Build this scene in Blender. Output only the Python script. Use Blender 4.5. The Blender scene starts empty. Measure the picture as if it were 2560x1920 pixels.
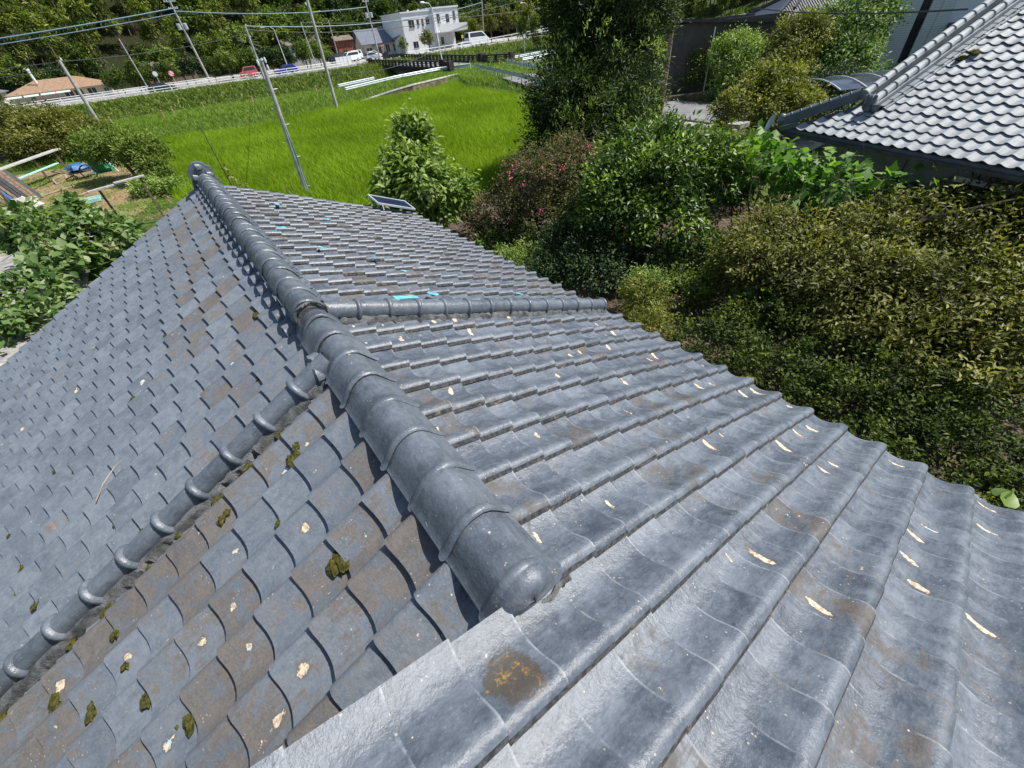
import bpy, math, random
import numpy as np
from mathutils import Matrix, Vector

random.seed(7)
rng = np.random.default_rng(7)
sc = bpy.context.scene
COL = sc.collection
PI = math.pi

# ------------------------------------------------------------------ camera, sky, sun, exposure
cam_d = bpy.data.cameras.new("camera")
cam = bpy.data.objects.new("camera", cam_d)
COL.objects.link(cam)
CAM = np.array((-0.25786, -0.45882, 5.81532))
CR = np.array([[0.7872462955, 0.4608131170, -0.4097493641],
               [-0.6108150695, 0.4916440177, -0.6206376646],
               [-0.0845471532, 0.7388757886, 0.6685165277]])
cm = Matrix.Identity(4)
for i in range(3):
    for j in range(3):
        cm[i][j] = float(CR[i, j])
    cm[i][3] = float(CAM[i])
cam.matrix_world = cm
cam_d.sensor_fit = 'HORIZONTAL'
cam_d.sensor_width = 36.0
cam_d.lens = 36.0 * 1009.338 / 2560.0
cam_d.clip_start = 0.05
cam_d.clip_end = 2000.0
sc.camera = cam

SUN_EL, SUN_AZ = math.radians(57), math.radians(-24)      # azimuth from +X towards +Y
world = bpy.data.worlds.new("World")
sc.world = world
world.use_nodes = True
wn = world.node_tree
for n in list(wn.nodes):
    wn.nodes.remove(n)
wout = wn.nodes.new("ShaderNodeOutputWorld")
wbg = wn.nodes.new("ShaderNodeBackground")
wsky = wn.nodes.new("ShaderNodeTexSky")
wsky.sky_type = 'NISHITA'
wsky.sun_disc = False
wsky.sun_elevation = SUN_EL
wsky.sun_rotation = PI / 2 - SUN_AZ
wsky.air_density = 1.0
wsky.dust_density = 1.0
wsky.ozone_density = 1.2
wn.links.new(wsky.outputs[0], wbg.inputs[0])
wbg.inputs[1].default_value = 0.10
wn.links.new(wbg.outputs[0], wout.inputs[0])
sun_d = bpy.data.lights.new("sun", 'SUN')
sun_d.energy = 5.0
sun_d.angle = math.radians(0.53)
sun_d.color = (1.0, 0.955, 0.88)
sun = bpy.data.objects.new("sun", sun_d)
COL.objects.link(sun)
sv = Vector((math.cos(SUN_EL) * math.cos(SUN_AZ), math.cos(SUN_EL) * math.sin(SUN_AZ), math.sin(SUN_EL)))
sun.rotation_euler = sv.to_track_quat('Z', 'Y').to_euler()
sun.location = (30, -10, 60)
sc.view_settings.view_transform = 'Standard'
sc.view_settings.look = 'None'
sc.view_settings.exposure = 0.42
sc.view_settings.gamma = 1.0
sc.view_settings.use_curve_mapping = False
sc.cycles.max_bounces = 6
sc.cycles.diffuse_bounces = 3
sc.cycles.glossy_bounces = 3
sc.cycles.transmission_bounces = 3
sc.cycles.transparent_max_bounces = 4
sc.cycles.use_denoising = True

# ------------------------------------------------------------------ materials
def nmat(name):
    m = bpy.data.materials.new(name)
    m.use_nodes = True
    nt = m.node_tree
    for n in list(nt.nodes):
        nt.nodes.remove(n)
    out = nt.nodes.new("ShaderNodeOutputMaterial")
    b = nt.nodes.new("ShaderNodeBsdfPrincipled")
    nt.links.new(b.outputs[0], out.inputs[0])
    return m, nt, b, out

class NT:
    """small helper round a node tree"""
    def __init__(s, nt):
        s.nt = nt
    def n(s, t, **kw):
        nd = s.nt.nodes.new(t)
        for k, v in kw.items():
            setattr(nd, k, v)
        return nd
    def l(s, a, b):
        s.nt.links.new(a, b)
    def setin(s, nd, i, v):
        if hasattr(v, "is_linked") or isinstance(v, bpy.types.NodeSocket):
            s.l(v, nd.inputs[i])
        else:
            nd.inputs[i].default_value = v
    def math(s, op, a, b=0.0, c=None):
        nd = s.n("ShaderNodeMath", operation=op)
        s.setin(nd, 0, a); s.setin(nd, 1, b)
        if c is not None:
            s.setin(nd, 2, c)
        return nd.outputs[0]
    def mix(s, fac, a, b):
        nd = s.n("ShaderNodeMix", data_type='RGBA')
        s.setin(nd, 0, fac)
        s.setin(nd, 6, a if not isinstance(a, tuple) else (*a, 1.0) if len(a) == 3 else a)
        s.setin(nd, 7, b if not isinstance(b, tuple) else (*b, 1.0) if len(b) == 3 else b)
        return nd.outputs[2]
    def noise(s, vec, scale, detail=4.0, rough=0.55, dist=0.0):
        nd = s.n("ShaderNodeTexNoise")
        if vec is not None:
            s.l(vec, nd.inputs["Vector"])
        nd.inputs["Scale"].default_value = scale
        nd.inputs["Detail"].default_value = detail
        nd.inputs["Roughness"].default_value = rough
        nd.inputs["Distortion"].default_value = dist
        return nd.outputs[0]
    def step(s, v, lo, hi):
        nd = s.n("ShaderNodeMapRange")
        nd.interpolation_type = 'SMOOTHSTEP'
        s.setin(nd, 0, v)
        s.setin(nd, 1, lo); s.setin(nd, 2, hi)
        return nd.outputs[0]
    def bump(s, h, strength, dist=0.01):
        nd = s.n("ShaderNodeBump")
        nd.inputs["Strength"].default_value = strength
        nd.inputs["Distance"].default_value = dist
        s.l(h, nd.inputs["Height"])
        return nd.outputs[0]

def simple(name, col, rough=0.7, var=0.15, scale=3.0, metal=0.0, bump=0.0, spec=0.4, col2=None):
    m, nt, b, out = nmat(name)
    h = NT(nt)
    pos = h.n("ShaderNodeNewGeometry").outputs["Position"]
    f = h.noise(pos, scale, 5.0, 0.6)
    c2 = col2 or tuple(min(1, c * (1 + var * 2)) for c in col)
    c1 = tuple(c * (1 - var) for c in col)
    f2 = h.step(f, 0.3, 0.7)
    h.l(h.mix(f2, c1, c2), b.inputs["Base Color"])
    b.inputs["Roughness"].default_value = rough
    b.inputs["Metallic"].default_value = metal
    b.inputs["Specular IOR Level"].default_value = spec
    if bump:
        h.l(h.bump(h.noise(pos, scale * 8, 4.0), bump, 0.02), b.inputs["Normal"])
    return m

def leaf_mat(name, dark, mid, light, trans=0.3, rough=0.45, tint=(0.9, 1.0, 0.35), spec=0.35):
    """leaf colours follow the per-leaf value lv, random plus painted light in crowns"""
    m, nt, b, out = nmat(name)
    h = NT(nt)
    at = h.n("ShaderNodeAttribute", attribute_name="lv")
    r = h.n("ShaderNodeValToRGB")
    h.l(at.outputs["Fac"], r.inputs[0])
    e = r.color_ramp.elements
    e[0].position = 0.0; e[0].color = (*dark, 1)
    e[1].position = 1.0; e[1].color = (*light, 1)
    em = r.color_ramp.elements.new(0.55); em.color = (*mid, 1)
    h.l(r.outputs[0], b.inputs["Base Color"])
    b.inputs["Roughness"].default_value = rough
    b.inputs["Specular IOR Level"].default_value = spec
    tr = h.n("ShaderNodeBsdfTranslucent")
    tc = h.n("ShaderNodeMix", data_type='RGBA', blend_type='MULTIPLY')
    tc.inputs[0].default_value = 1.0
    h.l(r.outputs[0], tc.inputs[6]); tc.inputs[7].default_value = (*[t * 1.7 for t in tint], 1)
    h.l(tc.outputs[2], tr.inputs[0])
    mx = h.n("ShaderNodeMixShader")
    mx.inputs[0].default_value = trans
    h.l(b.outputs[0], mx.inputs[1]); h.l(tr.outputs[0], mx.inputs[2])
    h.l(mx.outputs[0], out.inputs[0])
    return m

def tile_material(name, side):
    """old grey-blue painted clay tiles: worn brown patches, flakes, lichen; tcol = (seed, wear, flake)"""
    m, nt, b, out = nmat(name)
    h = NT(nt)
    oi = h.n("ShaderNodeObjectInfo")
    at = h.n("ShaderNodeAttribute", attribute_name="tcol")
    add = h.n("ShaderNodeVectorMath", operation='ADD')
    h.l(oi.outputs["Color"], add.inputs[0]); h.l(at.outputs["Color"], add.inputs[1])
    sp = h.n("ShaderNodeSeparateXYZ"); h.l(add.outputs[0], sp.inputs[0])
    seed, wear, flake = sp.outputs[0], sp.outputs[1], sp.outputs[2]
    uv = h.n("ShaderNodeUVMap"); uv.uv_map = "UVMap"
    su = h.n("ShaderNodeSeparateXYZ"); h.l(uv.outputs[0], su.inputs[0])
    u, v = su.outputs[0], su.outputs[1]
    pos = h.n("ShaderNodeNewGeometry").outputs["Position"]
    off = h.n("ShaderNodeCombineXYZ")
    h.l(h.math('MULTIPLY', seed, 91.7), off.inputs[0]); h.l(h.math('MULTIPLY', seed, 37.3), off.inputs[1])
    pv = h.n("ShaderNodeVectorMath", operation='ADD'); h.l(pos, pv.inputs[0]); h.l(off.outputs[0], pv.inputs[1])
    P = pv.outputs[0]
    big = h.noise(pos, 2.2, 4.0, 0.6)
    med = h.noise(P, 9.0, 6.0, 0.62, 0.6)
    fine = h.noise(pos, 85.0, 5.0, 0.65)
    # streaks along the fall of the tile
    mp = h.n("ShaderNodeMapping"); h.l(uv.outputs[0], mp.inputs[0]); mp.inputs["Scale"].default_value = (14, 2.2, 1)
    mo = h.n("ShaderNodeVectorMath", operation='ADD'); h.l(mp.outputs[0], mo.inputs[0]); h.l(off.outputs[0], mo.inputs[1])
    streak = h.noise(mo.outputs[0], 1.0, 4.0, 0.6, 0.8)
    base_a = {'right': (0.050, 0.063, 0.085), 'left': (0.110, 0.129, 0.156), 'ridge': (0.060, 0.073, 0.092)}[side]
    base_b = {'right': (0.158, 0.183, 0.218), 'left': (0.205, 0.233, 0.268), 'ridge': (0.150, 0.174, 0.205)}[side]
    t1 = h.math('ADD', h.math('MULTIPLY', med, 0.45), h.math('MULTIPLY', streak, 0.25))
    t1 = h.math('ADD', t1, h.math('MULTIPLY', h.noise(pos, 21.0, 6.0, 0.7, 1.2), 0.3))
    t1 = h.math('ADD', t1, h.math('MULTIPLY', h.math('SUBTRACT', h.math('FRACT', h.math('MULTIPLY', seed, 7.31)), 0.5), 0.12))
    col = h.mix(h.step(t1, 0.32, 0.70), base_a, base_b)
    col = h.mix(h.math('MULTIPLY', h.step(fine, 0.56, 0.76), 0.35), col, (0.33, 0.35, 0.37))
    # worn brown patches
    medw = med if side == 'left' else h.noise(pos, 7.0, 6.0, 0.66, 0.8)
    wn_ = h.math('ADD', h.math('MULTIPLY', medw, 0.60), h.math('MULTIPLY', big, 0.40))
    wn_ = h.math('ADD', wn_, h.math('MULTIPLY', h.math('SUBTRACT', streak, 0.5), 0.30))
    wth = h.math('SUBTRACT', 0.74, h.math('MULTIPLY', wear, 0.42))
    wm = h.step(wn_, h.math('SUBTRACT', wth, 0.04), h.math('ADD', wth, 0.10))
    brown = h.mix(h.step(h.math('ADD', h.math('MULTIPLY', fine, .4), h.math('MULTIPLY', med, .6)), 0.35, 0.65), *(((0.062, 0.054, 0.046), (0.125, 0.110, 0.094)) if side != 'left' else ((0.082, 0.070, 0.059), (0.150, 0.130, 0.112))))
    col = h.mix(h.math('MULTIPLY', wm, 0.85), col, brown)
    # pale lichen specks
    vo = h.n("ShaderNodeTexVoronoi"); h.l(P, vo.inputs["Vector"]); vo.inputs["Scale"].default_value = 46.0
    spk = h.math('MULTIPLY', h.math('LESS_THAN', vo.outputs["Distance"], 0.16), h.step(h.noise(P, 11.0, 3.0), 0.56, 0.62))
    col = h.mix(h.math('MULTIPLY', spk, 0.75), col, (0.42, 0.37, 0.27))
    # flakes: an uneven long scar whose place differs from tile to tile
    fs = h.math('FRACT', h.math('MULTIPLY', seed, 13.77))
    fs2 = h.math('FRACT', h.math('MULTIPLY', seed, 29.13))
    cu = h.math('ADD', 0.52, h.math('MULTIPLY', fs, 0.30)) if side == 'right' else h.math('ADD', 0.3, h.math('MULTIPLY', fs, 0.45))
    cv = h.math('ADD', 0.30, h.math('MULTIPLY', fs2, 0.42))
    wob = h.math('MULTIPLY', h.math('SUBTRACT', h.math('ADD', h.math('MULTIPLY', h.noise(P, 13.0, 3.0), 0.55), h.math('MULTIPLY', h.noise(P, 44.0, 6.0, 0.8), 0.45)), 0.5), 4.6)
    ru, rv = (0.21, 0.075) if side == 'right' else (0.10, 0.17)
    du = h.math('DIVIDE', h.math('SUBTRACT', u, cu), ru)
    dv = h.math('DIVIDE', h.math('ADD', h.math('SUBTRACT', v, cv), h.math('MULTIPLY', h.math('SUBTRACT', u, cu), -0.25)), rv)
    dd = h.math('ADD', h.math('SQRT', h.math('ADD', h.math('MULTIPLY', du, du), h.math('MULTIPLY', dv, dv))), wob)
    size = h.math('MULTIPLY', flake, 1.15)
    fm = h.math('MULTIPLY', h.step(h.math('SUBTRACT', size, dd), -0.05, 0.05), h.math('GREATER_THAN', flake, 0.05))
    halo = h.math('MULTIPLY', h.step(h.math('SUBTRACT', h.math('MULTIPLY', size, 1.7), dd), -0.2, 0.5), h.math('GREATER_THAN', flake, 0.05))
    col = h.mix(h.math('MULTIPLY', halo, 0.55), col, (0.088, 0.078, 0.068))
    cream = h.mix(h.step(h.noise(P, 60.0, 4.0), 0.35, 0.6), (0.36, 0.27, 0.19), (0.68, 0.58, 0.43))
    bl = h.math('GREATER_THAN', h.math('ADD', h.noise(P, 13.0, 2.0), h.math('MULTIPLY', h.math('FRACT', h.math('MULTIPLY', seed, 53.9)), 0.4)), 0.80 if side == 'left' else 0.90)
    cream = h.mix(h.math('MULTIPLY', bl, 0.85), cream, (0.40, 0.60, 0.70))
    col = h.mix(fm, col, cream)
    chip = h.math('MULTIPLY', h.step(h.noise(P, 42.0, 4.0, 0.6), 0.66, 0.68), h.step(h.noise(P, 5.0, 3.0), 0.60, 0.64))
    col = h.mix(h.math('MULTIPLY', chip, 0.9), col, (0.60, 0.52, 0.40))
    li = h.math('SUBTRACT', 1.0, oi.outputs["Alpha"])
    la = h.math('ADD', h.math('POWER', h.math('DIVIDE', h.math('SUBTRACT', u, 0.42), 0.30), 2.0), h.math('POWER', h.math('DIVIDE', h.math('SUBTRACT', v, 0.50), 0.36), 2.0))
    la = h.math('ADD', la, h.math('MULTIPLY', h.math('SUBTRACT', h.noise(P, 9.0, 7.0, 0.75), 0.5), 4.4))
    lm_ = h.math('MULTIPLY', li, h.step(h.math('SUBTRACT', 1.0, la), -0.25, 0.35))
    col = h.mix(lm_, col, h.mix(h.step(h.math('SUBTRACT', h.noise(P, 30.0, 6.0, 0.8), h.math('MULTIPLY', la, 0.06)), 0.50, 0.64), (0.075, 0.068, 0.058), (0.34, 0.19, 0.045)))
    # orange lichen on a few
    om = h.math('MULTIPLY', h.step(h.noise(pos, 3.1, 5.0, 0.7), 0.69, 0.73), h.step(h.noise(P, 30.0, 3.0), 0.45, 0.55))
    col = h.mix(h.math('MULTIPLY', om, 0.85), col, (0.42, 0.21, 0.045))
    # pale line on the lower edge: rubbing, plus sunlight painted in
    if side == 'right':
        ed = h.math('MULTIPLY', h.step(v, 0.955, 0.985), h.step(h.noise(pos, 9.0, 4.0, 0.7), 0.42, 0.62))
        col = h.mix(h.math('MULTIPLY', ed, 0.36), col, (0.42, 0.45, 0.48))
    h.l(col, b.inputs["Base Color"])
    rgh = h.math('ADD', {'right': 0.42, 'left': 0.44, 'ridge': 0.36}[side], h.math('MULTIPLY', h.math('MAXIMUM', wm, fm), 0.35))
    rgh = h.math('ADD', rgh, h.math('MULTIPLY', h.math('SUBTRACT', med, 0.5), 0.35))
    h.l(rgh, b.inputs["Roughness"])
    b.inputs["Specular IOR Level"].default_value = 0.55
    hh = h.math('ADD', h.math('MULTIPLY', fine, 0.5), h.math('MULTIPLY', h.noise(pos, 28.0, 4.0, 0.6), 0.8))
    hh = h.math('SUBTRACT', hh, h.math('MULTIPLY', fm, 0.6))
    h.l(h.bump(hh, 0.7, 0.006), b.inputs["Normal"])
    return m

def lip_material():
    m, nt, b, out = nmat("tile_lip")
    h = NT(nt)
    pos = h.n("ShaderNodeNewGeometry").outputs["Position"]
    a = h.noise(pos, 14.0, 4.0, 0.65)
    c = h.noise(pos, 40.0, 4.0, 0.7)
    col = h.mix(h.step(c, 0.4, 0.62), (0.028, 0.029, 0.030), (0.085, 0.09, 0.095))
    col = h.mix(h.math('MULTIPLY', h.step(a, 0.58, 0.64), h.step(c, 0.4, 0.55)), col, (0.17, 0.125, 0.075))
    col = h.mix(h.math('MULTIPLY', h.step(a, 0.66, 0.69), h.step(c, 0.5, 0.6)), col, (0.42, 0.37, 0.30))
    h.l(col, b.inputs["Base Color"])
    b.inputs["Roughness"].default_value = 0.8
    return m

M = {}
M['tileR'] = tile_material("painted_tile_right", 'right')
M['tileL'] = tile_material("painted_tile_left", 'left')
M['ridge'] = tile_material("ridge_tile_paint", 'ridge')
M['lip'] = lip_material()
M['mortar'] = simple("mortar", (0.085, 0.088, 0.09), 0.85, 0.45, 16, bump=0.6)
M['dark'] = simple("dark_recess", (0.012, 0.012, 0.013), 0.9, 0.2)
M['moss'] = simple("moss", (0.055, 0.065, 0.008), 0.95, 0.55, 60, bump=0.8, col2=(0.17, 0.16, 0.02))
M['tape'] = simple("cyan_tape", (0.10, 0.36, 0.45), 0.6, 0.25, 12)
M['debris'] = simple("dry_debris", (0.30, 0.25, 0.17), 0.9, 0.3, 20)
M['plaster'] = simple("grey_plaster", (0.30, 0.30, 0.28), 0.85, 0.12, 4)
M['white'] = simple("white_paint", (0.72, 0.73, 0.73), 0.45, 0.04, 2)
M['whitewall'] = simple("white_wall", (0.70, 0.71, 0.72), 0.7, 0.05, 1.2)
M['cream'] = simple("cream_wall", (0.56, 0.50, 0.40), 0.8, 0.08, 1.5)
M['wood'] = simple("old_wood", (0.14, 0.10, 0.07), 0.8, 0.35, 9)
M['pale_wood'] = simple("weathered_wood", (0.37, 0.36, 0.34), 0.8, 0.18, 6)
M['darkmetal'] = simple("dark_metal", (0.045, 0.047, 0.05), 0.5, 0.2, 5)
M['brownwall'] = simple("brown_cladding", (0.075, 0.062, 0.055), 0.7, 0.15, 2)
M['concrete'] = simple("concrete", (0.33, 0.32, 0.30), 0.85, 0.25, 2.5, bump=0.3)
M['pole'] = simple("pole_concrete", (0.36, 0.355, 0.34), 0.75, 0.18, 3)
M['darkpole'] = simple("pole_brown", (0.12, 0.09, 0.075), 0.6, 0.2, 3)
M['bridge'] = simple("dark_bridge_concrete", (0.045, 0.038, 0.034), 0.85, 0.45, 4)
M['wallstone'] = simple("stained_retaining_wall", (0.13, 0.105, 0.06), 0.9, 0.5, 2.2, bump=0.4)
M['galv'] = simple("galvanised_steel", (0.46, 0.52, 0.54), 0.42, 0.1, 2, metal=0.35)
M['asphalt'] = simple("asphalt", (0.17, 0.17, 0.175), 0.9, 0.15, 0.8)
M['paint_line'] = simple("road_paint", (0.70, 0.70, 0.68), 0.7, 0.08, 3)
M['glass'] = simple("window_glass", (0.02, 0.024, 0.028), 0.08, 0.2, 1, spec=0.8)
M['wire'] = simple("cable_dark", (0.05, 0.055, 0.06), 0.6, 0.1)
M['wireblue'] = simple("cable_blue", (0.10, 0.20, 0.26), 0.5, 0.1)
M['rubber'] = simple("rubber", (0.02, 0.02, 0.02), 0.8, 0.1)
M['car_white'] = simple("car_white", (0.75, 0.76, 0.77), 0.25, 0.02)
M['car_black'] = simple("car_black", (0.012, 0.013, 0.016), 0.15, 0.1, spec=0.7)
M['car_blue'] = simple("car_blue", (0.02, 0.045, 0.32), 0.25, 0.1, spec=0.6)
M['car_silver'] = simple("car_silver", (0.48, 0.52, 0.56), 0.25, 0.05, metal=0.3)
M['car_red'] = simple("car_red", (0.48, 0.10, 0.08), 0.35, 0.1)
M['signred'] = simple("sign_red", (0.50, 0.03, 0.025), 0.5, 0.05)
M['navy'] = simple("solar_cell", (0.010, 0.018, 0.055), 0.12, 0.2, 9, spec=0.8)
M['alu'] = simple("aluminium", (0.72, 0.74, 0.76), 0.35, 0.05, metal=0.5)
M['ntile'] = simple("silver_grey_tile", (0.250, 0.275, 0.292), 0.58, 0.14, 4, spec=0.25, col2=(0.345, 0.37, 0.385))
M['nlip'] = simple("tile_underside", (0.07, 0.082, 0.10), 0.6, 0.2)
M['nridge'] = simple("ridge_grey_unlit", (0.085, 0.11, 0.125), 0.40, 0.15, 5, spec=0.6)  # hip caps darker than the tiles: their unlit side put into the colour
M['black_tile'] = simple("black_tile", (0.030, 0.036, 0.050), 0.5, 0.3, 6, spec=0.6)
M['tanroof'] = simple("tan_roof", (0.255, 0.165, 0.105), 0.85, 0.2, 3.0)
M['greyroof'] = simple("grey_roof", (0.13, 0.145, 0.18), 0.6, 0.15, 2)
M['brownroof'] = simple("brown_roof", (0.15, 0.12, 0.095), 0.8, 0.25, 2)
M['redwall'] = simple("red_wall", (0.22, 0.075, 0.045), 0.8, 0.3, 2)
M['awning'] = simple("pale_awning", (0.50, 0.62, 0.64), 0.4, 0.06)
M['carportroof'] = simple("smoked_panel", (0.035, 0.04, 0.045), 0.12, 0.2, spec=0.7)
M['bluecloth'] = simple("blue_sheet", (0.03, 0.11, 0.27), 0.5, 0.3, 10)
M['greennet'] = simple("green_net", (0.012, 0.15, 0.075), 0.8, 0.3, 30)
M['teal'] = simple("pale_teal", (0.34, 0.60, 0.55), 0.6, 0.2, 10)
M['bark'] = simple("bark", (0.11, 0.085, 0.065), 0.9, 0.35, 12, bump=0.5)
M['twig'] = simple("dry_twig", (0.30, 0.25, 0.19), 0.9, 0.2, 8)
M['soil'] = simple("soil", (0.075, 0.055, 0.036), 0.95, 0.35, 2.5, bump=0.3)
M['straw'] = simple("straw_ground", (0.27, 0.20, 0.105), 0.95, 0.35, 3, bump=0.4)

# leaves
M['l_rice'] = leaf_mat("rice_leaf", (0.130, 0.215, 0.008), (0.215, 0.335, 0.015), (0.330, 0.460, 0.045), 0.35, 0.6, (0.95, 1.0, 0.25), 0.2)
M['l_grass'] = leaf_mat("grass_leaf", (0.075, 0.150, 0.012), (0.160, 0.265, 0.026), (0.300, 0.390, 0.080), 0.3, 0.6, spec=0.2)
M['l_dry'] = leaf_mat("dry_grass", (0.22, 0.16, 0.08), (0.36, 0.28, 0.14), (0.50, 0.40, 0.22), 0.2, 0.8, spec=0.1)
M['l_weed'] = leaf_mat("weed_leaf", (0.050, 0.092, 0.013), (0.130, 0.190, 0.030), (0.260, 0.310, 0.075), 0.25, 0.55, spec=0.2)
M['l_dark'] = leaf_mat("dark_leaf", (0.010, 0.026, 0.009), (0.026, 0.058, 0.016), (0.085, 0.130, 0.035), 0.18, 0.5, spec=0.25)
M['l_pine'] = leaf_mat("podocarp_leaf", (0.012, 0.028, 0.008), (0.038, 0.070, 0.016), (0.170, 0.220, 0.045), 0.18, 0.5, spec=0.25)
M['l_bright'] = leaf_mat("bright_leaf", (0.065, 0.125, 0.018), (0.195, 0.285, 0.058), (0.410, 0.480, 0.190), 0.3, 0.5, spec=0.3)
M['l_citrus'] = leaf_mat("glossy_leaf", (0.018, 0.048, 0.006), (0.070, 0.135, 0.016), (0.270, 0.370, 0.055), 0.22, 0.42, spec=0.35)
M['l_olive'] = leaf_mat("olive_leaf", (0.040, 0.050, 0.008), (0.125, 0.135, 0.022), (0.320, 0.310, 0.090), 0.28, 0.5, spec=0.25)
M['l_hedge'] = leaf_mat("hedge_leaf", (0.010, 0.024, 0.003), (0.042, 0.072, 0.007), (0.150, 0.190, 0.022), 0.22, 0.55, spec=0.2)
M['l_vine'] = leaf_mat("vine_leaf", (0.060, 0.150, 0.020), (0.130, 0.260, 0.040), (0.240, 0.380, 0.090), 0.4, 0.5, spec=0.25)
M['l_kudzu'] = leaf_mat("kudzu_leaf", (0.040, 0.092, 0.018), (0.115, 0.195, 0.052), (0.310, 0.370, 0.180), 0.3, 0.5, spec=0.3)
M['l_yellow'] = leaf_mat("yellow_green_leaf", (0.060, 0.080, 0.010), (0.150, 0.170, 0.025), (0.330, 0.310, 0.080), 0.3, 0.5, spec=0.25)
M['l_crape'] = leaf_mat("crape_leaf", (0.040, 0.050, 0.018), (0.100, 0.105, 0.042), (0.240, 0.155, 0.095), 0.25, 0.6, spec=0.15)
M['l_forest'] = leaf_mat("forest_leaf", (0.018, 0.040, 0.007), (0.065, 0.110, 0.018), (0.190, 0.240, 0.048), 0.2, 0.6, spec=0.15)
M['l_bamboo'] = leaf_mat("bamboo_leaf", (0.040, 0.070, 0.009), (0.130, 0.175, 0.026), (0.300, 0.320, 0.078), 0.25, 0.6, spec=0.15)
M['l_palm'] = leaf_mat("palm_leaf", (0.055, 0.080, 0.024), (0.140, 0.170, 0.060), (0.26, 0.28, 0.14), 0.2)
M['pink'] = simple("pink_flower", (0.50, 0.10, 0.16), 0.7, 0.2, 20)

def ground_material():
    m, nt, b, out = nmat("ground_cover")
    h = NT(nt)
    pos = h.n("ShaderNodeNewGeometry").outputs["Position"]
    a = h.noise(pos, 0.35, 5.0, 0.6)
    c = h.noise(pos, 3.5, 6.0, 0.65)
    col = h.mix(h.step(c, 0.35, 0.68), (0.035, 0.065, 0.012), (0.085, 0.13, 0.03))
    col = h.mix(h.math('MULTIPLY', h.step(a, 0.52, 0.66), 0.55), col, (0.13, 0.105, 0.055))
    sp = h.n("ShaderNodeSeparateXYZ"); h.l(pos, sp.inputs[0])     # leaf litter under the wood on the hill
    col = h.mix(h.step(sp.outputs[1], 121.0, 128.0), col, h.mix(h.step(c, 0.35, 0.68), (0.014, 0.018, 0.007), (0.040, 0.042, 0.016)))
    h.l(col, b.inputs["Base Color"])
    b.inputs["Roughness"].default_value = 0.95
    b.inputs["Specular IOR Level"].default_value = 0.1
    h.l(h.bump(c, 0.6, 0.15), b.inputs["Normal"])
    return m
M['ground'] = ground_material()
def yard_material():
    m, nt, b, out = nmat("yard_earth")
    h = NT(nt)
    pos = h.n("ShaderNodeNewGeometry").outputs["Position"]
    a = h.noise(pos, 0.45, 5.0, 0.65, 0.4)
    c = h.noise(pos, 5.0, 6.0, 0.7)
    col = h.mix(h.step(c, 0.3, 0.7), (0.16, 0.115, 0.06), (0.33, 0.255, 0.15))
    col = h.mix(h.math('MULTIPLY', h.step(a, 0.50, 0.60), 0.8), col, h.mix(h.step(c, 0.3, 0.7), (0.05, 0.09, 0.015), (0.11, 0.16, 0.035)))
    h.l(col, b.inputs["Base Color"])
    b.inputs["Roughness"].default_value = 0.95
    b.inputs["Specular IOR Level"].default_value = 0.1
    h.l(h.bump(c, 0.5, 0.05), b.inputs["Normal"])
    return m
M['yard'] = yard_material()
def slab_material():
    m, nt, b, out = nmat("worn_slab")
    h = NT(nt)
    pos = h.n("ShaderNodeNewGeometry").outputs["Position"]
    a = h.noise(pos, 0.9, 6.0, 0.65, 0.5)
    c = h.noise(pos, 9.0, 5.0, 0.6)
    col = h.mix(h.step(a, 0.35, 0.68), (0.20, 0.195, 0.185), (0.43, 0.41, 0.375))
    v = h.n("ShaderNodeTexVoronoi"); v.feature = 'DISTANCE_TO_EDGE'; v.inputs["Scale"].default_value = 0.55
    h.l(pos, v.inputs["Vector"])
    col = h.mix(h.math('MULTIPLY', h.math('LESS_THAN', v.outputs["Distance"], 0.012), 0.7), col, (0.10, 0.09, 0.075))
    col = h.mix(h.math('MULTIPLY', h.step(c, 0.5, 0.7), 0.3), col, (0.14, 0.13, 0.12))
    h.l(col, b.inputs["Base Color"])
    b.inputs["Roughness"].default_value = 0.9
    return m
M['slab'] = slab_material()
def clad_material(name, c1, c2, px, pz):
    """small wall tiles seen from far: fine joint grid in the paint of the wall"""
    m, nt, b, out = nmat(name)
    h = NT(nt)
    pos = h.n("ShaderNodeNewGeometry").outputs["Position"]
    s = h.n("ShaderNodeSeparateXYZ"); h.l(pos, s.inputs[0])
    g = h.math('LESS_THAN', h.math('FRACT', h.math('MULTIPLY', s.outputs[2], 1.0 / pz)), 0.14)
    hx = h.math('ADD', s.outputs[0], s.outputs[1])
    g2 = h.math('LESS_THAN', h.math('FRACT', h.math('MULTIPLY', hx, 1.0 / px)), 0.04)
    gg = h.math('MAXIMUM', g, g2)
    h.l(h.mix(gg, c1, c2), b.inputs["Base Color"])
    h.l(h.bump(h.math('SUBTRACT', 1.0, gg), 0.4, 0.01), b.inputs["Normal"])
    b.inputs["Roughness"].default_value = 0.5
    return m
M['walltile'] = clad_material("white_wall_tile", (0.56, 0.58, 0.57), (0.30, 0.32, 0.32), 0.6, 0.10)

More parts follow.
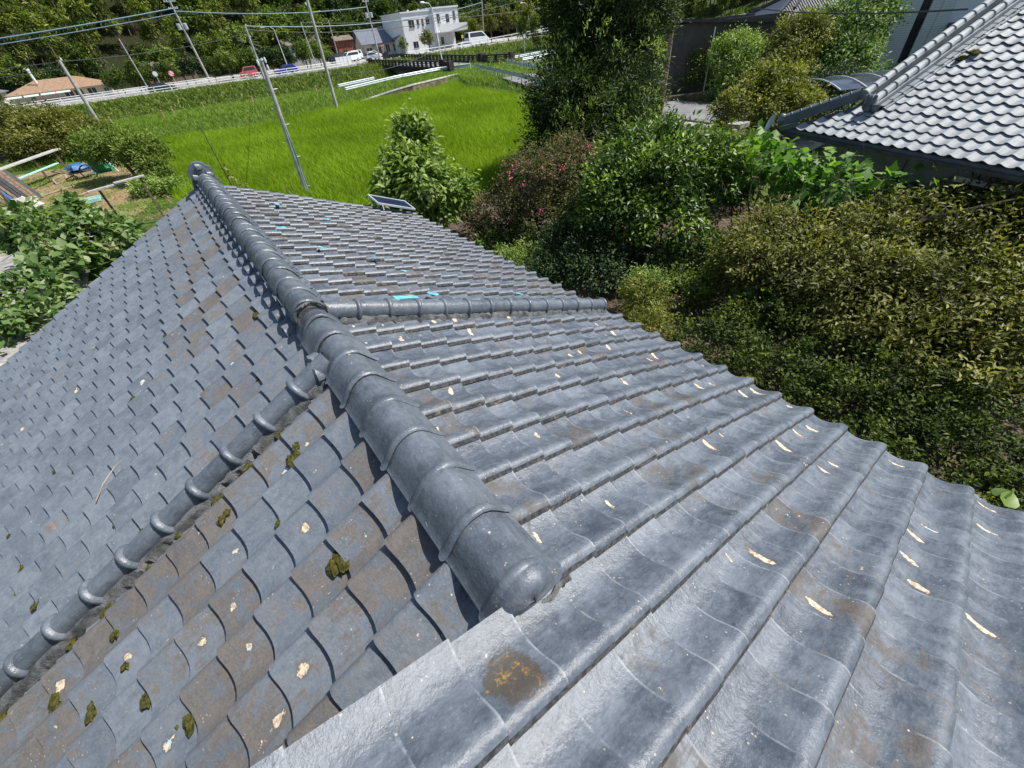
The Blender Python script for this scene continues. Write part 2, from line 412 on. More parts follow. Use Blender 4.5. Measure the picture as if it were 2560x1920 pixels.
# ------------------------------------------------------------------ mesh helpers
class MB:
    def __init__(s):
        s.v = []; s.f = []; s.mi = []; s.k = 0
    def add(s, vs, fs, mi=0):
        o = len(s.v)
        s.v.extend([tuple(map(float, p)) for p in vs])
        s.f.extend([tuple(i + o for i in q) for q in fs])
        s.mi.extend([mi] * len(fs))
        return s
    def box(s, lo, hi, mi=0):
        x0, y0, z0 = lo; x1, y1, z1 = hi
        vs = [(x0, y0, z0), (x1, y0, z0), (x1, y1, z0), (x0, y1, z0), (x0, y0, z1), (x1, y0, z1), (x1, y1, z1), (x0, y1, z1)]
        return s.add(vs, [(0, 3, 2, 1), (4, 5, 6, 7), (0, 1, 5, 4), (1, 2, 6, 5), (2, 3, 7, 6), (3, 0, 4, 7)], mi)
    def obox(s, c, ax, ay, az, mi=0):
        """oriented box: centre and three half-axis vectors"""
        c = np.array(c, float); ax = np.array(ax, float); ay = np.array(ay, float); az = np.array(az, float)
        vs = [c + i * ax + j * ay + k * az for k in (-1, 1) for (i, j) in ((-1, -1), (1, -1), (1, 1), (-1, 1))]
        fs = [(0, 3, 2, 1), (4, 5, 6, 7), (0, 1, 5, 4), (1, 2, 6, 5), (2, 3, 7, 6), (3, 0, 4, 7)]
        if np.dot(np.cross(ax, ay), az) < 0:
            fs = [q[::-1] for q in fs]
        return s.add(vs, fs, mi)
    def bar(s, a, b, w, h, mi=0):
        a = np.array(a, float); b = np.array(b, float); d = b - a; L = np.linalg.norm(d); d /= L
        up = np.array((0, 0, 1.0))
        if abs(d[2]) > 0.95: up = np.array((1.0, 0, 0))
        sd = np.cross(d, up); sd /= np.linalg.norm(sd); u2 = np.cross(sd, d)
        return s.obox((a + b) / 2, d * L / 2, sd * w / 2, u2 * h / 2, mi)
    def tube(s, pts, rad, n=8, mi=0, cap=True):
        pts = [np.array(p, float) for p in pts]
        if not hasattr(rad, '__len__'): rad = [rad] * len(pts)
        o = len(s.v); ref = None
        for i, p in enumerate(pts):
            d = pts[min(i + 1, len(pts) - 1)] - pts[max(i - 1, 0)]
            d = d / (np.linalg.norm(d) + 1e-9)
            if ref is None:
                ref = np.array((0, 0, 1.0)) if abs(d[2]) < 0.9 else np.array((1.0, 0, 0))
            a = np.cross(d, ref); a /= np.linalg.norm(a) + 1e-9
            b2 = np.cross(d, a); ref = -b2 if False else ref
            for k in range(n):
                t = 2 * PI * k / n
                s.v.append(tuple(p + rad[i] * (math.cos(t) * a + math.sin(t) * b2)))
        for i in range(len(pts) - 1):
            for k in range(n):
                k2 = (k + 1) % n
                s.f.append((o + i * n + k, o + i * n + k2, o + (i + 1) * n + k2, o + (i + 1) * n + k)); s.mi.append(mi)
        if cap:
            s.f.append(tuple(o + k for k in range(n))[::-1]); s.mi.append(mi)
            e = o + (len(pts) - 1) * n
            s.f.append(tuple(e + k for k in range(n))); s.mi.append(mi)
        return s
    def prism(s, poly, a, b, axis=1, mi=0):
        """poly in the two other axes, extruded from a to b along axis"""
        n = len(poly)
        def P(p, t):
            if axis == 1: return (p[0], t, p[1])
            if axis == 0: return (t, p[0], p[1])
            return (p[0], p[1], t)
        vs = [P(p, a) for p in poly] + [P(p, b) for p in poly]
        fs = [tuple(range(n)), tuple(range(2 * n - 1, n - 1, -1))]
        for i in range(n):
            j = (i + 1) % n
            fs.append((i, i + n, j + n, j))
        return s.add(vs, fs, mi)
    def blob(s, c, r, seed=0, n=7, mi=0, rough=0.25, flat=None):
        """small uneven lump"""
        rr = np.random.default_rng(seed)
        o = len(s.v); c = np.array(c, float); r = np.array(r, float)
        m = n + 2
        for i in range(n):
            ph = PI * (i + 0.5) / n
            for k in range(m):
                th = 2 * PI * k / m
                q = np.array((math.sin(ph) * math.cos(th), math.sin(ph) * math.sin(th), math.cos(ph)))
                s.v.append(tuple(c + q * r * (1 + rough * (rr.random() - 0.5) * 2)))
        for i in range(n - 1):
            for k in range(m):
                k2 = (k + 1) % m
                s.f.append((o + i * m + k, o + (i + 1) * m + k, o + (i + 1) * m + k2, o + i * m + k2)); s.mi.append(mi)
        s.f.append(tuple(o + k for k in range(m))); s.mi.append(mi)
        s.f.append(tuple(o + (n - 1) * m + k for k in range(m))[::-1]); s.mi.append(mi)
        return s
    def mesh(s, name, mats, smooth=False, off=(0, 0, 0), angle=40):
        me = bpy.data.meshes.new(name)
        V = [(p[0] - off[0], p[1] - off[1], p[2] - off[2]) for p in s.v]
        me.from_pydata(V, [], s.f)
        if not isinstance(mats, (list, tuple)): mats = [mats]
        for m in mats: me.materials.append(m)
        me.polygons.foreach_set("material_index", s.mi)
        if smooth:
            me.polygons.foreach_set("use_smooth", [True] * len(me.polygons))
            me.set_sharp_from_angle(angle=math.radians(angle))
        me.update()
        return me

def tag(o, label=None, cat=None, group=None, kind=None):
    if label: o['label'] = label
    if cat: o['category'] = cat
    if group: o['group'] = group
    if kind: o['kind'] = kind
    return o
def link(name, me, parent=None):
    o = bpy.data.objects.new(name, me); COL.objects.link(o)
    if parent: o.parent = parent
    return o
def thing(name, label, cat, loc=(0, 0, 0), group=None):
    o = bpy.data.objects.new(name, None); COL.objects.link(o)
    o.location = loc; o.empty_display_size = 0.1
    return tag(o, label, cat, group)
def part(root, name, mb, mats, smooth=False, off=None, kind=None, angle=40):
    """mb holds world coordinates; the part is stored relative to the root thing"""
    r = root; base = Vector((0, 0, 0))
    while r is not None:
        base += Vector(r.location); r = r.parent
    o = link(name, mb.mesh(name, mats, smooth, base, angle), root)
    o.color = (0.37, 0.16, 0.0, 1)
    if kind: o['kind'] = kind
    return o
def solo(name, mb, mats, label, cat, group=None, smooth=False, kind=None, off=(0, 0, 0)):
    o = link(name, mb.mesh(name, mats, smooth, off)); o.location = off
    return tag(o, label, cat, group, kind)
def struct(name, mb, mats, smooth=False):
    return tag(link(name, mb.mesh(name, mats, smooth)), kind='structure')

def quick_mesh(name, V, F, mat, lv=None, smooth=False, k=3):
    """V (n,3), F (m,k) arrays, fast"""
    me = bpy.data.meshes.new(name)
    V = np.ascontiguousarray(V, np.float32); F = np.ascontiguousarray(F, np.int32)
    me.vertices.add(len(V)); me.vertices.foreach_set("co", V.ravel())
    me.loops.add(F.size); me.loops.foreach_set("vertex_index", F.ravel())
    me.polygons.add(len(F))
    me.polygons.foreach_set("loop_start", np.arange(0, F.size, k, dtype=np.int32))
    me.update(calc_edges=True)
    if lv is not None:
        a = me.attributes.new("lv", 'FLOAT', 'POINT')
        a.data.foreach_set("value", np.ascontiguousarray(lv, np.float32))
    for m in (mat if isinstance(mat, (list, tuple)) else [mat]): me.materials.append(m)
    if smooth: me.polygons.foreach_set("use_smooth", np.ones(len(F), bool))
    return me

def leaves(P, N, size, aspect, R, droop=0.3, shape='diamond', lvb=None):
    """one folded leaf per point: P positions, N outward directions"""
    n = len(P)
    d = N + R.normal(0, 0.75, (n, 3)); d /= np.linalg.norm(d, axis=1)[:, None] + 1e-9
    d[:, 2] -= droop * R.random(n); d /= np.linalg.norm(d, axis=1)[:, None] + 1e-9
    up = np.tile(np.array((0, 0, 1.0)), (n, 1)) + R.normal(0, 0.55, (n, 3)) + 0.5 * N
    s = np.cross(d, up); s /= np.linalg.norm(s, axis=1)[:, None] + 1e-9
    u = np.cross(s, d)
    L = size * (0.65 + 0.7 * R.random(n))[:, None]; W = L * aspect
    fold = 0.25 * W * R.random((n, 1))
    a = P - d * L * 0.5
    b = P + s * W * 0.5 + u * fold - d * L * 0.05
    c = P + d * L * 0.5 - u * L * 0.12
    e = P - s * W * 0.5 + u * fold - d * L * 0.05
    V = np.stack([a, b, c, e], 1).reshape(-1, 3)
    i = np.arange(n)[:, None] * 4
    F = np.concatenate([i + np.array([[0, 1, 2]]), i + np.array([[0, 2, 3]])], 0)
    lv = R.random(n) if lvb is None else np.clip(lvb + R.normal(0, 0.16, n), 0, 1)
    return V, F, np.repeat(lv, 4)

def crown_points(ells, n, R, clumps, cr, shell=0.35, fill=0.25, low=-0.5):
    """points of leaves: clumps spread over the shells of ellipsoids, plus a thinner filling"""
    ells = [(np.array(c, float), np.array(r, float)) for c, r in ells]
    w = np.array([np.prod(r) ** (2 / 3) for c, r in ells]); w = w / w.sum()
    idx = R.choice(len(ells), clumps, p=w)
    C0 = np.array([e[0] for e in ells]); R0 = np.array([e[1] for e in ells])
    q = R.normal(0, 1, (clumps, 3)); q /= np.linalg.norm(q, axis=1)[:, None]
    q[:, 2] = np.where(q[:, 2] < low, -q[:, 2], q[:, 2])
    rad = 1 - shell * R.random(clumps) ** 2
    cc = C0[idx] + q * R0[idx] * rad[:, None]
    ctone = R.normal(0.46, 0.20, clumps)
    csz = cr * (0.6 + 0.8 * R.random(clumps))
    ci = R.integers(0, clumps, n)
    g = R.normal(0, 1, (n, 3)) * csz[ci][:, None] * 0.55
    P = cc[ci] + g
    N = q[ci] * 0.9 + g / (csz[ci][:, None] + 1e-6) * 0.5
    lvb = ctone[ci] + 0.20 * g[:, 2] / (csz[ci] + 1e-6)  # upper leaves of each clump get a lighter tone: light from above painted in
    nf = int(n * fill)
    if nf:
        fi = R.choice(len(ells), nf, p=w)
        qq = R.normal(0, 1, (nf, 3)); qq /= np.linalg.norm(qq, axis=1)[:, None]
        P[:nf] = C0[fi] + qq * R0[fi] * (0.35 + 0.6 * R.random((nf, 1)) ** 0.6)
        N[:nf] = qq
        lvb[:nf] = 0.3
    return P, N, lvb, cc

def trunk_mb(base, top, r, targets, R, n=7, limb=0.35):
    mb = MB()
    base = np.array(base, float); top = np.array(top, float)
    mid = (base + top) / 2 + R.normal(0, 0.06, 3) * np.linalg.norm(top - base)
    mb.tube([base, (base + mid) / 2, mid, top], [r, r * 0.85, r * 0.7, r * 0.4], n)
    for t in targets:
        s0 = base + (top - base) * (0.35 + 0.6 * R.random())
        m2 = (s0 + t) / 2 + np.array((0, 0, 0.08)) * np.linalg.norm(t - s0)
        mb.tube([s0, m2, t], [r * limb, r * limb * 0.6, r * 0.08], 5, cap=False)
    return mb

def plant(name, label, cat, base, ells, n, size, aspect, mat, seed, clumps, cr, trunk=0.0, group=None, crown='crown',
          shell=0.35, fill=0.25, droop=0.3, limbs=8, extra=None, low=-0.5, twigs=None):
    R = np.random.default_rng(seed)
    root = thing(name, label, cat, base, group)
    P, N, lvb, cc = crown_points(ells, n, R, clumps, cr, shell, fill, low)
    k = P[:, 2] > base[2] + 0.02
    P, N, lvb = P[k], N[k], lvb[k]
    V, F, lv = leaves(P, N, size, aspect, R, droop, lvb=lvb)
    o = link(crown, quick_mesh(crown, V - np.array(base), F, mat, lv), root)
    if trunk > 0:
        ec = np.array(max(ells, key=lambda e: e[1][0] * e[1][2])[0])
        tg = cc[R.choice(len(cc), min(limbs, len(cc)), replace=False)]
        part(root, 'trunk', trunk_mb(base, ec, trunk, tg, R), M['bark'], True)
    if extra: extra(root, R, cc)
    return root

# ------------------------------------------------------------------ ground, water, roads
PADX = [(-0.9, 25.5), (1.6, 17.5), (7, 15.2), (13.5, 16.2), (20, 22.5), (25.5, 26.5), (27.6, 31), (29.4, 38), (30.4, 45), (31.6, 50.5), (34.6, 56.4), (26.5, 53.6), (19.4, 54.2), (11.8, 52.0), (7.2, 49.6), (2.3, 53.0), (-1.5, 53.5)]
def inside_np(poly, x, y):
    r = np.zeros(np.shape(x), bool); n = len(poly)
    for i in range(n):
        (x0, y0), (x1, y1) = poly[i], poly[(i + 1) % n]
        c = ((y0 > y) != (y1 > y)) & (x < (x1 - x0) * (y - y0) / (y1 - y0 + 1e-12) + x0)
        r ^= c
    return r
def yc(x): return 67.5 - 0.19 * np.clip(x, -30, 44)
def gz(x, y):
    x = np.asarray(x, float); y = np.asarray(y, float)
    d = y - yc(x)
    toe = np.where(x < 16, -14.0, np.where(x > 22, -8.4, -14 + (x - 16) / 6 * 5.6))
    def ss(t): t = np.clip(t, 0, 1); return t * t * (3 - 2 * t)
    z = -0.06 + 0.81 * ss((d - toe) / (-5 - toe))
    z = np.where(d > 3, 0.75 - 1.5 * ss((d - 3) / 6), z)
    z = np.where(d > 25, -0.75 + 1.83 * ss((d - 25) / 9), z)
    # land to the right of the lane and left yard
    rt = ss((x - (29.5 + 0.0 * y)) / 3.0) * (y < 70)
    zr = 0.85 + 0.0 * x
    z = np.where((d < 3), z * (1 - rt) + np.maximum(z, zr) * rt, z)
    near = ss((52 - y) / 6) * ss((x + 40) / 5)
    yardz = np.where((x < -1.5) | (y < 27.0) | (x > 30), 0.14, -0.06)
    inp = inside_np(PADX, x, y)
    z = np.where((y < 50) & ~inp & (x < 29.5), 0.14, z)
    z = np.where(inp, np.minimum(z, -0.06), z)
    lx = np.interp(y, [8, 17, 25, 33, 41, 50, 59, 66], [26.5, 27.3, 28.5, 30.6, 33.8, 37.2, 40.4, 41.5])
    lz = np.interp(y, [8, 17, 25, 33, 41, 50, 59, 66], [.35, .40, .6, .85, .88, .92, .94, .98])
    rmp = ss(1 - (np.abs(x - lx) - 2.3) / 1.6) * ((y > 8) & (y < 66))
    z = np.where(rmp > 0, np.maximum(z, lz * rmp), z)
    z = np.where(y > 150, 1.08 + np.clip(y - 150, 0, 400) * 0.50, z)
    z = np.where((y > 118) & (x > 60), 1.08 + np.clip(y - 150, 0, 400) * 0.42, z)
    # land rising far to the right
    z = z + np.where(x > 100, (x - 100) * 0.22, 0) * (y < 118) * (y > 20)
    return z
xs = np.concatenate([np.arange(-160, -40, 8), np.arange(-40, 60, 1.0), np.arange(60, 120, 3), np.arange(120, 420, 12)])
ys = np.concatenate([np.arange(-60, -6, 6), np.arange(-6, 112, 1.0), np.arange(112, 160, 4), np.arange(160, 460, 12)])
XX, YY = np.meshgrid(xs, ys)
ZZ = gz(XX, YY)
V = np.stack([XX, YY, ZZ], -1).reshape(-1, 3)
nx_, ny_ = len(xs), len(ys)
ii = (np.arange(ny_ - 1)[:, None] * nx_ + np.arange(nx_ - 1)[None, :]).reshape(-1, 1)
F = ii + np.array([[0, 1, nx_ + 1, nx_]])
tag(link('ground', quick_mesh('ground', V, F, M['ground'], smooth=True, k=4)), kind='structure')
mb = MB(); mb.add([(-160, 74, -0.45), (400, 62, -0.45), (400, 104, -0.45), (-160, 104, -0.45)], [(0, 1, 2, 3)])
m_, nt_, b_, o_ = nmat("river_water"); b_.inputs["Base Color"].default_value = (0.02, 0.022, 0.015, 1); b_.inputs["Roughness"].default_value = 0.12
struct('river_water', mb, m_)
# road beyond the river, the forecourt beside it and its painted lines
mb = MB(); mb.box((-160, 106.2, 0.6), (300, 116.0, 1.18)); struct('road', mb, M['asphalt'])
mb = MB(); mb.box((42, 116.0, 0.6), (110, 149.0, 1.16)); struct('forecourt', mb, M['concrete'])
mb = MB(); mb.box((-160, 116.0, 0.6), (42, 149.0, 1.165)); struct('pavement', mb, M['slab'])
mb = MB()
mb.box((-160, 107.0, 1.1), (300, 107.2, 1.184)); mb.box((-160, 115.4, 1.1), (300, 115.6, 1.184))
for k in range(60): mb.box((-120 + k * 7, 111.2, 1.1), (-116 + k * 7, 111.4, 1.184))
struct('road_lines', mb, M['paint_line'])
# lane over the bridge and round to the near right
lane_c = [(45.5, 108.0), (45.0, 98), (43.0, 76), (41.5, 66), (40.4, 59), (37.2, 50), (33.8, 41), (30.6, 33), (28.5, 25), (27.3, 17), (26.5, 8)]
def ribbon(path, w, z, name, mat, zs=None):
    mb = MB(); P = [np.array((p[0], p[1], 0.0)) for p in path]; vs = []
    for i, p in enumerate(P):
        d = P[min(i + 1, len(P) - 1)] - P[max(i - 1, 0)]; d /= np.linalg.norm(d); s = np.array((-d[1], d[0], 0))
        zz = z if zs is None else zs[i]
        ww = w if not hasattr(w, '__len__') else w[i]
        vs += [p + s * ww / 2 + (0, 0, zz), p - s * ww / 2 + (0, 0, zz), p - s * ww / 2 + (0, 0, zz - 0.4), p + s * ww / 2 + (0, 0, zz - 0.4)]
    fs = []
    for i in range(len(P) - 1):
        a = i * 4
        for k in range(4):
            k2 = (k + 1) % 4
            fs.append((a + k, a + 4 + k, a + 4 + k2, a + k2))
    mb.add(vs, fs); return mb
struct('lane', ribbon(lane_c, [7, 6.4, 6, 5.6, 4.6, 4.2, 4.2, 4.2, 4.2, 4.2, 4.2], 1.0, 'lane', None, [1.19, 1.17, 1.15, 1.1, 1.06, 1.02, 0.98, 0.95, 0.7, 0.5, 0.45]), M['asphalt'])
struct('path', ribbon([(43.5, 58.5), (58, 60.5), (80, 66), (120, 78)], 4.0, 0.98, 'p', None), M['asphalt'])
struct('footpath', ribbon([(40, 62.5), (33, 64.3), (26, 64.6), (19, 64.5), (5, 68)], 2.2, 0.84, 'p', None), M['soil'])
mb = MB(); mb.prism([(19.5, 8.0), (34, 8.0), (34, 24.0), (28, 22.6), (22.0, 19.5)], 0.0, 0.40, axis=2); struct('concrete_yard', mb, M['slab'])
mb = MB(); mb.box((-16, 12, 0.05), (-4.6, 26.5, 0.20)); struct('concrete_slab', mb, M['slab'])
mb = MB(); mb.add([(-14, 26.5, 0.165), (-3.2, 26.5, 0.165), (-1.6, 31, 0.165), (-2.2, 40, 0.165), (-3.0, 47, 0.165), (-16, 52, 0.165)], [(0, 1, 2, 3, 4, 5)]); struct('yard_ground', mb, M['yard'])
mb = MB(); mb.add([(3.2, -8, 0.155), (15.4, -8, 0.155), (15.4, 9, 0.155), (13, 15.4, 0.155), (7, 14.6, 0.155), (2.5, 16, 0.155), (2.5, 8, 0.155)], [(0, 1, 2, 3, 4, 5, 6)]); struct('garden_soil', mb, M['soil'])
pad = [(-0.9, 25.5), (1.6, 17.5), (7, 15.2), (13.5, 16.2), (20, 22.5), (25.5, 26.5), (27.6, 31), (29.4, 38), (30.4, 45), (31.6, 50.5), (34.6, 56.4), (26.5, 53.6), (19.4, 54.2), (11.8, 52.0), (7.2, 49.6), (2.3, 53.0), (-1.5, 53.5)]
mb = MB(); mb.add([(p[0], p[1], 0.0) for p in pad], [tuple(range(len(pad)))]); struct('paddy_ground', mb, M['soil'])

def inside(poly, x, y):
    r = np.zeros(len(x), bool); n = len(poly)
    for i in range(n):
        (x0, y0), (x1, y1) = poly[i], poly[(i + 1) % n]
        c = ((y0 > y) != (y1 > y)) & (x < (x1 - x0) * (y - y0) / (y1 - y0 + 1e-12) + x0)
        r ^= c
    return r
def blades(name, P, hgt, wid, R, mat, lean=0.35, label=None, cat=None, lvb=None):
    n = len(P)
    th = R.random(n) * 2 * PI
    s = np.stack([np.cos(th), np.sin(th), np.zeros(n)], 1)
    h = hgt * (0.65 + 0.6 * R.random(n))[:, None]; w = wid * (0.7 + 0.6 * R.random(n))[:, None]
    ln = R.normal(0, lean, (n, 3)); ln[:, 2] = 0
    up = np.array((0, 0, 1.0))
    a = P - s * w / 2; b = P + s * w / 2
    m1 = P + (up + ln * 0.5) * h * 0.6 - s * w * 0.42; m2 = P + (up + ln * 0.5) * h * 0.6 + s * w * 0.42
    t = P + (up * 0.95 + ln * 1.25) * h
    V = np.stack([a, b, m2, m1, t], 1).reshape(-1, 3)
    i = np.arange(n)[:, None] * 5
    F = np.concatenate([i + np.array([[0, 1, 2]]), i + np.array([[0, 2, 3]]), i + np.array([[3, 2, 4]])], 0)
    lv = np.repeat(R.random(n) if lvb is None else np.clip(lvb + R.normal(0, 0.15, n), 0, 1), 5)
    o = link(name, quick_mesh(name, V, F, mat, lv))
    tag(o, label, cat, None, 'stuff'); return o

R = np.random.default_rng(11)
# rice: hills planted in rows, several blades each
gx, gy = np.meshgrid(np.arange(-2, 36, 0.30), np.arange(22, 58, 0.17))
gx = gx.ravel() + R.normal(0, 0.035, gx.size); gy = gy.ravel() + R.normal(0, 0.03, gy.size)
rx = gx * math.cos(0.35) - (gy - 40) * math.sin(0.35) + 4; ry = gx * math.sin(0.35) + (gy - 40) * math.cos(0.35) + 36
gx, gy = np.meshgrid(np.arange(-24, 60, 0.30), np.arange(5, 75, 0.18))
gx = gx.ravel(); gy = gy.ravel()
a_ = math.radians(24); rx = gx * math.cos(a_) - (gy - 40) * math.sin(a_); ry = gx * math.sin(a_) + (gy - 40) * math.cos(a_) + 40
k = inside([(p[0] * 1.0, p[1]) for p in pad], rx, ry)
rx, ry = rx[k], ry[k]
nb = 9
bx = np.repeat(rx, nb) + R.normal(0, 0.065, len(rx) * nb); by = np.repeat(ry, nb) + R.normal(0, 0.055, len(rx) * nb)
tone = 0.45 + 0.22 * np.sin(rx * 0.55 + 1.3 * np.sin(ry * 0.33)) * np.sin(ry * 0.41)
blades('rice_plants', np.stack([bx, by, np.full(len(bx), 0.0)], 1), 0.62, 0.028, R, M['l_rice'], 0.28, 'bright green young rice plants standing in rows in the paddy field', 'rice', np.repeat(tone, nb))
def scatter(n, x0, x1, y0, y1, R, cond):
    x = R.uniform(x0, x1, n); y = R.uniform(y0, y1, n); k = cond(x, y)
    x, y = x[k], y[k]; return np.stack([x, y, gz(x, y)], 1)
notpad = lambda x, y: ~inside(pad, x, y)
P = scatter(70000, -18, 44, 44, 74, R, lambda x, y: notpad(x, y) & ((y - yc(x)) > -16) & ((y - yc(x)) < 8))
blades('levee_grass', P, 0.42, 0.05, R, M['l_grass'], 0.5, 'mid green grass growing on the levee between the paddy and the river', 'grass')
P = scatter(40000, -40, 40, 76, 105.8, R, lambda x, y: ((y - yc(x)) > 9) & ~((x > 19.5) & (y > 99.0)) & ~((x > -6) & (x < 9) & (y - yc(x) > 10.5) & (y - yc(x) < 18 + 1.5 * np.sin(x))))
blades('bank_weeds', P, 0.62, 0.15, R, M['l_weed'], 0.6, 'tall weeds growing on the river bank below the white fence', 'weeds')
P = scatter(24000, 40, 110, 58, 112, R, lambda x, y: (np.abs(y - (66 + (x - 60) * .2)) > 2.6) & (y < 106))
blades('right_bank_weeds', P, 0.75, 0.15, R, M['l_weed'], 0.6, 'bushy green weeds on the bank beside the bridge', 'weeds')
P = scatter(30000, -16, -0.6, 26, 58, R, lambda x, y: (np.sin(x * 1.3 + 2 * np.sin(y * .35)) + np.sin(y * .8 + x) > 0.25))
blades('yard_grass', P, 0.16, 0.03, R, M['l_grass'], 0.8, 'patchy short grass growing in the left yard', 'grass')
P = scatter(16000, -16, -1.2, 26, 48, R, lambda x, y: (np.sin(x * 1.3 + 2 * np.sin(y * .35)) + np.sin(y * .8 + x) < 0.0))
blades('dry_straw', P, 0.10, 0.03, R, M['l_dry'], 2.2, 'dry yellow straw lying on the bare earth of the left yard', 'straw')
P = scatter(9000, 28, 46, 34, 62, R, lambda x, y: notpad(x, y) & (np.abs(np.interp(y, [33, 41, 50, 59], [30.6, 33.8, 37.2, 40.4]) - x) > 2.6))
blades('lane_side_grass', P, 0.4, 0.06, R, M['l_grass'], 0.6, 'bright grass growing beside the curved lane', 'grass')

# ------------------------------------------------------------------ the tiled house under the camera
HZ = 4.4
SR, SL = 0.3988, 0.4361
TW, TL = 0.265, 0.216
PROF = [(0.0, .040), (.03, .049), (.085, .055), (.15, .055), (.22, .048), (.31, .034), (.41, .019), (.52, .008), (.63, .001), (.74, .000), (.85, .005), (.94, .011), (1.0, .015), (1.07, .019)]
def tile_mb(w, L, prof, over=0.10, tilt=0.021, th=0.016, ny=1, front_th=None, dirt=False):
    """local axes: x down the slope, y across from the rolled edge, z out of the roof"""
    mb = MB(); n = len(prof); uv = []
    fth = front_th or th
    st = [(-over * L + (1 + over) * L * j / ny) for j in range(ny + 1)]
    for x in st:
        for t, z in prof:
            mb.v.append((x, t * w, z + tilt * x / L)); uv.append((t, x / L))
    for j in range(ny):
        for i in range(n - 1):
            a = j * n + i; mb.f.append((a, a + n, a + n + 1, a + 1)); mb.mi.append(0)
    # front lip
    o = len(mb.v)
    for t, z in prof:
        mb.v.append((L, t * w, z + tilt)); uv.append((t, 1))
    for t, z in prof:
        mb.v.append((L - 0.002, t * w, z + tilt - fth)); uv.append((t, 1))
    for i in range(n - 1):
        mb.f.append((o + i, o + n + i, o + n + i + 1, o + i + 1)); mb.mi.append(1)
    # rolled side edge
    o = len(mb.v)
    z0 = prof[0][1]
    for x in (st[0], L):
        mb.v.append((x, 0.0, z0 + tilt * x / L)); uv.append((0, x / L))
        mb.v.append((x, -0.009 if dirt else 0.004, 0.0175 + tilt * x / L if dirt else z0 + tilt * x / L - th * 1.7)); uv.append((0, x / L))
    mb.f.append((o, o + 1, o + 3, o + 2)); mb.mi.append(1)
    mb.uv = uv
    return mb
def uv_mesh(mb, name, mats, angle=50):
    me = mb.mesh(name, mats, True, (0, 0, 0), angle)
    l = me.uv_layers.new(name="UVMap")
    vi = np.zeros(len(me.loops), np.int32); me.loops.foreach_get("vertex_index", vi)
    l.data.foreach_set("uv", np.array(mb.uv, np.float32)[vi].ravel())
    return me
TMB = tile_mb(TW, TL, PROF, tilt=0.024, dirt=True)
me_tR = uv_mesh(TMB, 'roof_tile', [M['tileR'], M['lip']])
me_tL = uv_mesh(TMB, 'roof_tile', [M['tileL'], M['lip']])
house = thing('tiled_house', 'house under the viewer with an old grey tiled gable roof, worn and mossy', 'house', (0, 0, 0))

sR, cR, sL, cL = math.sin(SR), math.cos(SR), math.sin(SL), math.cos(SL)
AX_R = (np.array((cR, 0, -sR)), np.array((0, 1.0, 0)), np.array((sR, 0, cR)))
AX_L = (np.array((-cL, 0, -sL)), np.array((0, -1.0, 0)), np.array((-sL, 0, cL)))
RT = np.random.default_rng(21)
slots = []   # (side, origin, axes, colour)
uR, uL, vL = 0.1541, 0.0921, 1.6371
TO = 0.060   # the fitted planes pass near the tile tops
for k in range(-11, 29):
    rows = range(-3, 15) if k >= 0 else range(-12, 15)
    for r in rows:
        u0 = uR + (r - 0) * TL           # upper edge; lower edge at u0 + TL
        if k >= 0 and u0 + TL < 0.20: continue
        if k >= 0 and u0 < 0.0: pass
        o = np.array((u0 * cR, k * TW, HZ - u0 * sR)) - AX_R[2] * TO
        slots.append(['R', k, r, o, AX_R])
for k in range(-8, 24):
    y1 = vL + k * TW
    if y1 - TW < -0.35 or y1 > 7.75: continue
    for r in range(0, 23):
        u0 = uL + r * TL - 0.0
        o = np.array((-u0 * cL, y1, HZ - u0 * sL)) - AX_L[2] * TO
        slots.append(['L', k, r, o, AX_L])
def px_of(p):
    d = (np.array(p) - CAM) @ CR
    if d[2] > -0.05: return None
    return 1280 + 1009.3 * d[0] / -d[2], 960 - 1009.3 * d[1] / -d[2], -d[2]
scored = []
for i, s in enumerate(slots):
    c = s[3] + s[4][0] * TL / 2 + s[4][1] * TW / 2
    q = px_of(c)
    vis = q is not None and -260 < q[0] < 2820 and -100 < q[1] < 2180
    sc_ = 1e9
    if vis:
        vd = CAM - c; dist = np.linalg.norm(vd); sc_ = dist / (0.25 + abs(vd @ s[4][2]) / dist)
        if not (-60 < q[0] < 2620 and q[1] < 1990): sc_ += 50
        if s[0] == 'L' and c[1] < 0.02: sc_ += 60
    scored.append(sc_)
order = np.argsort(scored)
near = set(order[:300].tolist())
far_geo = {'R': ([], [], [], []), 'L': ([], [], [], [])}
tv = np.array(TMB.v); tf = TMB.f
RF = np.random.default_rng(5)
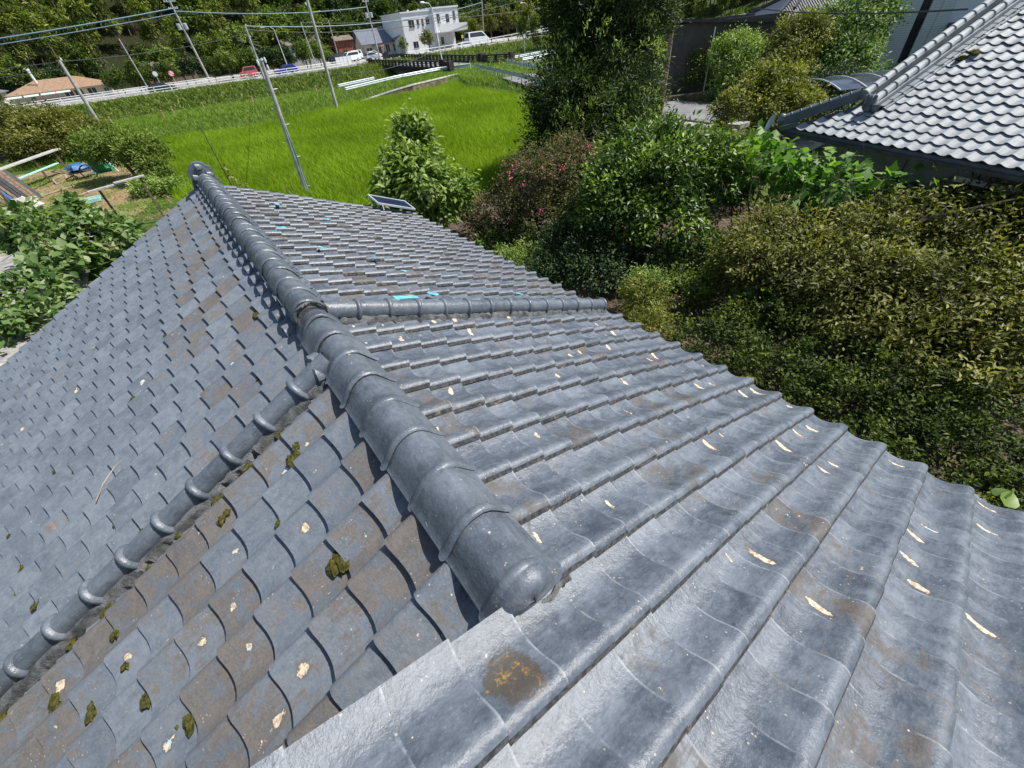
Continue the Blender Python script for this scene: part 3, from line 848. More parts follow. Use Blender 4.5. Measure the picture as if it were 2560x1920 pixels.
for i, s in enumerate(slots):
    side, k, r, o, ax = s
    seed = float(RF.random())
    y = o[1]
    if side == 'L':
        dr = (r * TL)
        w = 0.30 * math.exp(-((r - 2.0) / 2.6) ** 2) * (1.0 if y > 0.9 else 0.6) + 0.17
        if 1.2 < y < 7 and r < 5: w += 0.12
        if y < 1.75: w = 0.53 + 0.10 * RF.random()
        w += RF.normal(0, 0.12)
        fl = 0.0
        if y < 1.75 and RF.random() < 0.24: fl = 0.15 + 0.65 * RF.random() ** 1.5
        elif RF.random() < 0.04: fl = 0.3 + 0.3 * RF.random()
    else:
        w = 0.34 + RF.normal(0, 0.06)
        if RF.random() < 0.07: w += 0.22
        if y > 2.5: w += 0.08
        fl = 0.0
        if y < 2.35 and RF.random() < 0.22: fl = 0.2 + 0.8 * RF.random() ** 1.3
    if side == 'R' and k == -1 and -4 <= r <= -1: fl = 0.0; w *= 0.5
    w = float(np.clip(w, 0, 1))
    jit = RF.normal(0, 1, 5)
    a = math.radians(0.35) * jit[0]; b_ = math.radians(0.5) * jit[1]
    X, Y, Z = [v.copy() for v in ax]
    X2 = X + a * Y + b_ * Z; X2 /= np.linalg.norm(X2); Y2 = Y - a * X; Z2 = np.cross(X2, Y2); Z2 /= np.linalg.norm(Z2); Y2 = np.cross(Z2, X2)
    oo = o + X * 0.0025 * jit[2] + Y * 0.0015 * jit[3] + Z * 0.0018 * jit[4]
    if i in near:
        ob = link('roof_tile', me_tR if side == 'R' else me_tL, house)
        mw = Matrix.Identity(4)
        for q in range(3):
            mw[q][0] = X2[q]; mw[q][1] = Y2[q]; mw[q][2] = Z2[q]; mw[q][3] = oo[q]
        ob.matrix_local = mw
        ob.color = (seed, w, fl, 0.0 if (side == 'R' and k == -1 and r == -2) else 1)
    else:
        g = far_geo[side]
        Vw = oo + tv[:, :1] * X2 + tv[:, 1:2] * Y2 + tv[:, 2:3] * Z2
        off = sum(len(q) for q in g[0]); g[0].append(Vw)
        g[1].extend([tuple(j + off for j in f) for f in tf]); g[2].extend(TMB.mi); g[3].append(np.tile([seed, w, fl, 1.0], (len(tv), 1)))
for side in 'RL':
    g = far_geo[side]
    me = bpy.data.meshes.new('roof_tiles'); Vw = np.concatenate(g[0])
    me.from_pydata(Vw.tolist(), [], g[1])
    me.materials.append(M['tile' + side]); me.materials.append(M['lip'])
    me.polygons.foreach_set("material_index", g[2]); me.polygons.foreach_set("use_smooth", [True] * len(me.polygons))
    me.set_sharp_from_angle(angle=math.radians(50))
    a = me.attributes.new("tcol", 'FLOAT_COLOR', 'POINT'); a.data.foreach_set("color", np.concatenate(g[3]).astype(np.float32).ravel())
    uvs = np.tile(np.array(TMB.uv, np.float32), (len(g[0]), 1))
    l = me.uv_layers.new(name="UVMap"); vi = np.zeros(len(me.loops), np.int32); me.loops.foreach_get("vertex_index", vi)
    l.data.foreach_set("uv", uvs[vi].ravel())
    o = link('roof_tiles', me, house); o['kind'] = 'stuff'; o.color = (0, 0, 0, 1)

def rp(u, y, h=0.0):   # point over the right roof plane
    return np.array((u * cR + h * sR, y, HZ - u * sR + h * cR))
def lp(u, y, h=0.0):
    return np.array((-u * cL - h * sL, y, HZ - u * sL + h * cL))
# body of the house: gable prism under the tiles, walls, eaves boards
mb = MB()
mb.prism([(-4.9 * cL, HZ - 4.9 * sL - 0.10), (0, HZ - 0.10), (3.36 * cR, HZ - 3.36 * sR - 0.10), (3.36 * cR, HZ - 3.36 * sR - 0.20), (0, HZ - 0.22), (-4.9 * cL, HZ - 4.9 * sL - 0.20)], 0.02, 7.6)
mb.prism([(-3.0, HZ + 3.0 * math.tan(SR) - 0.10), (3.36 * cR, HZ - 3.36 * sR - 0.10), (3.36 * cR, HZ - 3.36 * sR - 0.20), (-3.0, HZ + 3.0 * math.tan(SR) - 0.22)], -3.0, -0.03)
part(house, 'roof_deck', mb, M['wood'])
mb = MB()
mb.prism([(-3.9, 0.1), (2.5, 0.1), (2.5, HZ - 2.5 * math.tan(SR) - .22), (0, HZ - 0.22), (-3.9, HZ - 3.9 * math.tan(SL) - .22)], 0.3, 7.1)
mb.prism([(-3.0, 0.1), (2.5, 0.1), (2.5, HZ - 2.5 * math.tan(SR) - .22), (-3.0, HZ + 3.0 * math.tan(SR) - .22)], -2.9, -0.06)
part(house, 'wall', mb, M['cream'])
mb = MB(); mb.bar((-3.0, -0.012, HZ + 3.0 * math.tan(SR) - 0.16), (0.02, -0.012, HZ - 0.16), 0.03, 0.16)
part(house, 'barge_board', mb, M['darkmetal'])
# -- ridge tiles near the viewer: low, broad caps with a rib at the lower end
CAPN = [(-.136, -.046), (-.125, -.038), (-.108, -.016), (-.088, .010), (-.066, .036), (-.042, .057), (-.012, .072), (.020, .078), (.054, .073), (.083, .055), (.108, .026), (.130, -.004), (.150, -.030), (.166, -.048)]
def cap_mb(prof, L, rib=0.013, ribw=0.046, tab=0.006, cx=0.02, cz=-0.02, drop=0.003):
    mb = MB(); n = len(prof); uv = []
    st = [(0.0, 0.15), (0.005, 0.65), (ribw * .22, .95), (ribw * .45, 1.0), (ribw * .7, 0.8), (ribw * .9, 0.25), (ribw * 1.0, 0.0), (L * 0.6, 0.0), (L * 1.04, 0.0)]
    for y, f in st:
        for j, (x, z) in enumerate(prof):
            dx, dz = x - cx, z - cz; l = math.hypot(dx, dz)
            e = rib * f; t = 0
            if j in (0, n - 1): e += tab * f * 0.9
            mb.v.append((x + dx / l * e, y, z + dz / l * e - drop * y / L)); uv.append((j / (n - 1), 0.9 - 0.8 * y / L))
    for s in range(len(st) - 1):
        for j in range(n - 1):
            a = s * n + j; mb.f.append((a, a + n, a + n + 1, a + 1)[::-1]); mb.mi.append(0)
    # front edge thickness
    o = len(mb.v)
    for j, (x, z) in enumerate(prof): mb.v.append((mb.v[j][0], 0.0, mb.v[j][2])); uv.append((j / (n - 1), 1))
    for j, (x, z) in enumerate(prof): mb.v.append((x * .94 + cx * .06, 0.004, z * .9 + cz * .1 - .006)); uv.append((j / (n - 1), 1))
    for j in range(n - 1): mb.f.append((o + j, o + n + j, o + n + j + 1, o + j + 1)[::-1]); mb.mi.append(1)
    mb.uv = uv
    return mb
me_capN = uv_mesh(cap_mb(CAPN, 0.272), 'ridge_tile', [M['ridge'], M['lip']], 60)
Rr = np.random.default_rng(8)
for j in range(9):
    o = link('ridge_tile', me_capN, house)
    o.location = (Rr.normal(0, .002), 0.035 + 0.268 * j - 0.004, HZ - 0.006 + 0.006 * (j % 2))
    if j == 8: o.location.y = 2.165; o.scale = (0.98, 0.72, 1.16)
    o.rotation_euler = (Rr.normal(0, .006), Rr.normal(0, .006), Rr.normal(0, .006))
    o.color = (float(Rr.random()), 0.10 + 0.12 * float(Rr.random()), 0.0, 1)
# blunt rounded end cap
mb = MB(); uv = []
n = len(CAPN)
ring = [(0.0, 1.03), (0.25, 1.05), (0.50, 1.05), (0.66, 1.02), (0.78, .95), (0.87, .84), (0.93, .66), (0.97, .38), (0.98, .02)]
for s_, (t, f) in enumerate(ring):
    for j, (x, z) in enumerate(CAPN):
        wv = 0.0035 * math.sin(j * 2.3 + s_ * 1.7)
        mb.v.append((0.022 + (x - 0.02) * f + wv, 0.075 - 0.105 * t + 0.004 * math.sin(j * 1.3), HZ - 0.020 + (z + 0.012) * f + wv)); uv.append((j / (n - 1), t))
for s_ in range(len(ring) - 1):
    for j in range(n - 1):
        a = s_ * n + j; mb.f.append((a, a + n, a + n + 1, a + 1)); mb.mi.append(0)
o0 = len(mb.v)
for s_, (t, f) in enumerate(ring):   # lower half of the disc face
    for j in range(8):
        q = j / 7; xl, xr = CAPN[0][0], CAPN[-1][0]
        mb.v.append((0.022 + ((xl + (xr - xl) * q) - 0.02) * f, 0.075 - 0.105 * t, HZ - 0.020 + (-0.048 + 0.012 - 0.045 * math.sin(PI * q)) * f)); uv.append((q, t))
for s_ in range(len(ring) - 1):
    for j in range(7):
        a = o0 + s_ * 8 + j; mb.f.append((a, a + 1, a + 9, a + 8)); mb.mi.append(0)
mb.uv = uv
o = link('ridge_end', uv_mesh(mb, 'ridge_end', [M['ridge'], M['lip']], 80), house); o.color = (0.31, 0.3, 0, 1)
mb = MB(); mb.tube([(-.10 + .28 * t, -0.022 - .012 * math.sin(PI * t) + 0.006 * math.sin(17 * t), HZ - 0.052 - 0.030 * t * t - .012 * math.sin(PI * t)) for t in np.linspace(0, 1, 16)], 0.011, 6)
part(house, 'end_mortar', mb, M['mortar'], True)
# dark bed under the near ridge
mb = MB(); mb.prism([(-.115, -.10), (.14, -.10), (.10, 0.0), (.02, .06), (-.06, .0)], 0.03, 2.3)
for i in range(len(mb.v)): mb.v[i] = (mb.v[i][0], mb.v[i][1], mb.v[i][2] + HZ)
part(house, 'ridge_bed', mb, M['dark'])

# -- far half of the ridge: two rows of small arched tiles, flat courses, narrow caps
mb = MB(); mb.prism([(-.100, -.13), (.100, -.13), (.098, .040), (.055, .090), (0, .110), (-.05, .090), (-.088, .040)], 2.30, 7.58)
for i in range(len(mb.v)): mb.v[i] = (mb.v[i][0], mb.v[i][1], mb.v[i][2] + HZ)
part(house, 'ridge_core', mb, M['mortar'])
def arch_mb(ro, ri, L, n=8):
    mb = MB()
    for x in (0, -L):
        for rr in (ro, ri):
            for j in range(n + 1):
                t = PI * j / n; mb.v.append((x, rr * math.cos(t), rr * 0.95 * math.sin(t)))
    m = n + 1
    for j in range(n):
        mb.f += [(j, j + 1, m + j + 1, m + j), (j + 2 * m, j + 2 * m + 1, j + 1, j), (m + j, m + j + 1, 3 * m + j + 1, 3 * m + j)]
        mb.mi += [0, 0, 0]
    return mb
me_arch = arch_mb(0.064, 0.050, 0.085).mesh('arch_tile', M['ridge'], True)
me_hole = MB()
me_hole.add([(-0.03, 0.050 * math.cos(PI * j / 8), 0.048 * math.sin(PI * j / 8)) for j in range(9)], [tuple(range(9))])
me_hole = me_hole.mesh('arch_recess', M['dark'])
j = 0
for row, (zz, xx, ph) in enumerate(((-0.084, -0.188, 0.0), (-0.024, -0.128, 0.5))):
    for q in range(20):
        y = 2.44 + (q + ph) * TW
        if y > 7.5: continue
        o = link('arch_tile', me_arch, house); o.location = (xx, y, HZ + zz); o.rotation_euler = (0, 0, PI + Rr.normal(0, .04)); o.color = (float(Rr.random()), 0.25, 0, 1)
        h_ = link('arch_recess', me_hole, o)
mb = MB(); mb.box((-.112, 2.32, HZ + 0.022), (-.085, 7.56, HZ + 0.030)); part(house, 'ridge_ledge', mb, M['ridge'])
me_slip = MB().box((-0.05, -0.055, -0.009), (0.05, 0.055, 0.009)).mesh('flat_ridge_tile', M['ridge'])
for row, (zz, xx) in enumerate(((-0.050, 0.128), (0.000, 0.104))):
    for q in range(40):
        y = 2.40 + (q + 0.5 * row) * 0.1315
        if y > 7.5: continue
        o = link('flat_ridge_tile', me_slip, house); o.location = (xx + Rr.normal(0, .003), y, HZ + zz); o.rotation_euler = (Rr.normal(0, .02), 0.22, Rr.normal(0, .02)); o.color = (float(Rr.random()), 0.2, 0, 1)
CAPF = [(-.098, .028), (-.094, .050), (-.082, .080), (-.060, .108), (-.032, .128), (.0, .135), (.036, .128), (.066, .108), (.092, .078), (.110, .048), (.122, .024)]
me_capF = uv_mesh(cap_mb(CAPF, 0.235, 0.012, 0.045, 0.004, 0.0, 0.04, 0.003), 'ridge_cap', [M['ridge'], M['lip']], 60)
for q in range(22):
    o = link('ridge_cap', me_capF, house); o.location = (Rr.normal(0, .003), 2.34 + 0.236 * q, HZ + Rr.normal(0, .002)); o.color = (float(Rr.random()), 0.12, 0, 1)
    o.rotation_euler = (Rr.normal(0, .008), Rr.normal(0, .01), Rr.normal(0, .01))
# demon-tile shaped ornament at the far end
mb = MB()
outl = [(-.165, -.10), (-.185, -.04), (-.165, .02), (-.150, .07), (-.165, .12), (-.150, .17), (-.115, .205), (-.085, .245), (-.03, .275), (.03, .275), (.08, .25), (.115, .21), (.155, .18), (.165, .12), (.150, .07), (.17, .02), (.19, -.04), (.17, -.10)]
mb.prism([(a, HZ + b) for a, b in outl], 7.48, 7.60)
mb.prism([(a * .72, HZ + .06 + (b - .06) * .75) for a, b in outl], 7.42, 7.50)
for a, b in ((-.09, .10), (.09, .10), (0, .02), (0, .22)): mb.blob((a, 7.42, HZ + b), (.05, .04, .05), 3)
part(house, 'ridge_ornament', mb, M['ridge'], True)
# far verge rows
mb = MB()
part(house, 'barge_board', MB().bar(rp(0.1, 7.60, -0.13), rp(3.45, 7.60, -0.13), 0.03, 0.14).bar(lp(0.1, 7.60, -0.13), lp(4.9, 7.60, -0.13), 0.03, 0.14), M['darkmetal'])
# -- descending ridges: half-round caps with a collar at each lower end
def collar_mb(r, L, collar=0.016, cw=0.04, n=12, zs=1.0, bulge=True):
    mb = MB(); uv = []
    st = [(0.0, 0), (L * .86, 0), (L * .89, .8), (L * .93, 1.0), (L * .98, 0.85), (L * 1.0, 0.45)]
    for x, f in st:
        for j in range(n + 1):
            t = PI * (-0.12 + 1.24 * j / n); rr = r + collar * f
            mb.v.append((x, rr * math.cos(t), rr * zs * math.sin(t) + 0.004)); uv.append((j / n, 0.1 + 0.8 * x / L))
    m = n + 1
    for s_ in range(len(st) - 1):
        for j in range(n):
            a = s_ * m + j; mb.f.append((a, a + m, a + m + 1, a + 1)); mb.mi.append(0)
    o = len(mb.v)
    for j in range(n + 1): mb.v.append(mb.v[(len(st) - 1) * m + j]); uv.append((0, 1))
    mb.f.append(tuple(o + j for j in range(n + 1))); mb.mi.append(0)
    mb.uv = uv; return mb
me_dl = uv_mesh(collar_mb(0.066, 0.268, 0.023), 'descending_ridge_tile', [M['ridge'], M['lip']], 60)
YD = 1.79
for q in range(17):
    u = 0.055 + 0.2605 * q
    o = link('descending_ridge_tile', me_dl, house)
    X, Y, Z = AX_L; p = lp(u, YD + Rr.normal(0, .003) + 0.0035 * q, 0.014)
    mw = Matrix.Identity(4)
    for a in range(3): mw[a][0] = X[a]; mw[a][1] = Y[a]; mw[a][2] = Z[a]; mw[a][3] = p[a]
    o.matrix_local = mw; o.color = (float(Rr.random()), 0.1, 0, 1)
mb = MB()
def mortar_strip(mb, fn, y0, u0, u1, n, rr):
    vs = []
    for q in range(n):
        u = u0 + (u1 - u0) * q / (n - 1); j = rr.normal(0, .006, 4)
        vs += [fn(u, y0 + .045 + j[3] * .3, .012), fn(u, y0 + .016 + j[0], .008 + j[2] * .5), fn(u, y0 - .004 + j[1], -.008 + j[2] * .6), fn(u, y0 - .016 + j[1] * 1.6, -.055)]
    mb.add(vs, [(q * 4 + k, q * 4 + 4 + k, q * 4 + 5 + k, q * 4 + k + 1) for q in range(n - 1) for k in range(3)])
mortar_strip(mb, lp, YD - 0.075, 0.10, 4.5, 130, Rr)
part(house, 'ridge_mortar', mb, M['mortar'], True)
me_dr = uv_mesh(collar_mb(0.070, 0.252, 0.018, n=12), 'descending_ridge_tile', [M['ridge'], M['lip']], 60)
YR = 2.415
for q in range(13):
    u = 0.10 + 0.248 * q
    o = link('descending_ridge_tile', me_dr, house)
    X, Y, Z = AX_R; p = rp(u, YR + Rr.normal(0, .003), 0.026)
    mw = Matrix.Identity(4)
    for a in range(3): mw[a][0] = X[a]; mw[a][1] = Y[a]; mw[a][2] = Z[a]; mw[a][3] = p[a]
    o.matrix_local = mw; o.color = (float(Rr.random()), 0.12, 0, 1)
mb = MB()
mortar_strip(mb, rp, YR - 0.072, 0.16, 3.36, 100, Rr)
part(house, 'ridge_mortar', mb, M['mortar'], True)
# mortar plug where the left descending ridge meets the main ridge, and where the caps change
mb = MB(); mb.blob((-0.150, 1.80, HZ - 0.050), (0.055, 0.085, 0.055), 4, 8, 0, 0.16); mb.blob((-0.13, 1.86, HZ - 0.02), (0.045, 0.06, 0.05), 5, 7, 0, 0.2)
part(house, 'mortar_plug', mb, M['ridge'], True)
mb = MB()
mb.prism([(a * .97 + .002, HZ + b * .96 - .002) for a, b in CAPF] + [(.10, HZ - .03), (-.085, HZ - .03)], 2.315, 2.36)
mb.tube([(0.012 + 0.112 * math.cos(t), 2.312 + 0.010 * math.sin(6 * t), HZ + 0.03 + 0.098 * math.sin(t)) for t in np.linspace(0.0, PI, 16)], 0.011, 6)
part(house, 'cap_mortar', mb, M['mortar'], True)
# moss along the left slope
RM = np.random.default_rng(17)
mlist = []
for q in range(2, 17): mlist.append((0.055 + 0.2605 * q - 0.01 + RM.normal(0, .01), YD - 0.085 + 0.0035 * q, 0.03 + 0.02 * RM.random()))
for q in range(84):
    r_ = RM.integers(1, 20); k_ = RM.integers(-1, 22)
    mlist.append((uL + r_ * TL + 0.012, vL + k_ * TW - 0.17 * RM.random() - 0.05, 0.014 + 0.024 * RM.random() ** 2))
for (u, y) in ((0.31, 1.30), (1.62, 1.05), (1.75, 1.32), (1.98, 1.20), (2.2, 1.45), (1.0, 1.55), (0.75, 1.6), (1.4, 0.75), (0.52, 0.72)):
    mlist.append((u + 0.02, y, 0.035))
for q, (u, y, r_) in enumerate(mlist):
    if y < 0.05: continue
    mb = MB(); p0 = np.zeros(3)
    for t in range(2 + q % 3):
        mb.blob((RM.normal(0, r_ * .6), RM.normal(0, r_ * 1.1), 0), (r_ * .8, r_ * 1.25, r_ * .30), q * 7 + t, 7, 0, 0.4)
    o = link('moss_clump', mb.mesh('moss_clump', M['moss'], True), house)
    X, Y, Z = AX_L; p = lp(u, y, -0.034)
    mw = Matrix.Identity(4)
    for a in range(3): mw[a][0] = X[a]; mw[a][1] = Y[a]; mw[a][2] = Z[a]; mw[a][3] = p[a]
    o.matrix_local = mw
# scraps of cyan tape and a dry twig lying on the tiles
for q, (u, y, w_, l_) in enumerate([(0.69, 6.37, .05, .13), (0.41, 4.96, .06, .12), (1.16, 5.73, .05, .10), (0.63, 4.19, .06, .10), (1.11, 3.93, .05, .07), (1.17, 4.16, .03, .04), (1.2, 2.79, .07, .10), (0.83, 2.60, .07, .22), (1.23, 3.48, .05, .06), (2.05, 2.53, .03, .07)]):
    mb = MB(); n_ = 5; vs = []
    for t in range(n_):
        x_ = (t / (n_ - 1) - .5) * l_
        for s_ in (-1, 1): vs.append((x_ + RM.normal(0, .004), s_ * w_ / 2 * (0.8 + 0.4 * RM.random()), 0.006 + 0.010 * RM.random()))
    vs += [(a, b, c - 0.002) for a, b, c in vs]
    fs = [(2 * t, 2 * t + 2, 2 * t + 3, 2 * t + 1) for t in range(n_ - 1)]
    fs += [tuple(i + 2 * n_ for i in f)[::-1] for f in fs]
    mb.add(vs, fs)
    where = ['nearest the far end of the ridge', 'beside the ridge halfway along', 'far out among the distant tiles', 'between ridge and middle of the slope', 'on the middle of the far slope', 'smallest scrap on the middle of the far slope', 'just beyond the cross ridge, square', 'torn and long, lying against the cross ridge', 'in a joint a few rows beyond the cross ridge', 'on top of the cross ridge'][q]
    o = tag(link('tape_scrap', mb.mesh('tape_scrap', M['tape'])), 'cyan tape scrap on the roof, ' + where, 'tape', 'cyan tape scraps stuck on the roof')
    X, Y, Z = AX_R; p = rp(u, y, {9: 0.11, 7: 0.05}.get(q, 0.012)); mw = Matrix.Identity(4)
    for a in range(3): mw[a][0] = X[a]; mw[a][1] = Y[a]; mw[a][2] = Z[a]; mw[a][3] = p[a]
    o.matrix_world = mw @ Matrix.Rotation(RM.normal(0, .5), 4, 'Z')
solo('dry_stalk', MB().tube([lp(1.92, 2.62, .015), lp(1.84, 2.70, .028), lp(1.72, 2.76, .032), lp(1.66, 2.78, .02)], [.004, .005, .004, .002], 5), M['twig'], 'thin pale dry stalk lying on the left roof slope', 'twig', smooth=True)
# solar panel at the far verge
sp_ = thing('solar_panel', 'small solar panel with a pale frame lying at the far edge of the roof', 'solar panel', tuple(rp(2.95, 7.5, 0.1)))
A_ = rp(2.52, 7.27, 0.09); B_ = rp(3.33, 7.36, 0.07); D_ = rp(2.61, 7.69, 0.155)
ex = (B_ - A_); ey = (D_ - A_); ey = ey - ex * (ex @ ey) / (ex @ ex); LX = np.linalg.norm(ex); LY = np.linalg.norm(ey); ex /= LX; ey /= LY; en = np.cross(ex, ey)
def spb(x0, x1, y0, y1, h0, h1, mb):
    return mb.obox(A_ + ex * (x0 + x1) / 2 + ey * (y0 + y1) / 2 + en * (h0 + h1) / 2, ex * (x1 - x0) / 2, ey * (y1 - y0) / 2, en * (h1 - h0) / 2)
mb = MB(); spb(0, LX, 0, .03, 0, .03, mb); spb(0, LX, LY - .03, LY, 0, .03, mb); spb(0, .03, .03, LY - .03, 0, .03, mb); spb(LX - .03, LX, .03, LY - .03, 0, .03, mb); part(sp_, 'frame', mb, M['alu'])
cw = (LX - .06) / 4
for q in range(4):
    part(sp_, 'cell', spb(.03 + q * cw + .004, .03 + (q + 1) * cw - .004, .034, LY - .034, .008, .022, MB()), M['navy'])
part(sp_, 'backing', spb(.03, LX - .03, .03, LY - .03, .002, .008, MB()), M['white'])
for a in (.15, LX - .15):
    q0 = A_ + ex * a + ey * (LY - .05); part(sp_, 'bracket', MB().bar(q0, q0 - np.array((0, 0, .26)), .02, .02), M['alu'])
part(sp_, 'bracket', MB().bar(A_ + ex * .1, A_ + ex * .1 - np.array((0, 0, .09)), .02, .02), M['alu'])

# ------------------------------------------------------------------ neighbour's house on the right: silver tiled hip-and-gable roof
NA = np.array((13.013, 5.107, 3.07))
Ne = np.array((-0.2925, -0.9563, 0.0)); Nn = np.array((0.9563, -0.2925, 0.0))
TH = math.radians(25.5)
Nup = Nn * math.cos(TH) + np.array((0, 0, math.sin(TH)))
NN = np.cross(Ne, Nup); NN = NN if NN[2] > 0 else -NN
def npt(a, b, h=0.0): return NA + Ne * a + Nup * b + NN * h
nh = thing('neighbour_house', 'neighbour house with a bright silver grey tiled hip-and-gable roof', 'house', tuple(float(v) for v in (NA - np.array((0, 0, 2.7)))))
PROFN = [(0.0, .030), (.08, .047), (.18, .052), (.28, .044), (.40, .022), (.54, .006), (.68, .000), (.83, .006), (.95, .018), (1.06, .030)]
TWN, TLN = 0.272, 0.255
nmb = tile_mb(TWN, TLN, PROFN, 0.06, 0.028, 0.022)
me_n = uv_mesh(nmb, 'roof_tile', [M['ntile'], M['nlip']])
ncand = []
for r in range(0, 23):
    for k in range(-1, 26):
        a0 = k * TWN; b1 = r * TLN - 0.02     # lower edge
        bc = b1 + TLN
        am = a0 + TWN * .5
        lim = bc * math.cos(TH) + 0.02 if bc < 1.0 else 1.62
        if bc < 1.0:
            if am < lim: continue
        elif am < 1.60: 
            if not (bc < 1.15 and am > 0.98): continue
        ncand.append((npt(a0, bc, -0.02), k, r))
def dist_(p): return float(np.linalg.norm(p - CAM))
ncand.sort(key=lambda q: dist_(q[0]) + (0 if (px_of(q[0]) and px_of(q[0])[0] < 2640 and px_of(q[0])[1] > -40) else 50))
Vg, Fg, Mg = [], [], []
RN = np.random.default_rng(3)
tvn = np.array(nmb.v)
for i, (p, k, r) in enumerate(ncand):
    X, Y, Z = -Nup, Ne, NN
    p = p + Z * RN.normal(0, .003) + Y * RN.normal(0, .003)
    if i < 300:
        o = link('roof_tile', me_n, nh); mw = Matrix.Identity(4); pb = p - np.array(nh.location)
        for a in range(3): mw[a][0] = X[a]; mw[a][1] = Y[a]; mw[a][2] = Z[a]; mw[a][3] = pb[a]
        o.matrix_local = mw
    else:
        off = sum(len(q) for q in Vg); Vg.append(p - np.array(nh.location) + tvn[:, :1] * X + tvn[:, 1:2] * Y + tvn[:, 2:3] * Z)
        Fg += [tuple(j + off for j in f) for f in nmb.f]; Mg += nmb.mi
if Vg:
    me = bpy.data.meshes.new('roof_tiles'); me.from_pydata(np.concatenate(Vg).tolist(), [], Fg)
    for m in (M['ntile'], M['nlip']): me.materials.append(m)
    me.polygons.foreach_set("material_index", Mg); me.polygons.foreach_set("use_smooth", [True] * len(me.polygons)); me.set_sharp_from_angle(angle=math.radians(50))
    o = link('roof_tiles', me, nh); o['kind'] = 'stuff'
# roof planes under the tiles
WID = 8.0
apex_b = 5.9
mb = MB()
def plane(mb, pts, h0=-0.03, h1=-0.10):
    n_ = len(pts); up = np.array((0, 0, 1.0))
    vs = [np.array(p) + up * h0 for p in pts] + [np.array(p) + up * h1 for p in pts]
    fs = [tuple(range(n_)), tuple(range(2 * n_ - 1, n_ - 1, -1))] + [(i, i + n_, (i + 1) % n_ + n_, (i + 1) % n_) for i in range(n_)]
    mb.add(vs, fs); return mb
plane(mb, [npt(0, 0), npt(7.5, 0), npt(7.5, apex_b), npt(0.95, apex_b), npt(0.95, 1.05)])
# hip end facing +Y: from the eave corner rises towards -Y
def hp(s, b):   # s along Nn from corner, b up the hip plane
    return NA + Nn * s + (-(-Ne)) * 0 + Ne * (b * math.cos(TH)) + np.array((0, 0, b * math.sin(TH)))
far_s = 2 * apex_b * math.cos(TH)
plane(mb, [hp(0, 0), hp(1.0, 1.05), hp(far_s - 1.0, 1.05), hp(far_s, 0)])
# far slope
def fp(a, b): return NA + Nn * far_s + Ne * a - Nn * (b * math.cos(TH)) + np.array((0, 0, b * math.sin(TH)))
plane(mb, [fp(0, 0), fp(0.95, 1.05), fp(0.95, apex_b), fp(7.5, apex_b), fp(7.5, 0)])
part(nh, 'roof_deck', mb, M['nlip'])
mb = MB()
g0, g1, g2 = npt(1.05, 1.0), npt(1.05, apex_b - .1), fp(1.05, 1.0)
plane(mb, [g0, g1, g2, npt(1.0, 1.0), ][:3]); part(nh, 'gable_wall', mb, M['whitewall'])
# fascia, gutter, walls
mb = MB(); mb.bar(npt(-0.05, 0.0, -0.09), npt(7.5, 0.0, -0.09), 0.05, 0.10); mb.bar(hp(0, -.02) - (0, 0, .09), hp(far_s, -.02) - (0, 0, .09), 0.05, 0.1); part(nh, 'fascia', mb, M['wood'])
mb = MB(); mb.bar(npt(0.0, -0.06, -0.12), npt(7.5, -0.06, -0.12), 0.09, 0.07); part(nh, 'gutter', mb, M['darkmetal'])
mb = MB()
w0 = NA + Nn * 0.75 + Ne * 0.75; 
def wq(s, a, z): return np.array((*(NA + Nn * s + Ne * a)[:2], z))
s1 = far_s - 0.75
for (p, q) in ((wq(.75, .75, 0), wq(.75, 7.2, 0)), (wq(.75, .75, 0), wq(s1, .75, 0)), (wq(s1, .75, 0), wq(s1, 7.2, 0)), (wq(.75, 7.2, 0), wq(s1, 7.2, 0))):
    d = (q - p) / np.linalg.norm(q - p); mb.bar(p + (0, 0, 1.65), q + (0, 0, 1.65) , 0.14, 3.1)
part(nh, 'wall', mb, M['plaster'])
mb = MB(); plane(mb, [wq(0.05, 0.05, 3.04), wq(.8, .8, 3.04), wq(.8, 7.3, 3.04), wq(0.05, 7.4, 3.04)], 0, -0.03); part(nh, 'soffit', mb, M['plaster'])
for a in (1.4, 2.8, 4.2, 5.6):
    part(nh, 'panel_joint', MB().bar(wq(.674, a, .5), wq(.674, a, 2.95), 0.02, 0.02), M['darkmetal'])
mb = MB(); mb.obox(wq(.55, 4.85, 2.05), Ne * 0.85, Nn * 0.10, np.array((0, 0, .55))); o = part(nh, 'window', mb, M['glass'])
mb = MB(); mb.obox(wq(.44, 4.85, 2.62), Ne * 0.92, Nn * 0.03, np.array((0, 0, .05))); mb.obox(wq(.44, 4.85, 1.50), Ne * 0.92, Nn * 0.05, np.array((0, 0, .04))); part(o, 'frame', mb, M['alu'])
mb = MB(); mb.obox(wq(.30, 4.9, 1.92), Ne * 0.95, Nn * 0.12 + np.array((0, 0, -.10)), np.array((0, 0, .035))); part(nh, 'window_awning', mb, M['alu'])
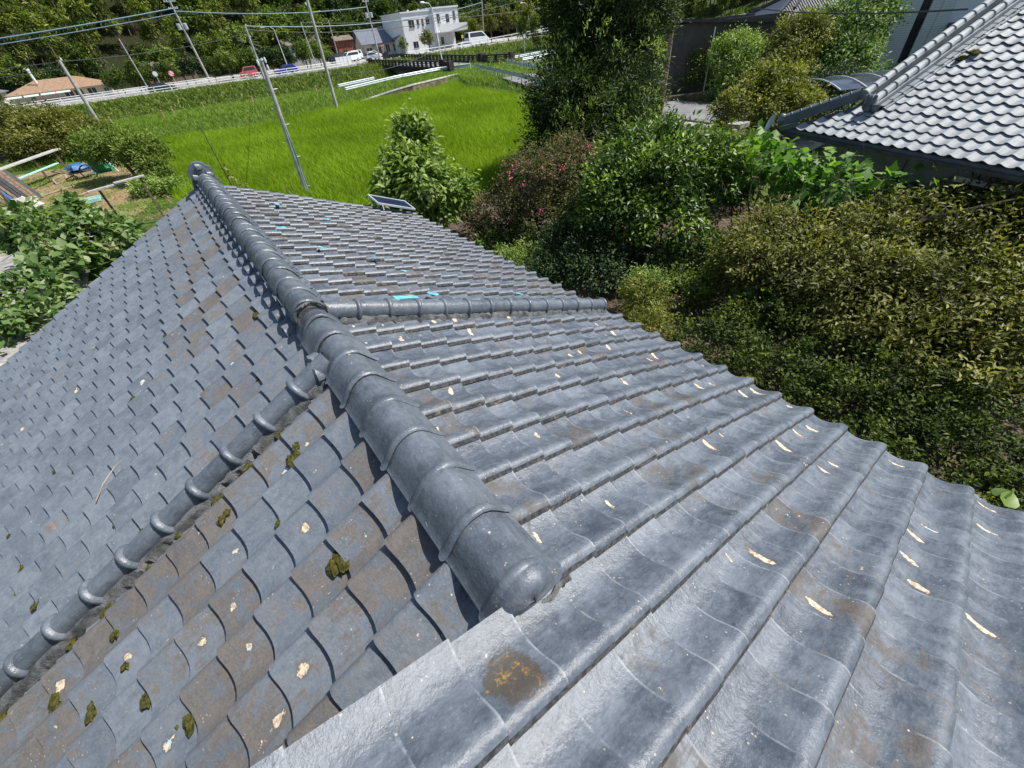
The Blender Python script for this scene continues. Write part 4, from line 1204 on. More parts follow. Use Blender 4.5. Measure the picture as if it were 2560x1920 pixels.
# hip ridge, verge caps
def caps_along(p0, p1, n_, r, name, mat, coll=0.014, ny=10):
    p0 = np.array(p0); p1 = np.array(p1); d = (p1 - p0); L = np.linalg.norm(d) / n_; X = d / np.linalg.norm(d)
    Y = np.cross(np.array((0, 0, 1.0)), X); Y /= np.linalg.norm(Y); Z = np.cross(X, Y)
    me = collar_mb(r, L * 1.02, coll, n=ny).mesh(name, mat, True, (0, 0, 0), 60)
    for i in range(n_):
        o = link(name, me, nh); mw = Matrix.Identity(4); p = p0 + d * i / n_ - np.array(nh.location)
        for a in range(3): mw[a][0] = X[a]; mw[a][1] = Y[a]; mw[a][2] = Z[a]; mw[a][3] = p[a]
        o.matrix_local = mw
hipA = NA + np.array((-.05, .05, 0.20)) - Nn * .06 - Ne * .06; hipB = npt(0.95, 1.05) + np.array((0, 0, 0.27))
mb = MB(); mb.bar(hipA - (0, 0, .06), hipB - (0, 0, .06), 0.17, 0.20); part(nh, 'hip_ridge_bed', mb, M['nlip'])  # bed coloured dark for the unlit side of the hip
caps_along(hipB, hipA, 8, 0.075, 'hip_ridge_cap', M['nridge'])
mb = MB(); mb.blob(hipA + (0, 0, -.02), (.10, .10, .14), 2, 7, 0, .12); part(nh, 'hip_end_tile', mb, M['nridge'], True)
mb = MB(); mb.bar(npt(-0.12, -0.05, -0.02), npt(0.25, 0.15, 0.02), .12, .10); part(nh, 'corner_tile', mb, M['nridge'])
for (a, nm, b0, h) in ((0.98, 'verge_cap', 1.25, 0.14), (1.42, 'descending_ridge_cap', 0.98, 0.19)):
    caps_along(npt(a, apex_b, h), npt(a, b0, h), 18, 0.085, nm, M['ntile'])
mb = MB()
for (a, b0, w_) in ((0.98, 1.2, 0.20), (1.42, 0.98, 0.26)):
    mb.bar(npt(a, b0, 0.09), npt(a, apex_b, 0.09), w_, 0.13)
part(nh, 'verge_bed', mb, M['ntile'])
mb = MB()
for i in range(21):
    mb.bar(npt(1.60, 1.05 + i * .24, 0.05), npt(1.60, 1.05 + i * .24 + .21, 0.05), 0.10, 0.035)
    mb.bar(npt(1.71, 1.03 + i * .24, 0.035), npt(1.71, 1.03 + i * .24 + .21, 0.035), 0.05, 0.03)
part(nh, 'flat_courses', mb, M['ntile'])
mb = MB()
for (a, b, h, s_) in ((1.42, .93, .24, .13), (1.32, .92, .12, .10), (1.54, .92, .12, .11), (1.42, .90, .10, .12), (1.34, .95, .32, .05), (1.50, .95, .32, .05)):
    mb.blob(npt(a, b, h), (s_, s_ * .8, s_), int(a * 100 + h * 10), 7, 0, .12)
part(nh, 'ridge_ornament', mb, M['nlip'], True)
mb = MB(); mb.blob(npt(1.95, 2.95, 0.05), (.16, .10, .06), 3, 7, 0, .3); mb.blob(npt(1.85, 2.78, 0.04), (.10, .10, .05), 5, 7, 0, .3); part(nh, 'moss_clump', mb, M['moss'], True)
# satellite dish at the corner
sd = thing('satellite_dish', 'pale satellite dish on a short mast at the corner of the silver roof', 'satellite dish', tuple(NA + np.array((-0.32, .20, -0.5))))
mb = MB(); c0 = NA + np.array((-.34, .24, .13)); ax_ = np.array((-0.62, 0.72, 0.30)); ax_ /= np.linalg.norm(ax_)
s_ = np.cross(ax_, (0, 0, 1)); s_ /= np.linalg.norm(s_); t_ = np.cross(s_, ax_)
vs = []; fs = []
for i in range(5):
    rr = 0.22 * i / 4
    for j in range(16):
        th = 2 * PI * j / 16
        vs.append(c0 + s_ * rr * .92 * math.cos(th) + t_ * rr * math.sin(th) + ax_ * (rr * rr * 1.1))
for i in range(4):
    for j in range(16):
        j2 = (j + 1) % 16; fs.append((i * 16 + j, i * 16 + j2, (i + 1) * 16 + j2, (i + 1) * 16 + j))
vs2 = [v - ax_ * .012 for v in vs]; mb.add(vs, fs); mb.add(vs2, [f[::-1] for f in fs]); part(sd, 'dish', mb, M['alu'], True)
mb = MB(); mb.tube([c0 - ax_ * .02, c0 - ax_ * .10, c0 - ax_ * .10 - np.array((0, 0, .6))], .02, 8); part(sd, 'mast', mb, M['darkmetal'], True)
mb = MB(); mb.tube([c0 - t_ * .2, c0 + ax_ * .26 - t_ * .12], .008, 6); mb.blob(c0 + ax_ * .27 - t_ * .12, (.04, .04, .05), 1, 6); part(sd, 'receiver_arm', mb, M['white'], True)

# ------------------------------------------------------------------ other buildings on the right
def facing_bar(root, name, a, b, z0, z1, th, mat):
    a = np.array((a[0], a[1], (z0 + z1) / 2)); b = np.array((b[0], b[1], (z0 + z1) / 2))
    return part(root, name, MB().bar(a, b, th, z1 - z0), mat)
# dark shed with a flat roof
sh = thing('garden_shed', 'long dark brown shed with a flat metal roof behind the garden trees', 'shed', (33, 19, 0.3))
SA, SB = np.array((29.4, 21.2)), np.array((36.4, 17.0)); sdv = (SB - SA) / np.linalg.norm(SB - SA); spv = np.array((-sdv[1], sdv[0]))
if spv[0] < 0: spv = -spv
SC, SD = SB + spv * 4, SA + spv * 4
for (p, q) in ((SA, SB), (SB, SC), (SC, SD), (SD, SA)): facing_bar(sh, 'wall', p, q, .3, 4.62 if p is not SB else 4.3, .12, M['brownwall'])
mb = MB(); rz = [4.95, 4.25, 4.25, 4.95]
cor = [SA - sdv * .3 - spv * .35, SB + sdv * .3 - spv * .35, SC + sdv * .3 + spv * .3, SD - sdv * .3 + spv * .3]
plane(mb, [(c[0], c[1], z) for c, z in zip(cor, rz)], 0, -.16); part(sh, 'roof', mb, M['darkmetal'])
pp = SA + sdv * 3.2 - spv * .12; part(sh, 'drain_pipe', MB().tube([(pp[0], pp[1], 4.3), (pp[0], pp[1], .4)], .05, 8), M['white'], True)
pp = SA + sdv * 3.7 - spv * .07; part(sh, 'vent', MB().obox((pp[0], pp[1], 3.7), (*sdv * .14, 0), (*spv * .03, 0), (0, 0, .14)), M['glass'])
# black tiled house behind it
def tiled_house(name, label, P0, ex_, L, Wd, z0, ze, pitch, roofm, wallm, rows=14, cols=26, over=.6, windows=(), hip=True, gablet=None):
    """hip roof house: P0 ground corner, ex_ direction of the long eave facing the viewer, depth to the other side"""
    ex_ = np.array((*ex_, 0.0)); ex_ /= np.linalg.norm(ex_); ey_ = np.array((-ex_[1], ex_[0], 0.0))
    P0 = np.array((P0[0], P0[1], z0)); t = thing(name, label, 'house', tuple(P0 + ex_ * L / 2))
    def Q(x, y, z): return P0 + ex_ * x + ey_ * y + np.array((0, 0, z - z0))
    for (a, b) in (((0, 0), (L, 0)), ((L, 0), (L, Wd)), ((L, Wd), (0, Wd)), ((0, Wd), (0, 0))):
        p, q = Q(*a, (z0 + ze) / 2), Q(*b, (z0 + ze) / 2); part(t, 'wall', MB().bar(p, q, .15, ze - z0), wallm)
    zr = ze + (Wd / 2 + over) * pitch
    o_ = over
    c = [Q(-o_, -o_, ze), Q(L + o_, -o_, ze), Q(L + o_, Wd + o_, ze), Q(-o_, Wd + o_, ze)]
    hx = Wd / 2 if hip else -o_
    r0, r1 = Q(hx if hip else -o_, Wd / 2, zr), Q(L - hx if hip else L + o_, Wd / 2, zr)
    mb = MB(); plane(mb, [c[0], c[1], r1, r0], 0, -.12); plane(mb, [c[2], c[3], r0, r1], 0, -.12)
    if hip: plane(mb, [c[1], c[2], r1], 0, -.12); plane(mb, [c[3], c[0], r0], 0, -.12)
    ro = part(t, 'roof', mb, roofm)
    if not hip:
        mb = MB(); mb.add([Q(0, 0, ze - .2), Q(0, Wd, ze - .2), Q(0, Wd / 2, zr - .3)], [(0, 1, 2)]); mb.add([Q(L, 0, ze - .2), Q(L, Wd, ze - .2), Q(L, Wd / 2, zr - .3)], [(0, 1, 2)]); part(t, 'gable_wall', mb, wallm)
    return t, Q, c, (r0, r1), zr
bt, Q, c, rr_, zr = tiled_house('tiled_house_far', 'dark tiled house with black ridges behind the brown shed', (60.3, 29.8), (0.80, -0.60), 12, 9, .4, 2.9, .50, M['black_tile'], M['cream'], over=.7)
bt.name = 'black_roof_house'
# its tile columns: each course as ribs, plus ridges
mb = MB()
for i in range(46):
    f = (i + .5) / 46
    a = c[0] + (c[1] - c[0]) * f; 
    lo = 9 / 2 + .7; x_ = f * (12 + 1.4)
    h_ = min(1.0, x_ / lo, (13.4 - x_) / lo)
    top = a + (np.array((0, 0, 1.0)) * lo * .5 + (np.array(Q(0, 1, 0)) - np.array(Q(0, 0, 0))) * lo) * h_
    mb.tube([a + (0, 0, .03), top + (0, 0, .03)], .055, 6)
o = part(bt, 'tile_courses', mb, M['black_tile'], True); o['kind'] = 'stuff'
mb = MB()
for (p, q) in ((c[0], rr_[0]), (c[1], rr_[1]), (rr_[0], rr_[1]), (c[3], rr_[0]), (c[2], rr_[1])): mb.bar(p + (0, 0, .12), q + (0, 0, .15), .26, .26)
mb.bar(c[0] * .62 + rr_[0] * .38 + (0, 0, .1) + (c[1] - c[0]) * .10, c[0] * .02 + rr_[0] * .98 + (0, 0, .2) + (c[1] - c[0]) * .06, .22, .3)
part(bt, 'roof_ridge', mb, M['black_tile'])
for x_ in (1.2, 5.0, 8.4):
    w_ = part(bt, 'window', MB().obox(Q(x_ + .9, -.09, 1.7), (Q(1, 0, 0) - Q(0, 0, 0)) * .85, (Q(0, 1, 0) - Q(0, 0, 0)) * .03, (0, 0, .55)), M['glass'])
    part(w_, 'frame', MB().obox(Q(x_ + .9, -.12, 2.28), (Q(1, 0, 0) - Q(0, 0, 0)) * .95, (Q(0, 1, 0) - Q(0, 0, 0)) * .05, (0, 0, .05)), M['alu'])
part(bt, 'porch_roof', MB().obox(Q(5.5, -.5, 2.35), (Q(1, 0, 0) - Q(0, 0, 0)) * 4.5, (Q(0, 1, 0) - Q(0, 0, 0)) * .5, (0, 0, .06)), M['darkmetal'])
# white building faced with small tiles (two wings with a dark recess between)
wb = thing('white_tiled_building', 'tall white building faced with narrow tiles behind the silver roof', 'building', (38, 9, 0.3))
wd = np.array((.35, -.937)); wd /= np.linalg.norm(wd); wp = np.array((-wd[1], wd[0])); wp = wp if wp[0] > 0 else -wp
W0 = np.array((36.1, 10.65))
def wbx(x0, x1, d0, d1, z0, z1, nm, mat):
    cc = W0 + wd * (x0 + x1) / 2 + wp * (d0 + d1) / 2
    return part(wb, nm, MB().obox((cc[0], cc[1], (z0 + z1) / 2), (*wd * (x1 - x0) / 2, 0), (*wp * (d1 - d0) / 2, 0), (0, 0, (z1 - z0) / 2)), mat)
wbx(0.0, .84, 0, 5, .3, 8.6, 'wall', M['walltile'])
wbx(.84, 1.26, .5, 5, .3, 8.6, 'recess_wall', M['brownwall'])
o = wbx(.87, 1.23, .44, .50, 2.6, 4.4, 'window', M['glass'])
wbx(1.26, 2.30, -.1, 5, .3, 8.6, 'wall', M['walltile'])
wbx(2.30, 9.0, .5, 6, .3, 8.6, 'wall', M['whitewall'])
wbx(2.45, 9.4, -1.2, .5, 3.35, 3.60, 'canopy', M['darkmetal'])
for x_ in (3.6, 5.0):
    o = wbx(x_, x_ + .7, .44, .5, 4.7, 6.0, 'window', M['glass'])
wbx(-0.1, 9.1, -.15, 6.1, 8.6, 8.8, 'parapet', M['white'])
# carport with a curved smoked roof
cp = thing('carport', 'carport with a curved smoked roof beside the silver tiled roof', 'carport', (24.5, 7.2, 0.3))
c1, c2 = np.array((22.9, 8.15)), np.array((26.6, 5.6)); cd = (c2 - c1) / np.linalg.norm(c2 - c1); cv = np.array((-cd[1], cd[0])); cv = cv if cv[0] > 0 else -cv
for i in range(4):
    mb = MB(); vs = []
    for q in range(7):
        t = q / 6; zz = 2.35 + .42 * math.sin(PI * (.15 + .60 * t)); 
        for e_ in (i * 1.05 + .03, i * 1.05 + 1.02): p = c1 + cd * e_ + cv * (t * 2.6 - .9); vs.append((p[0], p[1], zz))
    vs2 = [(a, b, z_ - .015) for a, b, z_ in vs]; fs = [(2 * q, 2 * q + 1, 2 * q + 3, 2 * q + 2) for q in range(6)]
    mb.add(vs, fs); mb.add(vs2, [f[::-1] for f in fs]); part(cp, 'roof_panel', mb, M['carportroof'], True)
for i in range(5):
    mb = MB(); P_ = []
    for q in range(7):
        t = q / 6; zz = 2.36 + .42 * math.sin(PI * (.15 + .60 * t)); p = c1 + cd * (i * 1.05) + cv * (t * 2.6 - .9); P_.append((p[0], p[1], zz))
    part(cp, 'rib', mb.tube(P_, .03, 6), M['alu'], True)
for e_ in (.1, 4.1):
    p = c1 + cd * e_ + cv * 1.6; part(cp, 'post', MB().tube([(p[0], p[1], .3), (p[0], p[1], 2.7)], .05, 8), M['darkmetal'], True)
# concrete post box-like pillar in the garden, low garden wall and kerb
solo('gate_pillar', MB().box((-.28, -.22, 0), (.28, .22, 1.45)).box((-.34, -.28, 1.45), (.34, .28, 1.60)).box((-.30, -.24, 1.0), (.30, .24, 1.03)).box((-.30, -.24, 1.2), (.30, .24, 1.23)), M['concrete'], 'square concrete gate pillar among the yellow green bushes', 'pillar', off=(0, 0, 0)).location = (18.2, 9.1, 0.4)
solo('garden_kerb', MB().bar((27.6, 21.6, .62), (35.0, 16.6, .62), .5, .5), M['wallstone'], 'low dark stained kerb wall edging the shed planting bed', 'kerb')

# ------------------------------------------------------------------ fences, guard rails, bridge
def gzf(x, y): return float(gz(x, y))
def pipe_fence(name, label, path, h=1.1, rails=3, step=2.0, mat=None, r=.045, group=None, bars=None):
    P = [np.array(p, float) for p in path]
    t = thing(name, label, 'fence', tuple(P[0]), group)
    mat = mat or M['white']
    seg = [np.linalg.norm(P[i + 1] - P[i]) for i in range(len(P) - 1)]; tot = sum(seg)
    def at(s):
        for i, L in enumerate(seg):
            if s <= L or i == len(seg) - 1: return P[i] + (P[i + 1] - P[i]) * (s / L)
            s -= L
    n = max(2, int(tot / step))
    me = None
    for i in range(n + 1):
        p = at(tot * i / n)
        if me is None: me = MB().box((-r, -r, -.05), (r, r, h)).mesh('post', mat)
        o = link('post', me, t); o.location = tuple(p - P[0])
    for k in range(rails):
        z = h * (k + 1) / rails - .05
        part(t, 'rail', MB().tube([p + (0, 0, z) for p in P], r, 6), mat, True)
    return t
pipe_fence('pipe_fence', 'long white three rail fence along the near side of the far road', [(-60, 106.6, 1.18), (38.5, 106.6, 1.18)], 1.15, 3, 2.5, group=None, r=.06)
pipe_fence('pipe_fence', 'white three rail fence on the house side of the far road', [(-60, 117.0, 1.16), (14, 117.0, 1.16)], 1.1, 3, 3.0, r=.055)
pipe_fence('pipe_fence', 'white pipe fence on top of the bank to the right of the bridge', [(52.5, 106.8, 1.2), (72, 106.8, 1.5), (100, 106.8, 2.3), (130, 106.8, 3.4)], 1.1, 2, 2.5, r=.07)
pipe_fence('pipe_fence', 'short white fence showing between the shed roof and the black tiled house', [(64, 41, 2.4), (72, 35, 2.8)], 1.1, 3, 1.5, r=.05)
def guardrail(label, path, h=.72, step=2.0, posts=M['white'], beam=M['galv'], group=None, z=None):
    P = [np.array((p[0], p[1], p[2] if len(p) > 2 else .98), float) for p in path]
    t = thing('guardrail', label, 'guardrail', tuple(P[0]), group)
    seg = [np.linalg.norm(P[i + 1] - P[i]) for i in range(len(P) - 1)]; tot = sum(seg)
    def at(s):
        for i, L in enumerate(seg):
            if s <= L or i == len(seg) - 1: return P[i] + (P[i + 1] - P[i]) * (s / L)
            s -= L
    n = max(2, int(tot / step)); me = MB().tube([(0, 0, -.3), (0, 0, h + .04)], .06, 8).mesh('post', posts, True)
    for i in range(n + 1):
        o = link('post', me, t); o.location = tuple(at(tot * i / n) - P[0])
    mb = MB()   # W section beam
    vs = []; prof = [(0, -.17), (.05, -.12), (.05, -.05), (0, 0), (.05, .05), (.05, .12), (0, .17)]
    m = 24
    for i in range(m + 1):
        p = at(tot * i / m); d = at(min(tot, tot * i / m + .3)) - at(max(0, tot * i / m - .3)); d /= np.linalg.norm(d); s = np.array((-d[1], d[0], 0))
        for a, b in prof: vs.append(p + s * (a + .07) + (0, 0, h - .17 + b))
    fs = []
    for i in range(m):
        for j in range(6):
            a = i * 7 + j; fs.append((a, a + 7, a + 8, a + 1))
    mb.add(vs, fs); part(t, 'beam', mb, beam, True)
    return t
guardrail('grey guardrail along the levee left of the bridge, ending in the grass', [(39.0, 60.4, 1.0), (35.3, 62.4, .95), (28.0, 62.0, .85), (20.0, 58.8, .75)], step=2.6)
guardrail('short grey guardrail on the river side of the levee path', [(27.2, 67.0, .75), (21.2, 64.6, .75)], step=2.4)
guardrail('grey blue guardrail curving along the near side of the lane', [(38.6, 58.6), (36.0, 52.0), (33.0, 44.0), (29.9, 36.2), (28.1, 32.4)], step=3.2, posts=M['galv'])
guardrail('guardrail with white posts on the far side of the curved lane', [(43.2, 57.2), (40.0, 50.5), (37.0, 43.0), (34.6, 37.4)], step=2.0)
guardrail('far pale guardrail on the river side of the lane leading right from the bridge', [(47.0, 62.0), (58, 63.5), (72, 66)], step=2.5, posts=M['white'])
guardrail('pale guardrail on the near side of the lane leading right from the bridge', [(45.6, 56.8), (57, 57.8), (70, 60.5)], step=2.5, posts=M['white'])
# bridge
br = thing('road_bridge', 'dark weathered concrete bridge with pierced balustrades over the river', 'bridge', (42, 84, 0))
part(br, 'deck', MB().add([(41.5, 103.5, 1.1), (50.0, 103.5, 1.1), (45.2, 66.0, 1.02), (37.8, 66.0, 1.02), (41.5, 103.5, .55), (50.0, 103.5, .55), (45.2, 66.0, .45), (37.8, 66.0, .45)], [(0, 3, 2, 1), (4, 5, 6, 7), (0, 1, 5, 4), (1, 2, 6, 5), (2, 3, 7, 6), (3, 0, 4, 7)]), M['bridge'])
part(br, 'girder', MB().bar((42.2, 102, .15), (38.6, 67, .10), .5, .8).bar((49, 102, .15), (44.4, 67, .1), .5, .8), M['plaster'])
for y_ in (78, 91): part(br, 'pier', MB().bar((38.9 + (y_ - 67) * .1, y_, -.3), (45.5 + (y_ - 67) * .1, y_, -.3), .9, 1.5), M['bridge'])
def balustrade(a, b, nm, n):
    a = np.array(a, float); b = np.array(b, float); d = b - a; L = np.linalg.norm(d); d /= L
    part(br, 'balustrade_rail', MB().bar(a + (0, 0, .98), b + (0, 0, .98), .34, .18).bar(a + (0, 0, .14), b + (0, 0, .14), .34, .28), M['bridge'])
    me = MB().bar((0, 0, .56), d * .42 + (0, 0, .56), .26, .70).mesh('baluster', M['bridge'])
    for i in range(n):
        o = link('baluster', me, br); o.location = tuple(a + d * (L * (i + .3) / n) - np.array(br.location))
    for q in (.42, .70): part(br, 'cross_bar', MB().bar(a + (0, 0, q), b + (0, 0, q), .10, .09), M['bridge'])
    for p in (a, b): part(br, 'end_post', MB().box(p + (-.35, -.35, 0), p + (.35, .35, 1.25)), M['bridge'])
balustrade((41.0, 100.5, 1.1), (37.9, 66.0, 1.02), 'b', 20)
balustrade((37.9, 65.5, 1.02), (36.2, 61.0, 1.0), 'b', 4)
balustrade((49.6, 103.0, 1.12), (45.0, 66.5, 1.04), 'b', 22)
balustrade((45.0, 66.0, 1.04), (46.6, 60.6, 1.0), 'b', 3)
# retaining walls by the paddy
mb = MB(); W_ = [(19.4, 54.3, .15), (22.8, 54.4, .55), (26.4, 53.7, .95), (31.0, 55.0, 1.0), (34.8, 57.0, .95)]
vs = []
for x_, y_, h_ in W_: vs += [(x_, y_, -.1), (x_ + .02, y_ + .12, h_), (x_, y_ + .45, h_), (x_, y_ + .45, -.1)]
mb.add(vs, [(i * 4 + k, i * 4 + 4 + k, i * 4 + 4 + (k + 1) % 4, i * 4 + (k + 1) % 4) for i in range(4) for k in range(4)])
rw = thing('retaining_wall', 'brown stained retaining wall at the far edge of the paddy', 'wall', (19.4, 54.3, 0)); part(rw, 'face', mb, M['wallstone'])
part(rw, 'coping', MB().tube([(x_ + .02, y_ + .22, h_ + .03) for x_, y_, h_ in W_], .14, 6), M['concrete'])
mb = MB(); W2 = [(32.6, 52.0, .35), (31.0, 46.0, .42), (30.2, 41.5, .42), (29.2, 36.0, .35)]
for i in range(3): mb.bar((*W2[i][:2], .15), (*W2[i + 1][:2], .15), .25, .55)
solo('low_wall', mb, M['bridge'], 'low dark wall between the paddy and the lane bank', 'wall')
mb = MB(); mb.bar((20.5, 104.6, .3), (40.5, 104.6, .35), .5, 1.7); solo('river_wall', mb, M['wallstone'], 'brown retaining wall under the far road left of the bridge', 'wall')

# ------------------------------------------------------------------ poles, lamps, signs and cables
def pole(label, base, top, r0, r1, mat=None, group=None, name='utility_pole', arms=0, trafo=False, steps=0, insul=0):
    base = np.array(base, float); top = np.array(top, float)
    t = thing(name, label, 'pole', tuple(base), group)
    part(t, 'shaft', MB().tube([base - (0, 0, .1), (base + top) / 2, top], [r0, (r0 + r1) / 2, r1], 10), mat or M['pole'], True)
    d = top - base
    for k in range(arms):
        c = base + d * (0.95 - .075 * k); a = part(t, 'cross_arm', MB().box(c + (-1.0 + .2 * k, -.06, -.05), c + (1.0 - .2 * k, .06, .05)), M['galv'])
        for x_ in (-.85, -.45, .45, .85): part(a, 'insulator', MB().tube([c + (x_ * (1 - .2 * k), 0, .05), c + (x_ * (1 - .2 * k), 0, .13), c + (x_ * (1 - .2 * k), 0, .25)], [.05, .08, .05], 7), M['white'], True)
    if trafo:
        for x_ in (-.55, .55):
            c = base + d * .68 + np.array((x_, 0, 0)); part(t, 'transformer', MB().tube([c - (0, 0, .45), c - (0, 0, .40), c + (0, 0, .40), c + (0, 0, .47)], [.25, .33, .33, .20], 12), M['galv'], True)
    for k in range(insul):
        c = base + d * (.985 - .10 * k) + np.array((.22 * (-1) ** k, 0, 0)); part(t, 'insulator', MB().tube([c, c + (0, 0, .12), c + (0, 0, .24)], [.05, .085, .04], 8), M['white'], True)
    for k in range(steps):
        c = base + d * (.10 + .12 * k); sgn = (-1) ** k
        part(t, 'step_bolt', MB().tube([c, c + (sgn * .26, 0, 0)], .014, 5), M['galv'])
    return t
NPB, NPT = (4.33, 23.0, 0.0), (4.62, 23.0, 5.40)
pole('nearest slim grey pole rising behind the far edge of the tiled roof', NPB, NPT, .112, .075, steps=7, insul=0)
t_ = thing('pole_bracket', 'grey bracket with white insulators on top of the nearest pole', 'bracket', NPT)
part(t_, 'arm', MB().tube([(4.62, 23.0, 5.40), (4.60, 23.0, 5.46)], .10, 10), M['galv'], True)
for k, (dx, dz) in enumerate(((-.16, -.10), (.15, -.30), (.15, -.05))):
    c = np.array((4.61 + dx, 22.95, 5.36 + dz)); part(t_, 'insulator', MB().tube([c, c + (0, 0, .09), c + (0, 0, .2)], [.03, .05, .025], 8), M['white'], True)
pole('tall pole beyond the paddy in line with the nearest pole, with insulators at the top', (21.1, 105.6, 1.1), (21.36, 105.6, 9.05), .20, .15, insul=4)
pole('concrete pole standing at the paddy edge left of the bridge', (16.2, 52.0, 0.2), (16.6, 52.0, 9.4), .17, .12, M['pole'], arms=0, insul=2)
pole('plain pole standing in the shrubs by the left river bank', (-4.8, 72.0, .2), (-4.7, 72.0, 6.65), .20, .15, insul=1)
pole('tall pole with two grey transformers and a crossarm in front of the hillside', (13.6, 119.5, 1.1), (13.1, 119.5, 14.2), .21, .15, arms=2, trafo=True)
pole('thin pole among the bushes at the foot of the hill', (2.75, 121.0, 1.1), (2.5, 121.0, 9.2), .12, .09)
pole('thin pale pole at the roadside right of the blue car', (35.4, 118.5, 1.1), (35.1, 118.5, 9.1), .13, .10)
pole('tall pole with transformers between the parked cars and the black car', (51.4, 119.5, 1.1), (51.1, 119.5, 13.0), .19, .14, arms=2, trafo=True)
pole('thin pole behind the white minivan', (47.1, 136, 1.1), (47.2, 136, 9.5), .13, .1)
pole('thin pole in front of the grey roofed house gable', (57.4, 116.4, 1.1), (57.3, 116.4, 7.6), .11, .09)
pole('pole standing between the white two storey building and the roadside trees', (81.2, 117.5, 1.1), (82.0, 117.5, 12.5), .15, .12, arms=1)
pole('dark brown pole behind the tall conifer', (71.6, 70.0, .9), (72.1, 70, 9.5), .24, .2, M['darkpole'])
def lamp(label, base, top, arm, r=.09, low=None):
    base = np.array(base, float); top = np.array(top, float); arm = np.array(arm, float)
    t = thing('street_lamp', label, 'street lamp', tuple(base))
    mid = top + (arm - top) * .35 + np.array((0, 0, .35 * abs(arm[2] - top[2]) + .1))
    part(t, 'post', MB().tube([base, (base + top) / 2, top, mid, arm], [r, r * .85, r * .65, r * .6, r * .5], 8), M['white'], True)
    d = (arm - mid) / np.linalg.norm(arm - mid)
    part(t, 'lamp_head', MB().tube([arm - d * .1, arm + d * .15, arm + d * .6], [.07, .16, .10], 8), M['white'], True)
    return t
lamp('white street lamp standing at the near end of the bridge', (38.8, 67.5, .9), (38.95, 68.5, 7.9), (37.9, 68.5, 8.5))
lamp('pale street lamp behind the blue car at the foot of the hill', (29.3, 118.4, 1.1), (29.2, 118.4, 8.4), (27.4, 118.4, 8.85))
lamp('pale street lamp by the roadside trees on the right', (97.3, 117.2, 1.1), (96.6, 117.2, 8.2), (94.9, 117.2, 8.8))
lamp('white street lamp at the far end of the bridge', (62.0, 109.0, 1.1), (63.0, 109, 6.2), (64.6, 109.0, 6.9))
def sign(name, label, base, h, shape, mats, yaw=0.0, r=.32):
    t = thing(name, label, 'road sign', base)
    b = np.array(base, float)
    part(t, 'post', MB().tube([b, b + (0, 0, h)], .035, 6), M['white'], True)
    c = b + (0, -.05, h - r * .4)
    if shape == 'tri':
        part(t, 'plate', MB().prism([(c[0] - r, c[2] + r * .55), (c[0], c[2] - r), (c[0] + r, c[2] + r * .55)], c[1] - .02, c[1]), M['white'])
        part(t, 'face', MB().prism([(c[0] - r * .88, c[2] + r * .48), (c[0], c[2] - r * .84), (c[0] + r * .88, c[2] + r * .48)], c[1] - .03, c[1] - .022), mats[0])
    elif shape == 'round':
        part(t, 'plate', MB().prism([(c[0] + r * math.cos(a), c[2] + r * math.sin(a)) for a in np.linspace(0, 2 * PI, 20)[:-1]], c[1] - .02, c[1]), mats[0])
        part(t, 'face', MB().prism([(c[0] + r * .74 * math.cos(a), c[2] + r * .74 * math.sin(a)) for a in np.linspace(0, 2 * PI, 20)[:-1]], c[1] - .03, c[1] - .022), mats[1])
        if len(mats) > 2: part(t, 'slash', MB().bar((c[0] - r * .55, c[1] - .035, c[2] + r * .5), (c[0] + r * .55, c[1] - .035, c[2] - r * .5), .012, .11), mats[2])
    else:
        part(t, 'plate', MB().box((c[0] - r, c[1] - .02, c[2] - r), (c[0] + r, c[1], c[2] + r)), mats[0])
    return t, c
ts, c = sign('stop_sign', 'red triangular stop sign by the side road in front of the grey roofed house', (51.4, 116.6, 1.18), 2.6, 'tri', [M['signred']], r=.55)
fc = bpy.data.curves.new('lettering', 'FONT'); fc.body = '止まれ'; fc.size = .26; fc.align_x = 'CENTER'; fc.extrude = .004
fo = bpy.data.objects.new('lettering', fc); COL.objects.link(fo); fo.parent = ts; fo.location = (c[0] - 51.4, c[1] - .04 - 116.6, c[2] - 1.18 + .05); fo.rotation_euler = (PI / 2, 0, 0); fc.materials.append(M['white'])
bpy.context.view_layer.update(); fm_ = bpy.data.meshes.new_from_object(fo); fl_ = bpy.data.objects.new('lettering', fm_); COL.objects.link(fl_); fl_.parent = ts; fl_.location = fo.location; fl_.rotation_euler = fo.rotation_euler; bpy.data.objects.remove(fo); fl_.name = 'lettering'
sign('no_parking_sign', 'round red rimmed sign on a thin post beside the dark car', (7.5, 117.6, 1.16), 2.6, 'round', [M['signred'], M['white'], M['signred']], r=.5)
sign('round_mirror', 'round pale mirror on a post below the hill', (5.0, 119.0, 1.16), 2.8, 'round', [M['alu'], M['white']], r=.42)
sign('road_sign', 'dark backed sign on a white post at the right fence', (84.6, 107.2, 1.6), 3.0, 'sq', [M['darkmetal']], r=.42)
sign('bus_stop_sign', 'small yellow sign plate on a thin post in front of the white lorry', (68.0, 107.2, 1.2), 2.6, 'sq', [simple("sign_yellow", (0.62, 0.52, 0.06), .5, .05)], r=.3)
sign('round_mirror', 'round mirror on a white post beside the lane right of the bridge', (48.9, 60.3, .9), 3.0, 'round', [M['darkmetal'], M['alu']], r=.34)
def cable(label, a, b, sag, r, mat=None, n=14, group=None):
    a = np.array(a, float); b = np.array(b, float)
    P = [a + (b - a) * t - np.array((0, 0, sag * 4 * t * (1 - t))) for t in np.linspace(0, 1, n)]
    return solo('cable', MB().tube(P, r, 5), mat or M['wire'], label, 'cable', group, smooth=True)
